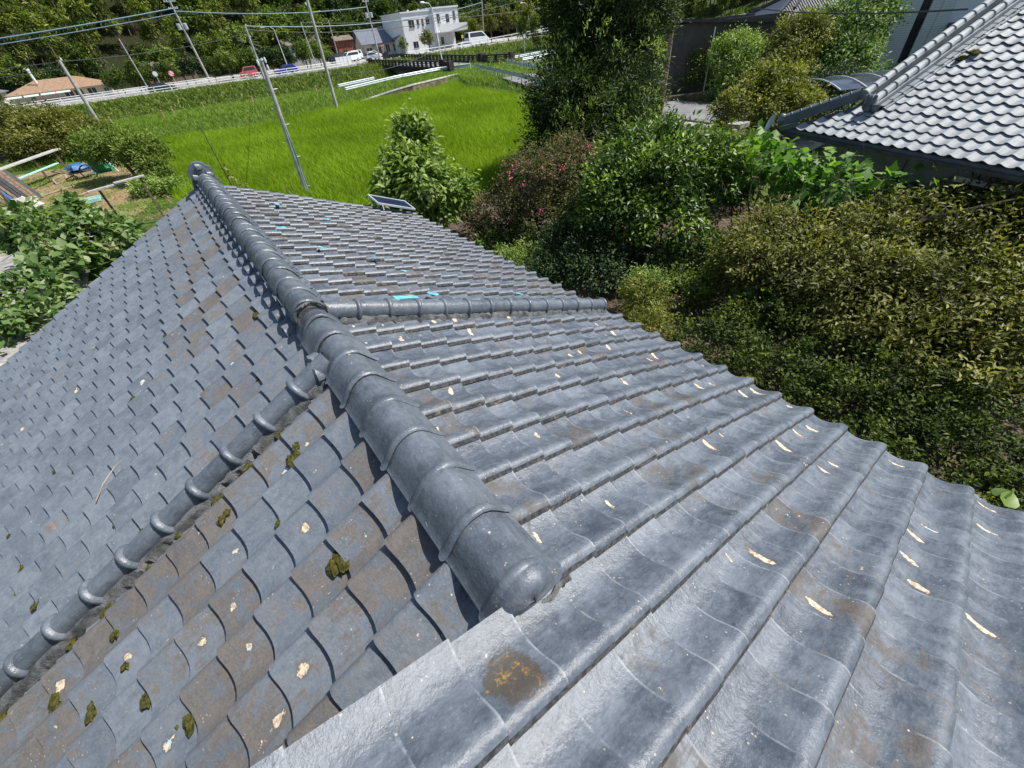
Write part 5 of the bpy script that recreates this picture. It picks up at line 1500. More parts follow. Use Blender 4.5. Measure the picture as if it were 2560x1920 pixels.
cable('blue cable bundle running from the far left across the hillside to the transformer pole', (-48, 108, 8.6), (13.3, 119.4, 12.6), .6, .09, M['wireblue'])
cable('second blue cable bundle strung just below the first across the left hillside', (-48, 108, 8.0), (13.3, 119.4, 11.9), .6, .06, M['wireblue'])
cable('blue cable from the transformer pole to the pole by the parked cars', (13.3, 119.4, 12.2), (51.1, 119.4, 10.6), .7, .08, M['wireblue'])
cable('dark upper cable from the left bank pole out of the frame to the left', (-4.7, 72, 6.5), (-40, 66, 6.9), .3, .03)
cable('dark lower cable from the left bank pole out of the frame to the left', (-4.7, 72, 5.9), (-40, 66, 6.2), .3, .03)
cable('dark cable from the left bank pole to the tall pole beyond the paddy', (-4.7, 72, 6.5), (21.3, 105.6, 8.0), .5, .035)
cable('blue grey cable from the tall pole beyond the paddy towards the right', (21.35, 105.6, 8.9), (81.9, 117.5, 9.6), 1.6, .07, M['wireblue'])
cable('thin cable below the blue grey one towards the right', (21.35, 105.6, 8.4), (81.9, 117.5, 8.6), 2.0, .05)
cable('dark cable crossing in front of the white two storey building', (35.1, 118.5, 9.0), (96.6, 117.2, 9.4), 1.6, .05)
cable('dark cable low over the grey roofed house', (51.1, 119.5, 8.3), (110, 119.5, 7.6), .8, .05)
cable('dark cable high above the side road', (51.1, 119.5, 12.4), (110, 122, 14.0), .9, .05)
cable('grey cable from the levee pole to the lamp at the bridge', (16.5, 52.0, 3.2), (38.8, 68.0, 3.6), .8, .03)
cable('blue rope hanging beside the nearest pole from its top', (4.56, 22.98, 5.3), (4.48, 22.86, 0.2), 0, .022, M['wireblue'])
cable('thin dark cable crossing to the silver roof from the right trees', (27.0, 14.5, 5.2), (17.8, 3.6, 5.0), .15, .02)
cable('blue cable from the nearest pole to the tall pole beyond the paddy', (4.62, 23.0, 5.3), (21.3, 105.6, 7.2), .9, .02, M['wireblue'])
cable('thin guy wire rising from the garden to the eave of the tiled roof', (4.6, 6.4, .2), (3.15, 3.1, 3.05), 0, .008)

# ------------------------------------------------------------------ vehicles
def car(label, pos, yaw, L=4.2, W=1.7, H=1.5, mat=None, style='hatch', group=None, name='parked_car'):
    mat = mat or M['car_white']
    t = thing(name, label, 'car', pos, group); t.rotation_euler = (0, 0, yaw)
    if style == 'van':
        body = [(-.5, .18), (-.5, .55), (-.49, .62), (.40, .60), (.49, .50), (.5, .18)]; cab = [(-.49, .60), (-.47, 1.0), (.20, 1.0), (.42, .58)]
    elif style == 'truck':
        body = [(-.5, .30), (-.5, .42), (.22, .42), (.22, .50), (.49, .50), (.5, .18), (-.1, .18), (-.12, .28)]; cab = [(.22, .48), (.22, 1.0), (.40, 1.0), (.49, .50)]
    else:
        body = [(-.5, .20), (-.5, .55), (-.46, .64), (.22, .62), (.44, .54), (.5, .42), (.5, .18)]; cab = [(-.47, .62), (-.36, .97), (-.02, 1.0), (.10, .97), (.28, .61)]
    def loft(prof, w0, w1, n0):
        mb = MB(); n = len(prof); vs = []
        zmin = min(p[1] for p in prof); zmax = max(p[1] for p in prof)
        for s in (-1, 1):
            for x, z in prof:
                f = (z - zmin) / (zmax - zmin + 1e-6); vs.append((x * L, s * W / 2 * (w0 + (w1 - w0) * f), z * H))
        fs = [tuple(range(n))[::-1] if n0 else tuple(range(n)), tuple(range(n, 2 * n)) if n0 else tuple(range(2 * n - 1, n - 1, -1))]
        for i in range(n):
            j = (i + 1) % n; fs.append((i, j, j + n, i + n))
        return mb.add(vs, fs)
    def rel(nm, mb, m, smooth=False): return link(nm, mb.mesh(nm, m, smooth), t)
    rel('body', loft(body, 1.0, .96, True), mat)
    rel('cabin', loft(cab, .95, .76, True), mat)
    # glass set a little proud of the cabin sides, front and rear
    zm = min(p[1] for p in cab); zx = max(p[1] for p in cab)
    cx = sum(p[0] for p in cab) / len(cab); czm = (zm + zx) / 2
    sh_ = [(cx + (x - cx) * .86, czm + (z - czm) * .70 + .01) for x, z in cab]
    for s in (-1, 1):
        mb = MB(); vs = []
        for x, z in sh_:
            f = (z - zm) / (zx - zm); vs.append((x * L, s * (W / 2 * (.95 - .19 * f) + .012), z * H))
        mb.add(vs, [tuple(range(len(vs))) if s < 0 else tuple(range(len(vs)))[::-1]]); rel('side_window', mb, M['glass'])
    for (a, b, nm) in ((cab[-1], cab[-2], 'windscreen'), (cab[0], cab[1], 'rear_window')):
        mb = MB(); vs = []
        for f in (.12, .88):
            x = a[0] + (b[0] - a[0]) * f; z = a[1] + (b[1] - a[1]) * f; g = (z - zm) / (zx - zm); w = W / 2 * (.95 - .19 * g) * .88
            e = .014 if nm == 'windscreen' else -.014
            vs += [(x * L + e, -w, z * H + .008), (x * L + e, w, z * H + .008)]
        mb.add(vs, [(0, 1, 3, 2) if nm == 'windscreen' else (0, 2, 3, 1)]); rel(nm, mb, M['glass'])
    for x in (-.31, .31):
        for s in (-1, 1):
            y = s * W * .46; o = rel('wheel', MB().tube([(x * L, y - .1, .30), (x * L, y + .1, .30)], .30, 14), M['rubber'])
            link('rim', MB().tube([(x * L, y + s * .10, .30), (x * L, y + s * .115, .30)], .18, 12).mesh('rim', M['alu']), o)
    for s in (-1, 1):
        rel('headlight', MB().obox((L * .492, s * W * .36, H * .42), (.03, 0, 0), (0, .17, 0), (0, 0, .08)), M['alu'])
        rel('tail_light', MB().obox((-L * .499, s * W * .40, H * .46), (.02, 0, 0), (0, .10, 0), (0, 0, .13)), M['signred'])
        rel('wing_mirror', MB().obox((L * .20, s * (W / 2 + .06), H * .62), (.05, 0, 0), (0, .08, 0), (0, 0, .06)), mat)
    rel('bumper', MB().obox((L * .495, 0, H * .24), (.04, 0, 0), (0, W * .44, 0), (0, 0, .09)), M['darkmetal'])
    if style == 'truck':
        rel('load_bed', MB().box((-L * .5, -W * .5, H * .42), (L * .2, W * .5, H * .46)).box((-L * .5, -W * .5, H * .46), (L * .2, -W * .47, H * .60)).box((-L * .5, W * .47, H * .46), (L * .2, W * .5, H * .60)), mat)
    return t
car('white minivan parked on the forecourt left of the stop sign', (47.4, 128.0, 1.17), PI + .25, 4.6, 1.75, 1.95, M['car_white'], 'van')
car('second white minivan parked just behind the first one', (50.6, 134.0, 1.17), PI + .3, 4.6, 1.75, 2.0, M['car_white'], 'van')
car('dark van parked at the left end of the forecourt behind the minivan', (45.6, 133.0, 1.17), PI + .3, 4.2, 1.7, 1.9, M['car_black'], 'van')
car('small silver hatchback parked in front of the white minivans', (50.6, 122.0, 1.17), .12, 3.9, 1.68, 1.5, M['car_silver'])
car('white hatchback parked behind the silver hatchback', (54.8, 131.0, 1.17), .2, 4.0, 1.68, 1.5, M['car_white'])
car('black car waiting at the far end of the bridge', (50.6, 110.6, 1.19), .35, 4.3, 1.75, 1.55, M['car_black'])
car('dark car driving along the far road seen through the left fence', (4.6, 112.5, 1.19), .02, 4.4, 1.75, 1.45, M['car_black'])
car('bright blue car on the far road left of the bridge', (27.3, 112.6, 1.19), PI, 4.3, 1.75, 1.6, M['car_blue'])
car('faded red kei van behind the fence at the foot of the hill', (21.5, 120.5, 1.17), PI, 3.4, 1.5, 1.9, M['car_red'], 'van')
car('white lorry with a cab facing right beyond the right fence', (76.0, 113.0, 1.2), .05, 6.5, 2.2, 3.0, M['car_white'], 'van')
car('white saloon on the far road in front of the lorry', (70.0, 109.2, 1.2), .03, 4.4, 1.75, 1.45, M['car_white'])
car('white car at the far right end of the pipe fence', (103.5, 110.5, 2.3), .1, 4.3, 1.75, 1.5, M['car_white'])
car('small white pickup parked under the roadside trees', (106.0, 123, 1.6), .2, 3.4, 1.5, 1.85, M['car_white'], 'truck')
car('white minivan on the near lane half hidden by the tall conifer', (61.8, 60.6, 1.0), PI + .12, 3.9, 1.65, 1.75, M['car_white'], 'van')

# ------------------------------------------------------------------ far houses
def windows(t, Q, spec):
    for (x, z, w, h, d) in spec:
        ux = Q(1, 0, 0) - Q(0, 0, 0); uy = Q(0, 1, 0) - Q(0, 0, 0)
        o = part(t, 'window', MB().obox(Q(x, -.10, z), ux * w / 2, uy * .02, (0, 0, h / 2)), M['glass'])
        mb = MB(); 
        for s in (-1, 1): mb.obox(Q(x + s * (w / 2 + .03), -.13, z), ux * .04, uy * .03, (0, 0, h / 2 + .07))
        part(o, 'frame', MB().obox(Q(x, -.13, z), ux * .03, uy * .03, (0, 0, h / 2)), M['alu'])
        part(o, 'sill', MB().obox(Q(x, -.16, z - h / 2 - .05), ux * (w / 2 + .08), uy * .07, (0, 0, .04)), M['alu'])
th_, Q, c, rr_, zr = tiled_house('tan_roof_house', 'long low house with a tan hipped roof behind the white fence on the left', (-19.4, 134.0), (1, 0), 16.2, 9.5, 1.05, 2.95, .33, M['tanroof'], M['cream'], over=.7)
windows(th_, Q, [(9.2, 2.0, 1.3, 1.2, 0), (10.8, 2.0, 1.3, 1.2, 0), (13.0, 2.0, 1.4, 1.2, 0), (15.4, 1.95, .7, .8, 0), (3.4, 1.7, .8, 1.3, 0)])
part(th_, 'veranda_wall', MB().box((-17.4, 133.5, 1.05), (-10.6, 133.6, 1.75)), M['redwall'])
for x0 in (-19.6, -17.0, -14.4, -12.0):
    mb = MB(); mb.add([(x0, 133.9, 2.95), (x0 + 2.3, 133.9, 2.95), (x0 + 2.3, 132.5, 2.55), (x0, 132.5, 2.55), (x0, 133.9, 2.9), (x0 + 2.3, 133.9, 2.9), (x0 + 2.3, 132.5, 2.5), (x0, 132.5, 2.5)], [(0, 3, 2, 1), (4, 5, 6, 7), (0, 1, 5, 4), (1, 2, 6, 5), (2, 3, 7, 6), (3, 0, 4, 7)]); part(th_, 'awning', mb, M['awning'])
    part(th_, 'awning_post', MB().tube([(x0 + .1, 132.6, 1.05), (x0 + .1, 132.6, 2.5)], .05, 6), M['wood'])
part(th_, 'chimney', MB().tube([(-14.2, 136.5, 4.3), (-14.2, 136.5, 6.3)], .22, 8).tube([(-14.2, 136.5, 6.3), (-14.2, 136.5, 6.6)], .3, 8), M['white'])
tx, Q, c, rr_, zr = tiled_house('house_left_end', 'house with a dark roof at the far left end of the row behind the fence', (-34, 138), (1, 0), 13, 9, 1.05, 3.6, .35, M['greyroof'], M['whitewall'], over=.6)
windows(tx, Q, [(9, 2.2, 1.2, 1.1, 0), (11.4, 2.2, 1.2, 1.1, 0)])
tx.name = 'grey_roof_house'
tg, Q, c, rr_, zr = tiled_house('gabled_house', 'cream house with a dark grey gabled roof beside the white two storey building', (54.2, 134.5), (.985, -.17), 11.0, 11.0, 1.1, 4.0, .50, M['greyroof'], M['cream'], over=.7, hip=False)
windows(tg, Q, [(1.2, 2.6, 1.4, 1.2, 0), (6.2, 2.8, 1.0, 1.5, 0), (8.2, 2.6, .8, 1.8, 0)])
part(tg, 'door', MB().obox(Q(3.7, -.10, 2.2), (Q(1, 0, 0) - Q(0, 0, 0)) * .6, (Q(0, 1, 0) - Q(0, 0, 0)) * .03, (0, 0, 1.05)), M['wood'])
part(tg, 'porch_roof', MB().obox(Q(3.7, -.9, 3.5), (Q(1, 0, 0) - Q(0, 0, 0)) * 1.6, (Q(0, 1, 0) - Q(0, 0, 0)) * .9, (0, 0, .08)), M['greyroof'])
tw, Q2, c, rr_, zr = tiled_house('gabled_wing', 'pale gable end wing with cream bargeboards in front of the grey roofed house', (62.2, 128.5), (.985, -.17), 7.6, 7.0, 1.1, 4.3, .55, M['greyroof'], M['cream'], over=.0)
tw.name = 'gable_front_house'
mb = MB(); ux = Q2(1, 0, 0) - Q2(0, 0, 0)
part(tw, 'gable_wall', MB().add([Q2(-.3, -.3, 4.3), Q2(7.9, -.3, 4.3), Q2(3.8, -.3, 7.0), Q2(-.3, 3.5, 4.3), Q2(7.9, 3.5, 4.3), Q2(3.8, 3.5, 7.0)], [(0, 1, 2), (3, 5, 4), (0, 2, 5, 3), (1, 4, 5, 2)]), M['cream'])
part(tw, 'barge_board', MB().bar(Q2(-1.0, -.5, 4.25), Q2(3.8, -.5, 7.35), .25, .32).bar(Q2(8.6, -.5, 4.25), Q2(3.8, -.5, 7.35), .25, .32), M['cream'])
part(tw, 'gable_roof', MB().add([Q2(-1.1, -.6, 4.35), Q2(3.8, -.6, 7.52), Q2(3.8, 7, 7.52), Q2(-1.1, 7, 4.35)], [(0, 1, 2, 3)]).add([Q2(8.7, -.6, 4.35), Q2(3.8, -.6, 7.52), Q2(3.8, 7, 7.52), Q2(8.7, 7, 4.35)], [(3, 2, 1, 0)]), M['greyroof'])
windows(tw, Q2, [(2.2, 2.7, 1.6, 1.4, 0), (5.2, 2.7, 1.6, 1.4, 0)])
# white two storey building
wt = thing('white_building', 'white flat roofed two storey building with a balcony', 'building', (70, 128, 1.1))
def wx(x0, x1, y0, y1, z0, z1, nm, mat, root=None): return part(root or wt, nm, MB().box((x0, y0, z0), (x1, y1, z1)), mat)
wx(62.4, 71.0, 126.0, 138, 1.1, 9.15, 'wall', M['whitewall'])
wx(71.0, 78.8, 125.0, 138, 4.6, 9.45, 'wall', M['whitewall'])
wx(71.0, 78.2, 127.0, 138, 1.1, 4.6, 'ground_floor_wall', M['whitewall'])
wx(62.2, 71.0, 125.8, 138.2, 9.15, 9.40, 'parapet', M['white']); wx(70.9, 79.0, 124.8, 138.2, 9.45, 9.75, 'parapet', M['white'])
wx(71.2, 80.0, 122.8, 125.0, 4.55, 4.75, 'balcony_floor', M['white']); wx(71.2, 80.0, 122.7, 122.9, 4.75, 6.25, 'balcony_front', M['white']); wx(79.8, 80.0, 122.9, 125.0, 4.75, 6.25, 'balcony_side', M['white'])
for (x0, z0, w, h, y) in ((64.2, 6.3, 1.5, 1.5, 126), (66.6, 6.6, .6, 1.2, 126), (68.0, 6.3, .5, 1.5, 126), (69.3, 6.6, .9, 1.4, 126), (72.2, 6.5, .8, 2.0, 125), (74.9, 6.6, .9, 1.6, 125), (77.2, 6.9, .6, 1.8, 125), (73.6, 2.2, .8, 1.5, 127), (64.5, 2.2, 1.4, 1.3, 126)):
    o = wx(x0, x0 + w, y - .08, y - .02, z0, z0 + h, 'window', M['glass'])
    wx(x0 - .06, x0 + w + .06, y - .14, y - .02, z0 - .10, z0 - .03, 'sill', M['alu'], o); wx(x0 + w / 2 - .03, x0 + w / 2 + .03, y - .11, y - .085, z0, z0 + h, 'frame', M['alu'], o)
for x in (65, 68, 70.4): wx(x, x + .35, 127, 127.4, 9.4, 9.75, 'roof_vent', M['alu'])
# sheds and old roofs peeping from the bushes
for (nm, lb, p0, L, Wd, z0, ze, rm, wm) in (('brick_hut', 'small red walled hut with a dark roof left of the minivans', (51.6, 147), 4.4, 4, 1.1, 5.4, 'brownroof', 'redwall'),
        ('old_house', 'old house with a weathered roof sunk among bushes at the foot of the left hill', (4.5, 146), 10, 7, 1.1, 3.9, 'brownroof', 'wood'),
        ('old_house', 'old house with a mossy brown roof behind the blue car', (37.5, 146), 9, 6, 1.1, 5.6, 'brownroof', 'plaster')):
    t__, Qx, c_, r_, z_ = tiled_house(nm, lb, p0, (1, 0), L, Wd, z0, ze, .4, M[rm], M[wm], over=.5, hip=False)
    windows(t__, Qx, [(L * .4, z0 + 1.6, 1.0, 1.0, 0)])
tb = thing('brown_apartment_block', 'brown apartment block seen above the tall conifer', 'building', (128, 118, 1))
part(tb, 'wall', MB().box((120, 118, 1), (150, 130, 15)), M['redwall'])
for x in range(6):
    for z in range(3):
        o = part(tb, 'window', MB().box((121.5 + x * 4.2, 117.9, 4 + z * 3.6), (123.7 + x * 4.2, 117.98, 5.8 + z * 3.6)), M['glass']); part(o, 'sill', MB().box((121.4 + x * 4.2, 117.8, 3.85 + z * 3.6), (123.8 + x * 4.2, 117.98, 3.97 + z * 3.6)), M['alu'])
# white panel fence by the parked cars
pf = thing('panel_fence', 'short run of white panels standing left of the parked minivans', 'fence', (42.4, 121, 1.1))
for k in range(4): part(pf, 'panel', MB().box((41.0 + k * .95, 121, 1.15), (41.9 + k * .95, 121.06, 2.6)), M['white'])
for k in range(5): part(pf, 'post', MB().box((40.94 + k * .95, 121.0, 1.1), (41.0 + k * .95, 121.08, 2.7)), M['darkmetal'])
# marker stakes along the levee
for k, (x, y) in enumerate(((-3.4, 67.6), (1.4, 65.6), (2.6, 68.2), (5.7, 67.4), (10.7, 64.9), (18.4, 64.9))):
    solo('marker_stake', MB().box((x - .05, y - .05, gzf(x, y)), (x + .05, y + .05, gzf(x, y) + .85)).box((x - .07, y - .07, gzf(x, y) + .8), (x + .07, y + .07, gzf(x, y) + .92)), simple('stake_pink', (.52, .33, .24), .8, .1) if k == 0 else bpy.data.materials['stake_pink'], ['thin pinkish marker stake farthest left on the levee crest', 'pinkish stake on the levee crest, second from the left', 'pinkish stake on the river edge of the levee crest', 'pinkish stake on the levee crest left of the nearest pole', 'pinkish stake seen just right of the nearest pole', 'pinkish stake on the levee near the paddy edge pole'][k], 'stake', 'marker stakes along the levee')

# ------------------------------------------------------------------ left yard
dr = thing('drying_pole', 'weathered white board on a leaning wooden post in the left yard', 'clothes pole', (-3.36, 25.88, .16))
part(dr, 'post', MB().bar((-3.36, 25.88, .12), (-3.26, 25.05, 1.86), .09, .09), M['wood'])
part(dr, 'board', MB().bar((-3.62, 24.85, 1.95), (-2.30, 25.15, 1.98), .22, .05).bar((-2.65, 25.05, 2.03), (-1.52, 25.28, 2.05), .24, .05), M['pale_wood'])
part(dr, 'upright', MB().bar((-1.75, 25.25, .12), (-1.70, 25.25, 1.99), .08, .08), M['wood'])
db = thing('plank_rail', 'long pale plank rail on posts across the left edge of the yard', 'rail', (-8.6, 42, .16))
part(db, 'plank', MB().bar((-9.2, 41.0, 1.55), (-6.4, 46.2, 1.62), .55, .07), M['pale_wood'])
part(db, 'plank', MB().bar((-8.3, 40.2, 1.05), (-6.6, 44.0, 1.05), .20, .06), M['teal'])
for (x, y) in ((-9.0, 41.4), (-7.6, 43.9), (-6.6, 45.8)): part(db, 'post', MB().bar((x, y, .1), (x, y, 1.55), .12, .12), M['wood'])
wf = thing('wooden_frame', 'broken wooden frame lying on the dry straw', 'frame', (-6.7, 42.5, .17))
for (a, b) in (((-7.2, 42.6, .35), (-5.9, 43.6, .55)), ((-7.0, 41.6, .22), (-5.8, 42.7, .40)), ((-7.2, 42.6, .33), (-7.0, 41.5, .20)), ((-6.5, 43.1, .42), (-6.4, 42.1, .3)), ((-5.9, 43.6, .55), (-5.8, 42.6, .4))): part(wf, 'slat', MB().bar(a, b, .09, .06), M['debris'])
wbr = thing('handcart', 'handcart with a blue sheet and a black wheel under the left shrubs', 'handcart', (-5.7, 42.0, .16))
part(wbr, 'tray', MB().box((-6.1, 41.5, .55), (-4.9, 42.4, .65)), M['darkmetal'])
mb = MB(); mb.blob((-5.5, 41.9, .82), (.62, .45, .24), 4, 8, 0, .25); part(wbr, 'sheet', mb, M['bluecloth'], True)
whl = MB(); whl.tube([(-5.05 + .42 * math.cos(a), 41.35, .55 + .42 * math.sin(a)) for a in np.linspace(0, 2 * PI, 22)], .045, 6, cap=False); o = part(wbr, 'wheel', whl, M['rubber'], True)
mb = MB()
for a in np.linspace(0, PI, 6)[:-1]: mb.bar((-5.05 + .4 * math.cos(a), 41.35, .55 + .4 * math.sin(a)), (-5.05 - .4 * math.cos(a), 41.35, .55 - .4 * math.sin(a)), .012, .012)
part(o, 'spoke', mb, M['alu'])
for s in (-1, 1): part(wbr, 'leg', MB().bar((-6.0, 41.9 + s * .35, .15), (-6.0, 41.9 + s * .35, .55), .05, .05), M['darkmetal'])
part(wbr, 'handle', MB().tube([(-6.1, 41.6, .6), (-6.7, 41.6, .85), (-6.9, 41.9, .88), (-6.7, 42.3, .85), (-6.1, 42.3, .6)], .03, 6), M['darkmetal'], True)
mb = MB(); vs = []
for i in range(6):
    for j in range(6): vs.append((-4.9 + .28 * i * .9, 42.2 + .12 * i + .25 * math.sin(j * 1.1 + i), .18 + .34 * j * (1 - .10 * i)))
mb.add(vs, [(i * 6 + j, i * 6 + 6 + j, i * 6 + 7 + j, i * 6 + j + 1) for i in range(5) for j in range(5)]); mb.add([(a, b + .02, c) for a, b, c in vs], [(i * 6 + j + 1, i * 6 + 7 + j, i * 6 + 6 + j, i * 6 + j) for i in range(5) for j in range(5)])
solo('garden_net', mb, M['greennet'], 'dark green net hung beside the handcart under the shrubs', 'net', smooth=True)
solo('white_stick', MB().tube([(-4.1, 42.2, 1.6), (-3.5, 41.5, .2)], .03, 6), M['white'], 'white stick leaning against the green net', 'stick', smooth=True)
tc = thing('plastic_crate', 'pale teal plastic crate lying on the grass of the left yard', 'crate', (-4.85, 33.2, .18))
for k in range(5): part(tc, 'slat', MB().box((-5.3 + k * .19, 32.9, .2), (-5.18 + k * .19, 33.6, .24)), M['teal'])
part(tc, 'rim', MB().box((-5.34, 32.84, .2), (-4.36, 32.9, .36)).box((-5.34, 33.6, .2), (-4.36, 33.66, .36)), M['teal'])
for k, (a, b) in enumerate((((-7.4, 38.4, .22), (-5.9, 39.4, .22)), ((-6.6, 34.8, .20), (-5.0, 36.3, .22)), ((-4.6, 36.9, .2), (-3.9, 36.2, .22)))):
    solo('loose_board', MB().bar(a, b, .16, .04), M['debris'], ['longest loose board on the straw beside the wooden frame', 'dark loose stick lying across the bare earth', 'short loose board near the teal crate'][k], 'board')
# junk store at the left edge: lean-to with boards and a white bundle
ls = thing('lean_to', 'cluttered lean-to with leaning boards at the left edge of the yard', 'shed', (-10.5, 35, .16))
for k, (x, y) in enumerate(((-8.6, 38.6), (-8.0, 33.6), (-11.5, 34.5), (-11.8, 39.5))): part(ls, 'post', MB().bar((x, y, .1), (x, y, 2.6 - .4 * (k in (2, 3))), .12, .12), M['wood'])
part(ls, 'roof', MB().add([(-8.4, 39.2, 2.7), (-7.7, 33.2, 2.7), (-12, 33.8, 2.2), (-12.2, 40, 2.2), (-8.4, 39.2, 2.62), (-7.7, 33.2, 2.62), (-12, 33.8, 2.12), (-12.2, 40, 2.12)], [(0, 3, 2, 1), (4, 5, 6, 7), (0, 1, 5, 4), (1, 2, 6, 5), (2, 3, 7, 6), (3, 0, 4, 7)]), M['greyroof'])
for k in range(9):
    x = -8.6 + .08 * k; part(ls, 'leaning_board', MB().bar((x + .5, 34.2 + .45 * k, .2), (x - .25, 34.4 + .5 * k, 2.2 - .05 * k), .22, .05), M[('wood', 'debris', 'bluecloth', 'wood', 'darkmetal', 'darkmetal', 'wood', 'wood', 'darkmetal')[k]])
mb = MB(); mb.blob((-7.5, 34.0, .55), (.6, .55, .4), 3, 8, 0, .3); solo('white_bundle', mb, M['pale_wood'], 'white plastic bundle beside the leaning boards', 'bundle', smooth=True)
mb = MB(); mb.blob((-8.3, 30.6, .4), (.5, .4, .25), 6, 8, 0, .3); solo('blue_bundle', mb, M['bluecloth'], 'small blue bundle on the red step of the lean-to', 'bundle', smooth=True)
solo('red_step', MB().box((-11, 29.6, .15), (-7.9, 30.0, .42)).box((-11, 30.0, .15), (-7.9, 31.4, .28)), M['redwall'], 'dark red concrete step below the lean-to', 'step')
st = thing('black_steps', 'flight of black block steps with a concrete cheek at the far left edge', 'steps', (-12.0, 60, .1))
for k in range(6): part(st, 'step', MB().box((-16.0, 58.0 + k * .8, .1), (-9.4 , 58.75 + k * .8, .35 + .24 * k)), M['bridge'])
part(st, 'cheek', MB().bar((-9.2, 57.8, .4), (-9.2, 63.0, 1.9), .3, .5), M['concrete'])

# ------------------------------------------------------------------ vegetation near the house, right side
def stems_of(k, h, spread):
    def f(root, R, cc):
        mb = MB(); b = Vector(root.location)
        tg = cc[R.choice(len(cc), min(k, len(cc)), replace=False)]
        for t in tg:
            s = np.array(b) + R.normal(0, .12, 3) * (1, 1, 0)
            mb.tube([s, (s + t) / 2 + R.normal(0, .06, 3), t], [.035, .022, .006], 5, cap=False)
        part(root, 'stem', mb, M['bark'], True)
    return f
def twigs_of(k, r, mat, length=.7, up=.2):
    def f(root, R, cc):
        mb = MB()
        for t in cc[R.choice(len(cc), min(k, len(cc)), replace=False)]:
            d = R.normal(0, 1, 3); d[2] = abs(d[2]) * .6 + up; d /= np.linalg.norm(d)
            mb.tube([t - d * length * .5, t + R.normal(0, .05, 3), t + d * length * .5], [r, r * .7, r * .25], 4, cap=False)
        part(root, 'twig', mb, mat, True)
    return f
# tall conifer-like podocarp
plant('podocarp_tree', 'tall dark podocarp tree with pale yellow green tips beside the paddy', 'tree', (14.6, 13.0, .1),
      [((15.3, 13.9, 3.2), (2.7, 2.7, 2.4)), ((16.8, 15.0, 5.4), (2.6, 2.6, 2.3)), ((13.2, 13.0, 2.0), (2.3, 2.2, 1.7)), ((14.7, 12.0, 1.8), (1.8, 1.8, 1.6)), ((11.7, 12.3, 1.6), (1.5, 1.4, .9)), ((16.3, 13.7, 6.4), (2.2, 2.2, 1.8)), ((12.8, 13.6, 3.4), (1.3, 1.3, 1.0)), ((13.6, 11.2, 1.2), (1.7, 1.6, 1.1)), ((15.0, 14.8, 6.0), (1.7, 1.7, 1.5))],
      92000, .175, .28, M['l_pine'], 31, 760, .42, .22, shell=.42, fill=.32, droop=-.15, limbs=26)
pt_ = bpy.data.objects['podocarp_tree']
Rt = np.random.default_rng(44)
_, _, _, ccp = crown_points([((15.0, 13.6, 3.6), (2.5, 2.5, 2.6)), ((16.6, 14.6, 6.0), (2.4, 2.4, 2.2)), ((13.4, 13.0, 2.2), (2.1, 2.1, 1.7))], 10, Rt, 230, .3, .1)
P = np.repeat(ccp, 20, 0) + Rt.normal(0, .10, (len(ccp) * 20, 3))
V, F, lv = leaves(P, np.tile((-.3, -.3, .8), (len(P), 1)), .15, .26, Rt, -.2)
link('young_shoots', quick_mesh('young_shoots', V - np.array(pt_.location), F, M['l_bright'], lv), pt_)
part(pt_, 'dead_branches', MB().tube([(21.5, 15.5, .4), (21.8, 15.6, 3.0), (22.1, 15.8, 7.5)], [.34, .28, .22], 8), M['bark'], True)
# pale leafed shrub in front of the paddy
plant('laurel_shrub', 'pale green leafy shrub with a pointed top in front of the paddy', 'shrub', (5.6, 11.9, .15),
      [((5.7, 12.8, 2.0), (1.35, 1.35, 1.2)), ((6.2, 13.4, 3.1), (.62, .62, .85)), ((6.4, 12.4, 1.5), (1.1, 1.1, .9)), ((5.0, 12.8, 1.5), (1.05, 1.05, .9))],
      11000, .22, .42, M['l_bright'], 32, 230, .26, .07, shell=.35, limbs=14, droop=.5)
plant('crape_myrtle', 'brownish crape myrtle bush with small pink flowers beside the pale shrub', 'shrub', (8.4, 9.8, .15),
      [((8.4, 9.8, 1.9), (1.3, 1.3, 1.1)), ((9.8, 9.8, 2.0), (1.2, 1.2, 1.0)), ((7.7, 9.5, 1.2), (1.0, 1.0, .9)), ((9.2, 8.8, 1.1), (1.1, 1.1, .9)), ((7.3, 10.6, 1.2), (.95, .9, .95)), ((6.6, 11.2, .6), (.8, .7, .55))],
      19000, .09, .5, M['l_crape'], 33, 260, .22, .06, shell=.5, limbs=16, extra=twigs_of(60, .006, M['twig'], .8))
Rf = np.random.default_rng(9)
cm_ = bpy.data.objects['crape_myrtle']
_, _, _, ccf = crown_points([((8.5, 9.6, 1.9), (1.35, 1.35, 1.15)), ((9.7, 9.5, 1.8), (1.2, 1.2, 1.0))], 10, Rf, 26, .2, .05)
P = np.repeat(ccf, 16, 0) + Rf.normal(0, .05, (len(ccf) * 16, 3)); V, F, lv = leaves(P, np.tile((0, 0, 1.0), (len(P), 1)), .05, .8, Rf)
link('blossom', quick_mesh('blossom', V - np.array(cm_.location), F, M['pink'], lv), cm_)
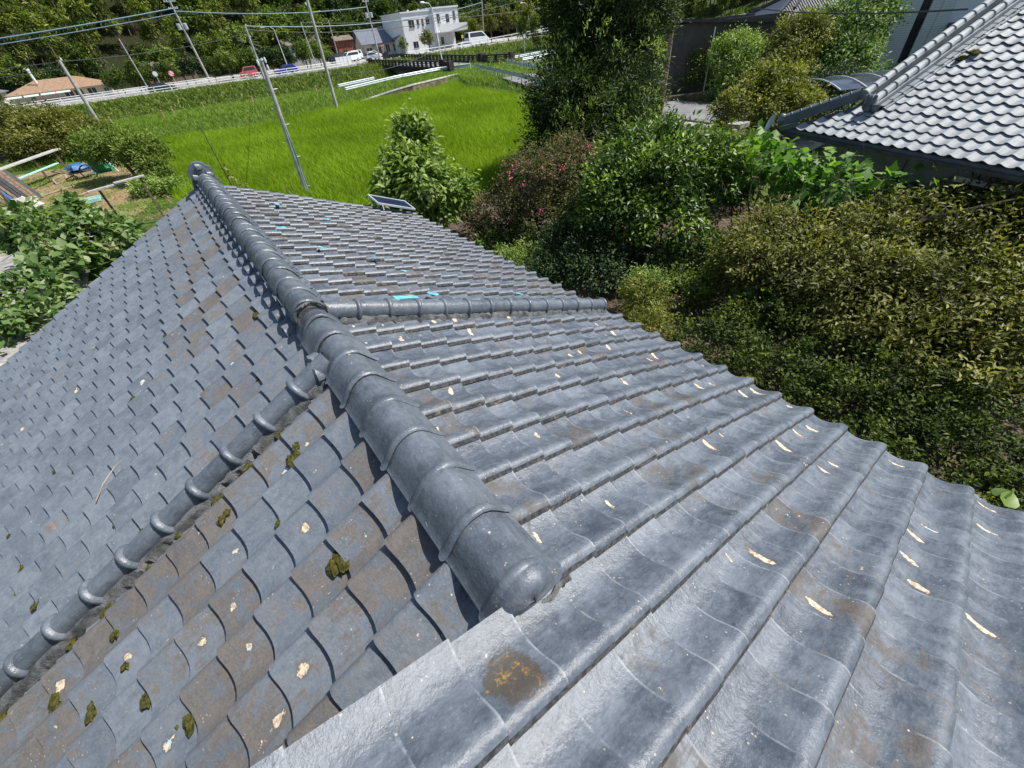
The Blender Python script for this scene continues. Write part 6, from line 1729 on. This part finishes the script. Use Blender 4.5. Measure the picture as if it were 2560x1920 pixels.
# glossy citrus-like tree in the middle
plant('glossy_tree', 'dense glossy green tree with small leaves in the middle of the garden', 'tree', (9.4, 6.3, .15),
      [((9.8, 6.8, 2.4), (1.75, 1.75, 1.15)), ((10.9, 5.9, 2.2), (1.3, 1.3, 1.0)), ((8.6, 6.7, 1.9), (1.2, 1.2, 1.0)), ((9.3, 5.8, 1.4), (1.3, 1.3, .8)), ((11.2, 7.5, 2.5), (.9, .9, .8))],
      30000, .135, .42, M['l_citrus'], 34, 480, .24, .13, shell=.4, limbs=20)
plant('dark_bush', 'low dark green bush in the shade just beyond the tiled eave', 'shrub', (7.2, 6.9, .15),
      [((7.1, 6.4, .75), (1.0, 1.0, .7)), ((7.6, 7.9, .8), (.9, .9, .7)), ((8.3, 5.3, .6), (.9, .9, .6)), ((6.4, 7.3, .5), (.7, .7, .5))],
      12000, .08, .5, M['l_dark'], 35, 220, .2, 0, shell=.4)
plant('dark_bush', 'dark glossy bush filling the gap under the crape myrtle', 'shrub', (9.0, 8.2, .15),
      [((9.0, 8.2, .8), (1.2, 1.1, .8)), ((10.2, 8.6, 1.0), (1.1, 1.1, .9)), ((7.6, 9.6, .6), (.8, .8, .55)), ((6.7, 10.3, .5), (.7, .7, .45))],
      13000, .10, .45, M['l_citrus'], 135, 210, .2, 0, shell=.4)
plant('low_shrub', 'low mixed shrub under the olive tree near the bare soil patch', 'shrub', (8.3, 4.1, .15),
      [((8.2, 4.3, .5), (.9, .8, .5)), ((9.4, 4.9, .6), (.8, .8, .5)), ((8.8, 2.6, .6), (1.0, .9, .55)), ((10.6, 3.6, .9), (.9, .9, .8))],
      11000, .085, .45, M['l_weed'], 136, 170, .2, 0, shell=.4)
plant('fern_bush', 'pale thin leaved plant at the foot of the crape myrtle', 'shrub', (6.0, 8.7, .15),
      [((6.0, 8.6, .55), (.55, .55, .5)), ((6.6, 8.4, .6), (.5, .5, .45))], 2400, .10, .22, M['l_bright'], 36, 60, .15, 0, shell=.6)
# olive leaved tree
plant('olive_tree', 'wide spreading tree with small olive brown leaves filling the right of the garden', 'tree', (10.2, 0.6, .15),
      [((9.6, 2.9, 1.42), (1.5, 1.35, .80)), ((10.9, 1.6, 1.65), (1.35, 1.2, .80)), ((11.6, 0.4, 1.85), (1.3, 1.4, .9)), ((9.0, 1.3, 1.35), (1.35, 1.4, .85)), ((9.7, 0.0, 1.35), (1.3, 1.5, .9)), ((9.6, -1.3, 1.25), (1.3, 1.3, .9)), ((8.7, 3.1, 1.3), (.9, .9, .7)), ((11.9, -0.6, 2.2), (.9, .9, .8)), ((8.2, -.3, 1.0), (1.0, 1.2, .7))],
      62000, .102, .40, M['l_olive'], 37, 720, .24, .12, shell=.45, limbs=30, extra=twigs_of(110, .005, M['twig'], .9), droop=.55)
plant('clipped_hedge', 'dark low hedge in the shade close to the tiled eave', 'hedge', (6.2, .4, .15),
      [((6.1, 2.3, .65), (1.0, 1.0, .7)), ((6.3, 1.1, .65), (1.0, 1.0, .7)), ((6.5, -.1, .60), (1.0, 1.0, .65)), ((6.7, -1.3, .55), (1.0, 1.0, .6)), ((7.4, 1.9, .7), (1.0, 1.0, .7)), ((7.5, .3, .7), (1.0, 1.1, .7)), ((7.6, -1.2, .65), (1.0, 1.1, .65)), ((6.7, -2.5, .5), (1.0, 1.0, .6)), ((5.4, .8, .4), (.8, 1.3, .5)), ((5.6, -1.2, .4), (.8, 1.3, .45))],
      34000, .068, .5, M['l_hedge'], 38, 420, .15, 0, shell=.35, low=-.2)
plant('bright_bush', 'small bright yellow green bush just past the eave corner', 'shrub', (6.0, 3.6, .15),
      [((6.0, 3.5, .75), (.55, .6, .5)), ((6.7, 4.3, .8), (.55, .55, .5))], 5200, .062, .5, M['l_yellow'], 39, 90, .15, 0, shell=.4)
plant('bright_bush', 'small light green bush at the foot of the glossy tree', 'shrub', (7.3, 4.6, .15),
      [((7.2, 4.7, .75), (.55, .5, .5))], 2600, .062, .5, M['l_bright'], 40, 50, .14, 0, shell=.4)
# big leaved vine in front of the silver roofed house: every leaf its own piece
def lobed_leaf(name, mat, n=5):
    mb = MB(); vs = [(0, 0, 0)]
    pts = [(-.02, -.06), (.16, -.36), (.32, -.22), (.50, -.44), (.60, -.20), (1.0, 0), (.60, .20), (.50, .44), (.32, .22), (.16, .36), (-.02, .06)]
    for x, y in pts: vs.append((x, y, -.16 * x * x - .12 * abs(y)))
    mb.add(vs + [(.55, 0, .02)], [(0, i, i + 1) for i in range(1, 6)] + [(0, i, i + 1) for i in range(6, 11)])
    me = mb.mesh(name, mat, True, (0, 0, 0), 180); return me
def broad_leaf(name, mat):
    mb = MB(); vs = [(0, 0, 0)]
    for x, y in ((.02, -.08), (.18, -.34), (.45, -.40), (.75, -.24), (1.0, 0), (.75, .24), (.45, .40), (.18, .34), (.02, .08)): vs.append((x, y, -.18 * x * x + .10 * abs(y)))
    mb.add(vs, [(0, i, i + 1) for i in range(1, 9)])
    return mb.mesh(name, mat, True, (0, 0, 0), 180)
def variants(fn, name, base, n=5):
    out = []
    for i in range(n):
        me = fn(name, M[base]); a = me.attributes.new("lv", 'FLOAT', 'POINT'); a.data.foreach_set("value", np.full(len(me.vertices), (i + .5) / n, np.float32)); out.append(me)
    return out
def leaf_plant(name, label, cat, base, ells, n, size, meshes, seed, mat, more=0, stalks=8, leafname='leaf'):
    R = np.random.default_rng(seed); root = thing(name, label, cat, base)
    P, N, lvb, cc = crown_points(ells, n + more, R, max(20, n // 4), size * 1.2, .2, .12, -.1)
    P[:, 2] = np.maximum(P[:, 2], base[2] + .05)
    dc = np.linalg.norm(P - CAM, axis=1) - N[:, 2] * .4
    od = np.argsort(dc); P, N = P[od], N[od]
    b = np.array(base)
    for i in range(n):
        d = N[i] * .5 + R.normal(0, .6, 3); d[2] -= .25; d /= np.linalg.norm(d)
        up = np.array((0, 0, 1.0)) + N[i] * .6 + R.normal(0, .35, 3); s = np.cross(up, d); s /= np.linalg.norm(s); u = np.cross(d, s)
        sz = size * (.6 + .75 * R.random())
        o = link(leafname, meshes[R.integers(0, len(meshes))], root)
        mw = Matrix.Identity(4); p = P[i] - b - d * sz * .5
        for a in range(3): mw[a][0] = d[a] * sz; mw[a][1] = s[a] * sz; mw[a][2] = u[a] * sz; mw[a][3] = p[a]
        o.matrix_local = mw
    if more:
        V, F, lv = leaves(P[n:], N[n:], size * .95, .75, R, .4)
        o = link('leaves', quick_mesh('leaves', V - b, F, mat, lv), root); o['kind'] = 'stuff'
    mb = MB()
    for t in cc[R.choice(len(cc), min(stalks, len(cc)), replace=False)]:
        s = b + R.normal(0, .25, 3) * (1, 1, 0); mb.tube([s, (s + t) / 2 + R.normal(0, .08, 3), t], [.025, .018, .006], 5, cap=False)
    part(root, 'stem', mb, M['bark'], True)
    return root
vl = variants(lobed_leaf, 'leaf', 'l_vine'); kl = variants(broad_leaf, 'leaf', 'l_kudzu')
leaf_plant('broadleaf_vine', 'bright green lobed leaved plant below the left end of the silver roof eave', 'plant', (11.9, 4.7, .2),
           [((11.6, 4.9, 2.2), (1.0, 1.05, .85)), ((11.4, 4.0, 2.15), (.75, .8, .7))], 170, .25, vl, 51, M['l_vine'], 520)
leaf_plant('broadleaf_vine', 'bright green lobed leaved plant below the middle of the silver roof eave', 'plant', (11.9, 3.0, .2),
           [((11.6, 3.1, 2.05), (.75, .95, .65)), ((11.6, 2.1, 2.1), (.5, .8, .55))], 150, .25, vl, 52, M['l_vine'], 360)
leaf_plant('broadleaf_sprout', 'dark blue green lobed sapling poking out under the olive tree', 'plant', (8.9, 2.9, .2), [((8.5, 2.7, .95), (.5, .5, .45))], 60, .17, variants(lobed_leaf, 'leaf', 'l_citrus'), 53, M['l_citrus'], 60)
leaf_plant('corner_sapling', 'small bright sapling beside the eave at the right edge of the roof', 'plant', (5.6, -2.0, .2), [((5.4, -1.9, .9), (.35, .4, .3))], 26, .20, variants(broad_leaf, 'leaf', 'l_citrus'), 54, M['l_citrus'], 0)
R = np.random.default_rng(61); mb = MB()
for k in range(34):
    b = np.array((11.2 + R.normal(0, .35), 1.6 + 3.4 * R.random(), 1.9)); t = b + np.array((R.normal(0, .28), R.normal(0, .28), .5 + .75 * R.random()))
    mb.tube([b, (b + t) / 2 + R.normal(0, .05, 3), t], [.010, .008, .003], 4, cap=False)
    for q in range(3):
        s = b + (t - b) * (.4 + .5 * R.random()); e = s + R.normal(0, .16, 3) + (0, 0, .12); mb.tube([s, e], [.005, .002], 4, cap=False)
for k in range(6): mb.tube([(11.4, 1.9 + .55 * k, .2), (11.3, 1.8 + .55 * k, 2.1)], [.02, .012], 5)
solo('dead_twigs', mb, M['twig'], 'bare dry twigs standing up in front of the silver roof eave', 'twigs', smooth=True, kind='stuff')
leaf_plant('sprouting_shoot', 'slender upright shoot with bright leaves in front of the tall conifer', 'plant', (12.6, 8.2, .2), [((12.7, 8.3, 1.6), (.22, .22, 1.2)), ((13.1, 8.7, 2.9), (.16, .16, .6))], 40, .20, variants(broad_leaf, 'leaf', 'l_bright'), 55, M['l_bright'], 0, 3)
# shrubs and trees further right
far_plants = [
 ('round_shrub', 'small round shrub on thin stems in front of the brown shed', 'shrub', (31.4, 20.2, .4), [((31.6, 20.6, 2.3), (1.25, 1.25, 1.1)), ((31.3, 20.2, 1.6), (.8, .8, .6))], 5000, .13, .5, 'l_weed', 71, 110, .28, .06),
 ('garden_tree', 'green leafy tree against the right half of the brown shed', 'tree', (31.9, 17.4, .4), [((32.3, 17.8, 2.5), (1.9, 1.9, 1.4)), ((31.6, 17.0, 1.3), (1.6, 1.6, 1.0)), ((33.2, 17.8, 3.2), (1.0, 1.0, .8))], 11000, .15, .45, 'l_bright', 72, 210, .32, .10),
 ('yellow_bush', 'yellow green bush with drooping leaves left of the satellite dish', 'shrub', (19.4, 9.4, .4), [((20.0, 9.6, 2.0), (1.6, 1.6, 1.0)), ((21.3, 9.6, 2.8), (1.3, 1.3, .8)), ((18.6, 9.7, 1.2), (1.1, 1.1, .8)), ((20.6, 8.4, 2.1), (1.2, 1.2, .7))], 15000, .15, .42, 'l_yellow', 73, 260, .28, .09),
 ('brown_bush', 'brownish bush at the edge of the concrete yard beside the glossy tree', 'shrub', (16.3, 9.3, .3), [((16.6, 9.4, 1.1), (1.1, 1.1, .8)), ((17.2, 8.3, 1.2), (.9, .9, .7))], 7000, .10, .45, 'l_olive', 74, 140, .22, .06),
 ('garden_tree', 'large blue green tree between the black roofed house and the white tiled building', 'tree', (30.6, 11.2, .4), [((31.4, 11.6, 3.4), (2.3, 2.3, 1.6)), ((32.8, 11.1, 4.3), (1.5, 1.5, 1.2)), ((30.2, 10.6, 2.2), (1.9, 1.9, 1.4)), ((29.6, 11.8, 1.6), (1.5, 1.5, 1.1))], 18000, .19, .45, 'l_kudzu', 75, 300, .36, .14),
 ('garden_tree', 'olive green tree left of the large blue green tree', 'tree', (28.4, 12.3, .4), [((29.0, 12.6, 3.4), (1.7, 1.7, 1.3)), ((27.6, 12.2, 2.4), (1.5, 1.5, 1.2)), ((30.0, 13.2, 3.9), (1.2, 1.2, .9))], 12000, .15, .45, 'l_olive', 76, 230, .3, .12),
 ('dark_shrub', 'dark shrub mass under the trees beside the carport', 'shrub', (25.0, 9.8, .4), [((25.2, 9.9, 1.6), (1.7, 1.7, 1.3)), ((26.6, 9.0, 1.7), (1.4, 1.4, 1.2)), ((23.8, 9.6, 1.2), (1.3, 1.3, 1.0))], 12000, .13, .45, 'l_dark', 77, 220, .3, .0),
 ('dark_shrub', 'dark shrub below the satellite dish', 'shrub', (14.4, 7.0, .3), [((14.5, 7.1, 1.2), (1.0, 1.0, .9)), ((15.4, 6.6, 1.3), (.9, .9, .8))], 7000, .09, .45, 'l_dark', 78, 130, .22, .0),
 ('bright_shrub', 'light green shrub at the foot of the white tiled building', 'shrub', (33.6, 8.9, .4), [((33.8, 9.0, 1.3), (1.0, 1.0, .7))], 3000, .15, .45, 'l_bright', 79, 60, .28, .0),
 ('dark_shrub', 'dark green shrub at the left end of the carport', 'shrub', (29.8, 14.6, .4), [((29.6, 14.4, 1.2), (1.4, 1.4, .9)), ((30.9, 14.8, 1.0), (1.2, 1.2, .8))], 6000, .13, .45, 'l_dark', 80, 120, .28, .0)]
for (nm, lb, ct, b, el, n, sz, asp, mt, sd_, cl, cr, tk) in far_plants:
    plant(nm, lb, ct, b, el, n, sz, asp, M[mt], sd_, cl, cr, tk, extra=stems_of(7, 1, 1) if nm == 'round_shrub' else None)

# left side
plant('juniper_shrub', 'large loose juniper shrub near the river at the left', 'shrub', (-6.4, 56, .1),
      [((-6.9, 57, 1.9), (3.0, 2.6, 1.6)), ((-9.6, 60, 2.4), (2.8, 2.4, 1.6)), ((-4.6, 54, 1.3), (2.0, 2.0, 1.2)), ((-8.0, 55, 1.2), (2.6, 2.2, 1.2))], 24000, .26, .35, M['l_olive'], 81, 330, .45, .14, limbs=16)
plant('juniper_shrub', 'smaller juniper shrub with bare lower limbs beside the paddy corner', 'shrub', (-2.3, 36, .1),
      [((-2.7, 37.5, 1.9), (1.7, 1.7, 1.1)), ((-1.4, 35.6, 1.6), (1.3, 1.3, 1.0)), ((-3.6, 39, 2.0), (1.3, 1.3, .9)), ((-1.2, 34.2, .9), (.9, .9, .6))], 15000, .19, .35, M['l_weed'], 82, 240, .32, .13, limbs=22)
plant('low_bush', 'pale green low plants under the smaller juniper', 'shrub', (-2.2, 31.5, .15), [((-2.0, 31.6, .45), (.9, .9, .45)), ((-.9, 31.0, .4), (.8, .8, .4))], 2600, .16, .5, M['l_bright'], 83, 60, .22, .0)
leaf_plant('kudzu_bush', 'kudzu covered bush with broad leaves beyond the left roof slope', 'bush', (-4.6, 21.5, .15),
           [((-4.7, 21.9, 1.25), (1.45, 1.6, 1.15)), ((-5.7, 23.2, 1.3), (1.1, 1.2, 1.0)), ((-3.7, 20.8, .95), (1.1, 1.3, .85)), ((-4.9, 19.8, .7), (1.2, 1.2, .65))], 300, .26, kl, 84, M['l_kudzu'], 3800, 12)
leaf_plant('kudzu_patch', 'low kudzu patch hugging the left roof verge below the kudzu bush', 'bush', (-6.0, 17.6, .15),
           [((-5.8, 17.8, .55), (1.4, 1.4, .6)), ((-6.8, 16.4, .5), (1.3, 1.2, .55)), ((-5.2, 16.0, .4), (1.3, 1.3, .5)), ((-7.4, 18.3, .5), (1.0, 1.0, .5))], 170, .22, kl, 85, M['l_kudzu'], 2600, 6)
leaf_plant('vine_pole', 'thin dark pole wrapped in a yellow green vine at the paddy edge', 'plant', (1.62, 26.2, .0), [((1.60, 26.2, .95), (.22, .22, .9)), ((1.9, 26.0, .55), (.35, .25, .4))], 46, .16, variants(broad_leaf, 'leaf', 'l_yellow'), 86, M['l_yellow'], 0, 3)
part(bpy.data.objects['vine_pole'], 'pole', MB().tube([(1.62, 26.2, 0), (1.55, 26.3, 3.4)], [.03, .015], 6), M['darkmetal'], True)
solo('rusty_stake', MB().bar((3.3, 20.5, .1), (3.1, 20.6, 1.25), .08, .05), M['wood'], 'brown wooden stake just behind the far roof edge', 'stake')

# ------------------------------------------------------------------ trees by the far road and on the hill
def tree_kind(kind, seed):
    """crown and trunk meshes of one forest tree, about 8 m tall, base at the origin"""
    R = np.random.default_rng(seed)
    if kind == 'bamboo':
        ells = [((R.normal(0, .5), R.normal(0, .5), 5.6), (1.7, 1.7, 2.4)), ((R.normal(.6, .4), R.normal(0, .4), 8.0), (1.3, 1.3, 1.6)), ((R.normal(-.4, .4), R.normal(0, .4), 3.4), (1.6, 1.6, 1.4))]
        P, N, lvb, cc = crown_points(ells, 1500, R, 70, .62, .6, .15); V, F, lv = leaves(P, N, .62, .30, R, .7, lvb=lvb); mt = M['l_bamboo']
        mb = MB()
        for k in range(4): mb.tube([(R.normal(0, .5), R.normal(0, .5), 0), (R.normal(0, .5), R.normal(0, .5), 5), (R.normal(.5, .5), R.normal(0, .5), 8.2)], [.09, .07, .02], 5, cap=False)
    else:
        ells = [((R.normal(0, .4), R.normal(0, .4), 4.6), (2.7, 2.7, 2.0)), ((R.normal(1.2, .4), R.normal(0, .6), 3.6), (2.0, 2.0, 1.5)), ((R.normal(-1.2, .4), R.normal(0, .6), 3.8), (2.0, 2.0, 1.6)), ((R.normal(0, .5), R.normal(0, .5), 6.2), (1.8, 1.8, 1.3))]
        P, N, lvb, cc = crown_points(ells, 1700, R, 90, .65, .45, .2); V, F, lv = leaves(P, N, .55, .5, R, .3, lvb=lvb); mt = M[kind]
        mb = trunk_mb((0, 0, 0), (0, 0, 4.6), .24, cc[R.choice(len(cc), 8, replace=False)], R, 6)
    return quick_mesh('crown', V, F, mt, lv), mb.mesh('trunk', M['bark'], True)
kinds = {k: [tree_kind(k, 100 + i * 7 + j) for j in range(3)] for i, k in enumerate(('bamboo', 'l_forest', 'l_olive', 'l_weed', 'l_dark'))}
def put_tree(name, label, group, kind, x, y, s, R, z=None, sz=1.0):
    q = px_of((x, y, (gzf(x, y) if z is None else z) + 4.5 * s))
    if q is None or not (-140 < q[0] < 2660): return None
    cr, tr = kinds[kind][R.integers(0, 3)]
    t = thing(name, label, 'tree', (x, y, gzf(x, y) - .1 if z is None else z), group)
    for nm, me in (('crown', cr), ('trunk', tr)):
        o = link(nm, me, t)
    t.scale = (s * R.uniform(.85, 1.15), s * R.uniform(.85, 1.15), s * sz * R.uniform(.85, 1.15)); t.rotation_euler = (0, 0, R.uniform(0, 6.28))
    return t
R = np.random.default_rng(90)
# trees lining the far road
road_trees = [(66.5, 121.5, .62, 'l_olive', 'small round tree in front of the gabled house'), (60.4, 124, .45, 'l_weed', 'slim dark shrub tree by the gabled house door'), (80.5, 120.5, .72, 'l_olive', 'round tree to the right of the balcony building'), (87, 122, .95, 'l_olive', 'spreading olive roadside tree left of the dark backed sign'), (93, 122, 1.0, 'l_olive', 'spreading olive roadside tree behind the pale street lamp'), (99.5, 121, .9, 'l_olive', 'spreading roadside tree left of the small pickup'), (112, 121, 1.05, 'l_olive', 'spreading tree to the right of the small pickup'), (84, 130, .95, 'l_weed', 'green tree behind the roadside tree row'), (-2.4, 132.5, .42, 'l_weed', 'small dark green tree at the right end of the tan roofed house'), (-20.5, 131.5, .42, 'l_forest', 'small tree at the left end of the tan roofed house')]
for (x, y, s, k, lb) in road_trees: put_tree('roadside_tree', lb, 'trees beside the far road', k, x, y, s, R, z=1.1)
# hedge of shrubs at the foot of the hill
for i in range(46):
    x = -30 + i * 1.9 + R.normal(0, .5); y = 123 + 4 * R.random() + (4 if -20 < x < -2 else 0)
    if -21 < x < -3: y = 148 + 3 * R.random()
    if x > 40 : continue
    put_tree('hillside_shrub', 'dense green shrub at the foot of the wooded hill', 'shrubs at the foot of the hill', ('l_forest', 'l_weed', 'l_dark')[R.integers(0, 3)], x, y, .50 + .22 * R.random(), R)
# trees one can tell apart on the lower hill
n_b = 0
for row in range(5):
    for i in range(34):
        x = -46 + i * 5.0 + R.normal(0, 1.2); y = 152 + row * 9 + R.normal(0, 1.5)
        if x > 118: continue
        if x < 22: k = 'bamboo' if (row >= 1 or R.random() < .3) and x < 14 else ('l_forest', 'l_weed')[R.integers(0, 2)]
        elif x < 36: k = 'bamboo' if R.random() < .7 else 'l_weed'
        elif x < 55: k = ('l_forest', 'l_weed', 'l_forest')[R.integers(0, 3)]
        else: k = 'l_dark' if R.random() < .75 else 'l_forest'
        s = (1.15 if k == 'bamboo' else 1.05) * R.uniform(.85, 1.35)
        lb = {'bamboo': 'feathery yellow green bamboo clump on the wooded hillside', 'l_dark': 'very dark tree in the shaded part of the wooded hillside'}.get(k, 'dark green broadleaf tree on the wooded hillside')
        put_tree('bamboo_clump' if k == 'bamboo' else 'forest_tree', lb, {'bamboo': 'bamboo clumps on the hillside', 'l_dark': 'dark trees on the hillside'}.get(k, 'broadleaf trees on the hillside'), k, x, y, s, R)
# upper forest as one mass
def mass(name, label, pts, kindw, seed, n_leaf=420, size=.95):
    R = np.random.default_rng(seed); Vs, Fs, Ls = [], [], []; off = 0
    for (x, y, z, s) in pts:
        ells = [((x, y, z + 4.5 * s), (2.8 * s, 2.8 * s, 2.4 * s)), ((x + R.normal(0, 1), y, z + 6.5 * s), (1.9 * s, 1.9 * s, 1.7 * s))]
        P, N, lvb, cc = crown_points(ells, n_leaf, R, 34, .8 * s, .45, .15); V, F, lv = leaves(P, N, size * s, .45, R, .5, lvb=lvb)
        Vs.append(V); Fs.append(F + off); Ls.append(lv); off += len(V)
    o = link(name, quick_mesh(name, np.concatenate(Vs), np.concatenate(Fs), M[kindw], np.concatenate(Ls)))
    tag(o, label, 'forest', None, 'stuff'); return o
def hp_(n, x0, x1, y0, y1, R, s0=.9, s1=1.5):
    x = R.uniform(x0, x1, n); y = R.uniform(y0, y1, n); z = gz(x, y); return [(a, b, c, R.uniform(s0, s1)) for a, b, c in zip(x, y, z)]
R = np.random.default_rng(95)
mass('forest', 'upper hillside wood of bamboo at the left', hp_(240, -75, 40, 196, 290, R, 1.1, 1.8), 'l_bamboo', 1, 330, 1.0)
mass('forest', 'upper hillside wood of dark trees to the right', hp_(260, 25, 190, 192, 280, R, 1.1, 1.8), 'l_dark', 2, 330, 1.0)
mass('forest', 'low forest behind the right fields', hp_(120, 118, 230, 150, 200, R, 1.0, 1.5) + hp_(170, 108, 230, 25, 118, R, 1.0, 1.6), 'l_bamboo', 3, 330, 1.0)
# grove behind the shed and the black roofed house
for i in range(40):
    a = i / 39; x = 74 + 70 * a + R.normal(0, 2); y = 90 - 52 * a + R.normal(0, 3)
    for (dx, sc__) in ((0, .72), (13, 1.0)):
        put_tree('grove_tree', 'light green bamboo in the grove behind the brown shed', 'grove behind the shed', 'bamboo', x + dx, y + dx * .4, sc__ * R.uniform(.8, 1.2), R, z=gzf(x + dx, y + dx * .4) - .3)
R = np.random.default_rng(97)
def shrub_pts(fx, n, dz): return [(x, y, gzf(x, y) + dz, R.uniform(.14, .24)) for x, y in (fx() for _ in range(n))]
def fr():
    x = R.uniform(46, 104); return x, 101 + R.normal(0, 1.3)
def fl():
    while True:
        x = R.uniform(-26, 36)
        if not 15 < x < 19 and (x < 15 or R.random() < .3): return x, float(yc(x)) + 24 + R.normal(0, 2.0)
mass('bank_shrubbery', 'bushy shrubbery on the bank under the right pipe fence', shrub_pts(fr, 70, -.9), 'l_weed', 11, 170, .9)
mass('bank_shrubbery', 'bushy shrubbery on the river bank below the left white fence', shrub_pts(fl, 80, -.9), 'l_weed', 12, 170, .9)
# palm in front of the hill
pm = thing('palm_tree', 'shaggy palm with grey hanging fronds at the foot of the hill', 'palm', (25.2, 128, 1.1))
part(pm, 'trunk', MB().tube([(25.2, 128, 1.0), (25.3, 128, 3.5), (25.2, 128, 6.8)], [.32, .28, .30], 9), M['bark'], True)
R = np.random.default_rng(7)
for k in range(26):
    az = k * 2.4; el = .9 - 1.9 * (k / 26); L_ = 2.6 + .5 * R.random(); mb = MB(); p = np.array((25.2, 128, 6.8)); vs = []
    d0 = np.array((math.cos(az), math.sin(az), 0)); sd_ = np.array((-d0[1], d0[0], 0))
    for q in range(6):
        t = q / 5; c = p + d0 * L_ * t * math.cos(el) + np.array((0, 0, L_ * t * math.sin(el) - 1.1 * t * t)); w = .42 * math.sin(PI * min(.98, .1 + t * .9)) + .03
        vs += [c - sd_ * w - (0, 0, w * .4), c, c + sd_ * w - (0, 0, w * .4)]
    mb.add(vs, [(q * 3 + a, q * 3 + 3 + a, q * 3 + 4 + a, q * 3 + a + 1) for q in range(5) for a in (0, 1)])
    part(pm, 'frond', mb, M['l_palm'])

# ------------------------------------------------------------------ labels of the many far trees: row, what they stand above, order
WORDS = ['', 'second', 'third', 'fourth', 'fifth', 'sixth', 'seventh', 'eighth', 'ninth', 'tenth', 'eleventh', 'twelfth', 'thirteenth', 'fourteenth', 'fifteenth', 'sixteenth', 'seventeenth', 'eighteenth', 'nineteenth', 'twentieth']
MARKS = [(40, 'the tan roofed house'), (225, 'the left bank pole'), (340, 'the thin bush pole'), (450, 'the old house in the bushes'), (545, 'the transformer pole'), (640, 'the red van'), (720, 'the blue car'), (800, 'the panel fence'), (870, 'the red hut'), (960, 'the gabled house'), (1070, 'the white two storey building'), (1190, 'the white lorry'), (1300, 'the roadside tree row'), (1420, 'the small pickup'), (1600, 'the brown apartment block'), (1760, 'the brown shed roof'), (1900, 'the white fence by the black roof'), (2100, 'the black roofed house')]
def relabel(prefix, what, rows):
    bins = {}
    for o in list(COL.objects):
        if o.parent is None and o.name.split('.')[0] == prefix:
            q = px_of(np.array(o.location) + (0, 0, 4)); x = q[0] if q else -500
            d = float(o.location.y) if rows[0] == 'y' else float(o.location.x) * .5 - float(o.location.y)
            row = next((i for i, (lim, nm) in enumerate(rows[1]) if d < lim), len(rows[1]) - 1)
            mk = min(range(len(MARKS)), key=lambda i: abs(MARKS[i][0] - x)) if x > -80 else -1
            bins.setdefault((row, mk), []).append((x, o))
    for (row, mk), L in bins.items():
        L.sort(key=lambda t: t[0]); rn = rows[1][row][1]
        where = 'above ' + MARKS[mk][1] if mk >= 0 else 'beyond the left edge'
        for i, (x, o) in enumerate(L):
            od = '' if len(L) == 1 else ', ' + (('left' if i == 0 else 'right') if len(L) == 2 else (WORDS[min(i, 19)] + ' from left' if i else 'leftmost'))
            o['label'] = what + rn + ' ' + where + od
HR = ('y', [(156.5, ' lowest'), (165.5, ' second row up'), (174.5, ' third row up'), (183.5, ' fourth row up'), (999, ' highest row')])
relabel('forest_tree', 'leafy hillside tree,', HR)
relabel('bamboo_clump', 'feathery bamboo clump,', HR)
relabel('hillside_shrub', 'round shrub', ('y', [(125, ', front,'), (128, ', behind,'), (999, ', uphill,')]))
gt = sorted([o for o in COL.objects if o.name.split('.')[0] == 'grove_tree'], key=lambda o: (px_of(np.array(o.location) + (0, 0, 3)) or (9999,))[0])
for i, o in enumerate(gt):
    tall = 'taller' if o.scale[2] > .85 else 'shorter'
    q = px_of(np.array(o.location) + (0, 0, 3)); x = q[0] if q else 9999
    mk = min(MARKS, key=lambda m: abs(m[0] - x))[1]
    o['label'] = tall + ' grove bamboo behind ' + mk.replace(' by the black roof', '')
seen = {}
for o in gt: seen.setdefault(o['label'], []).append(o)
for lb, L in seen.items():
    for i, o in enumerate(L):
        if len(L) > 1: o['label'] = lb + ', ' + (WORDS[min(i, 19)] + ' from left' if i else 'leftmost')
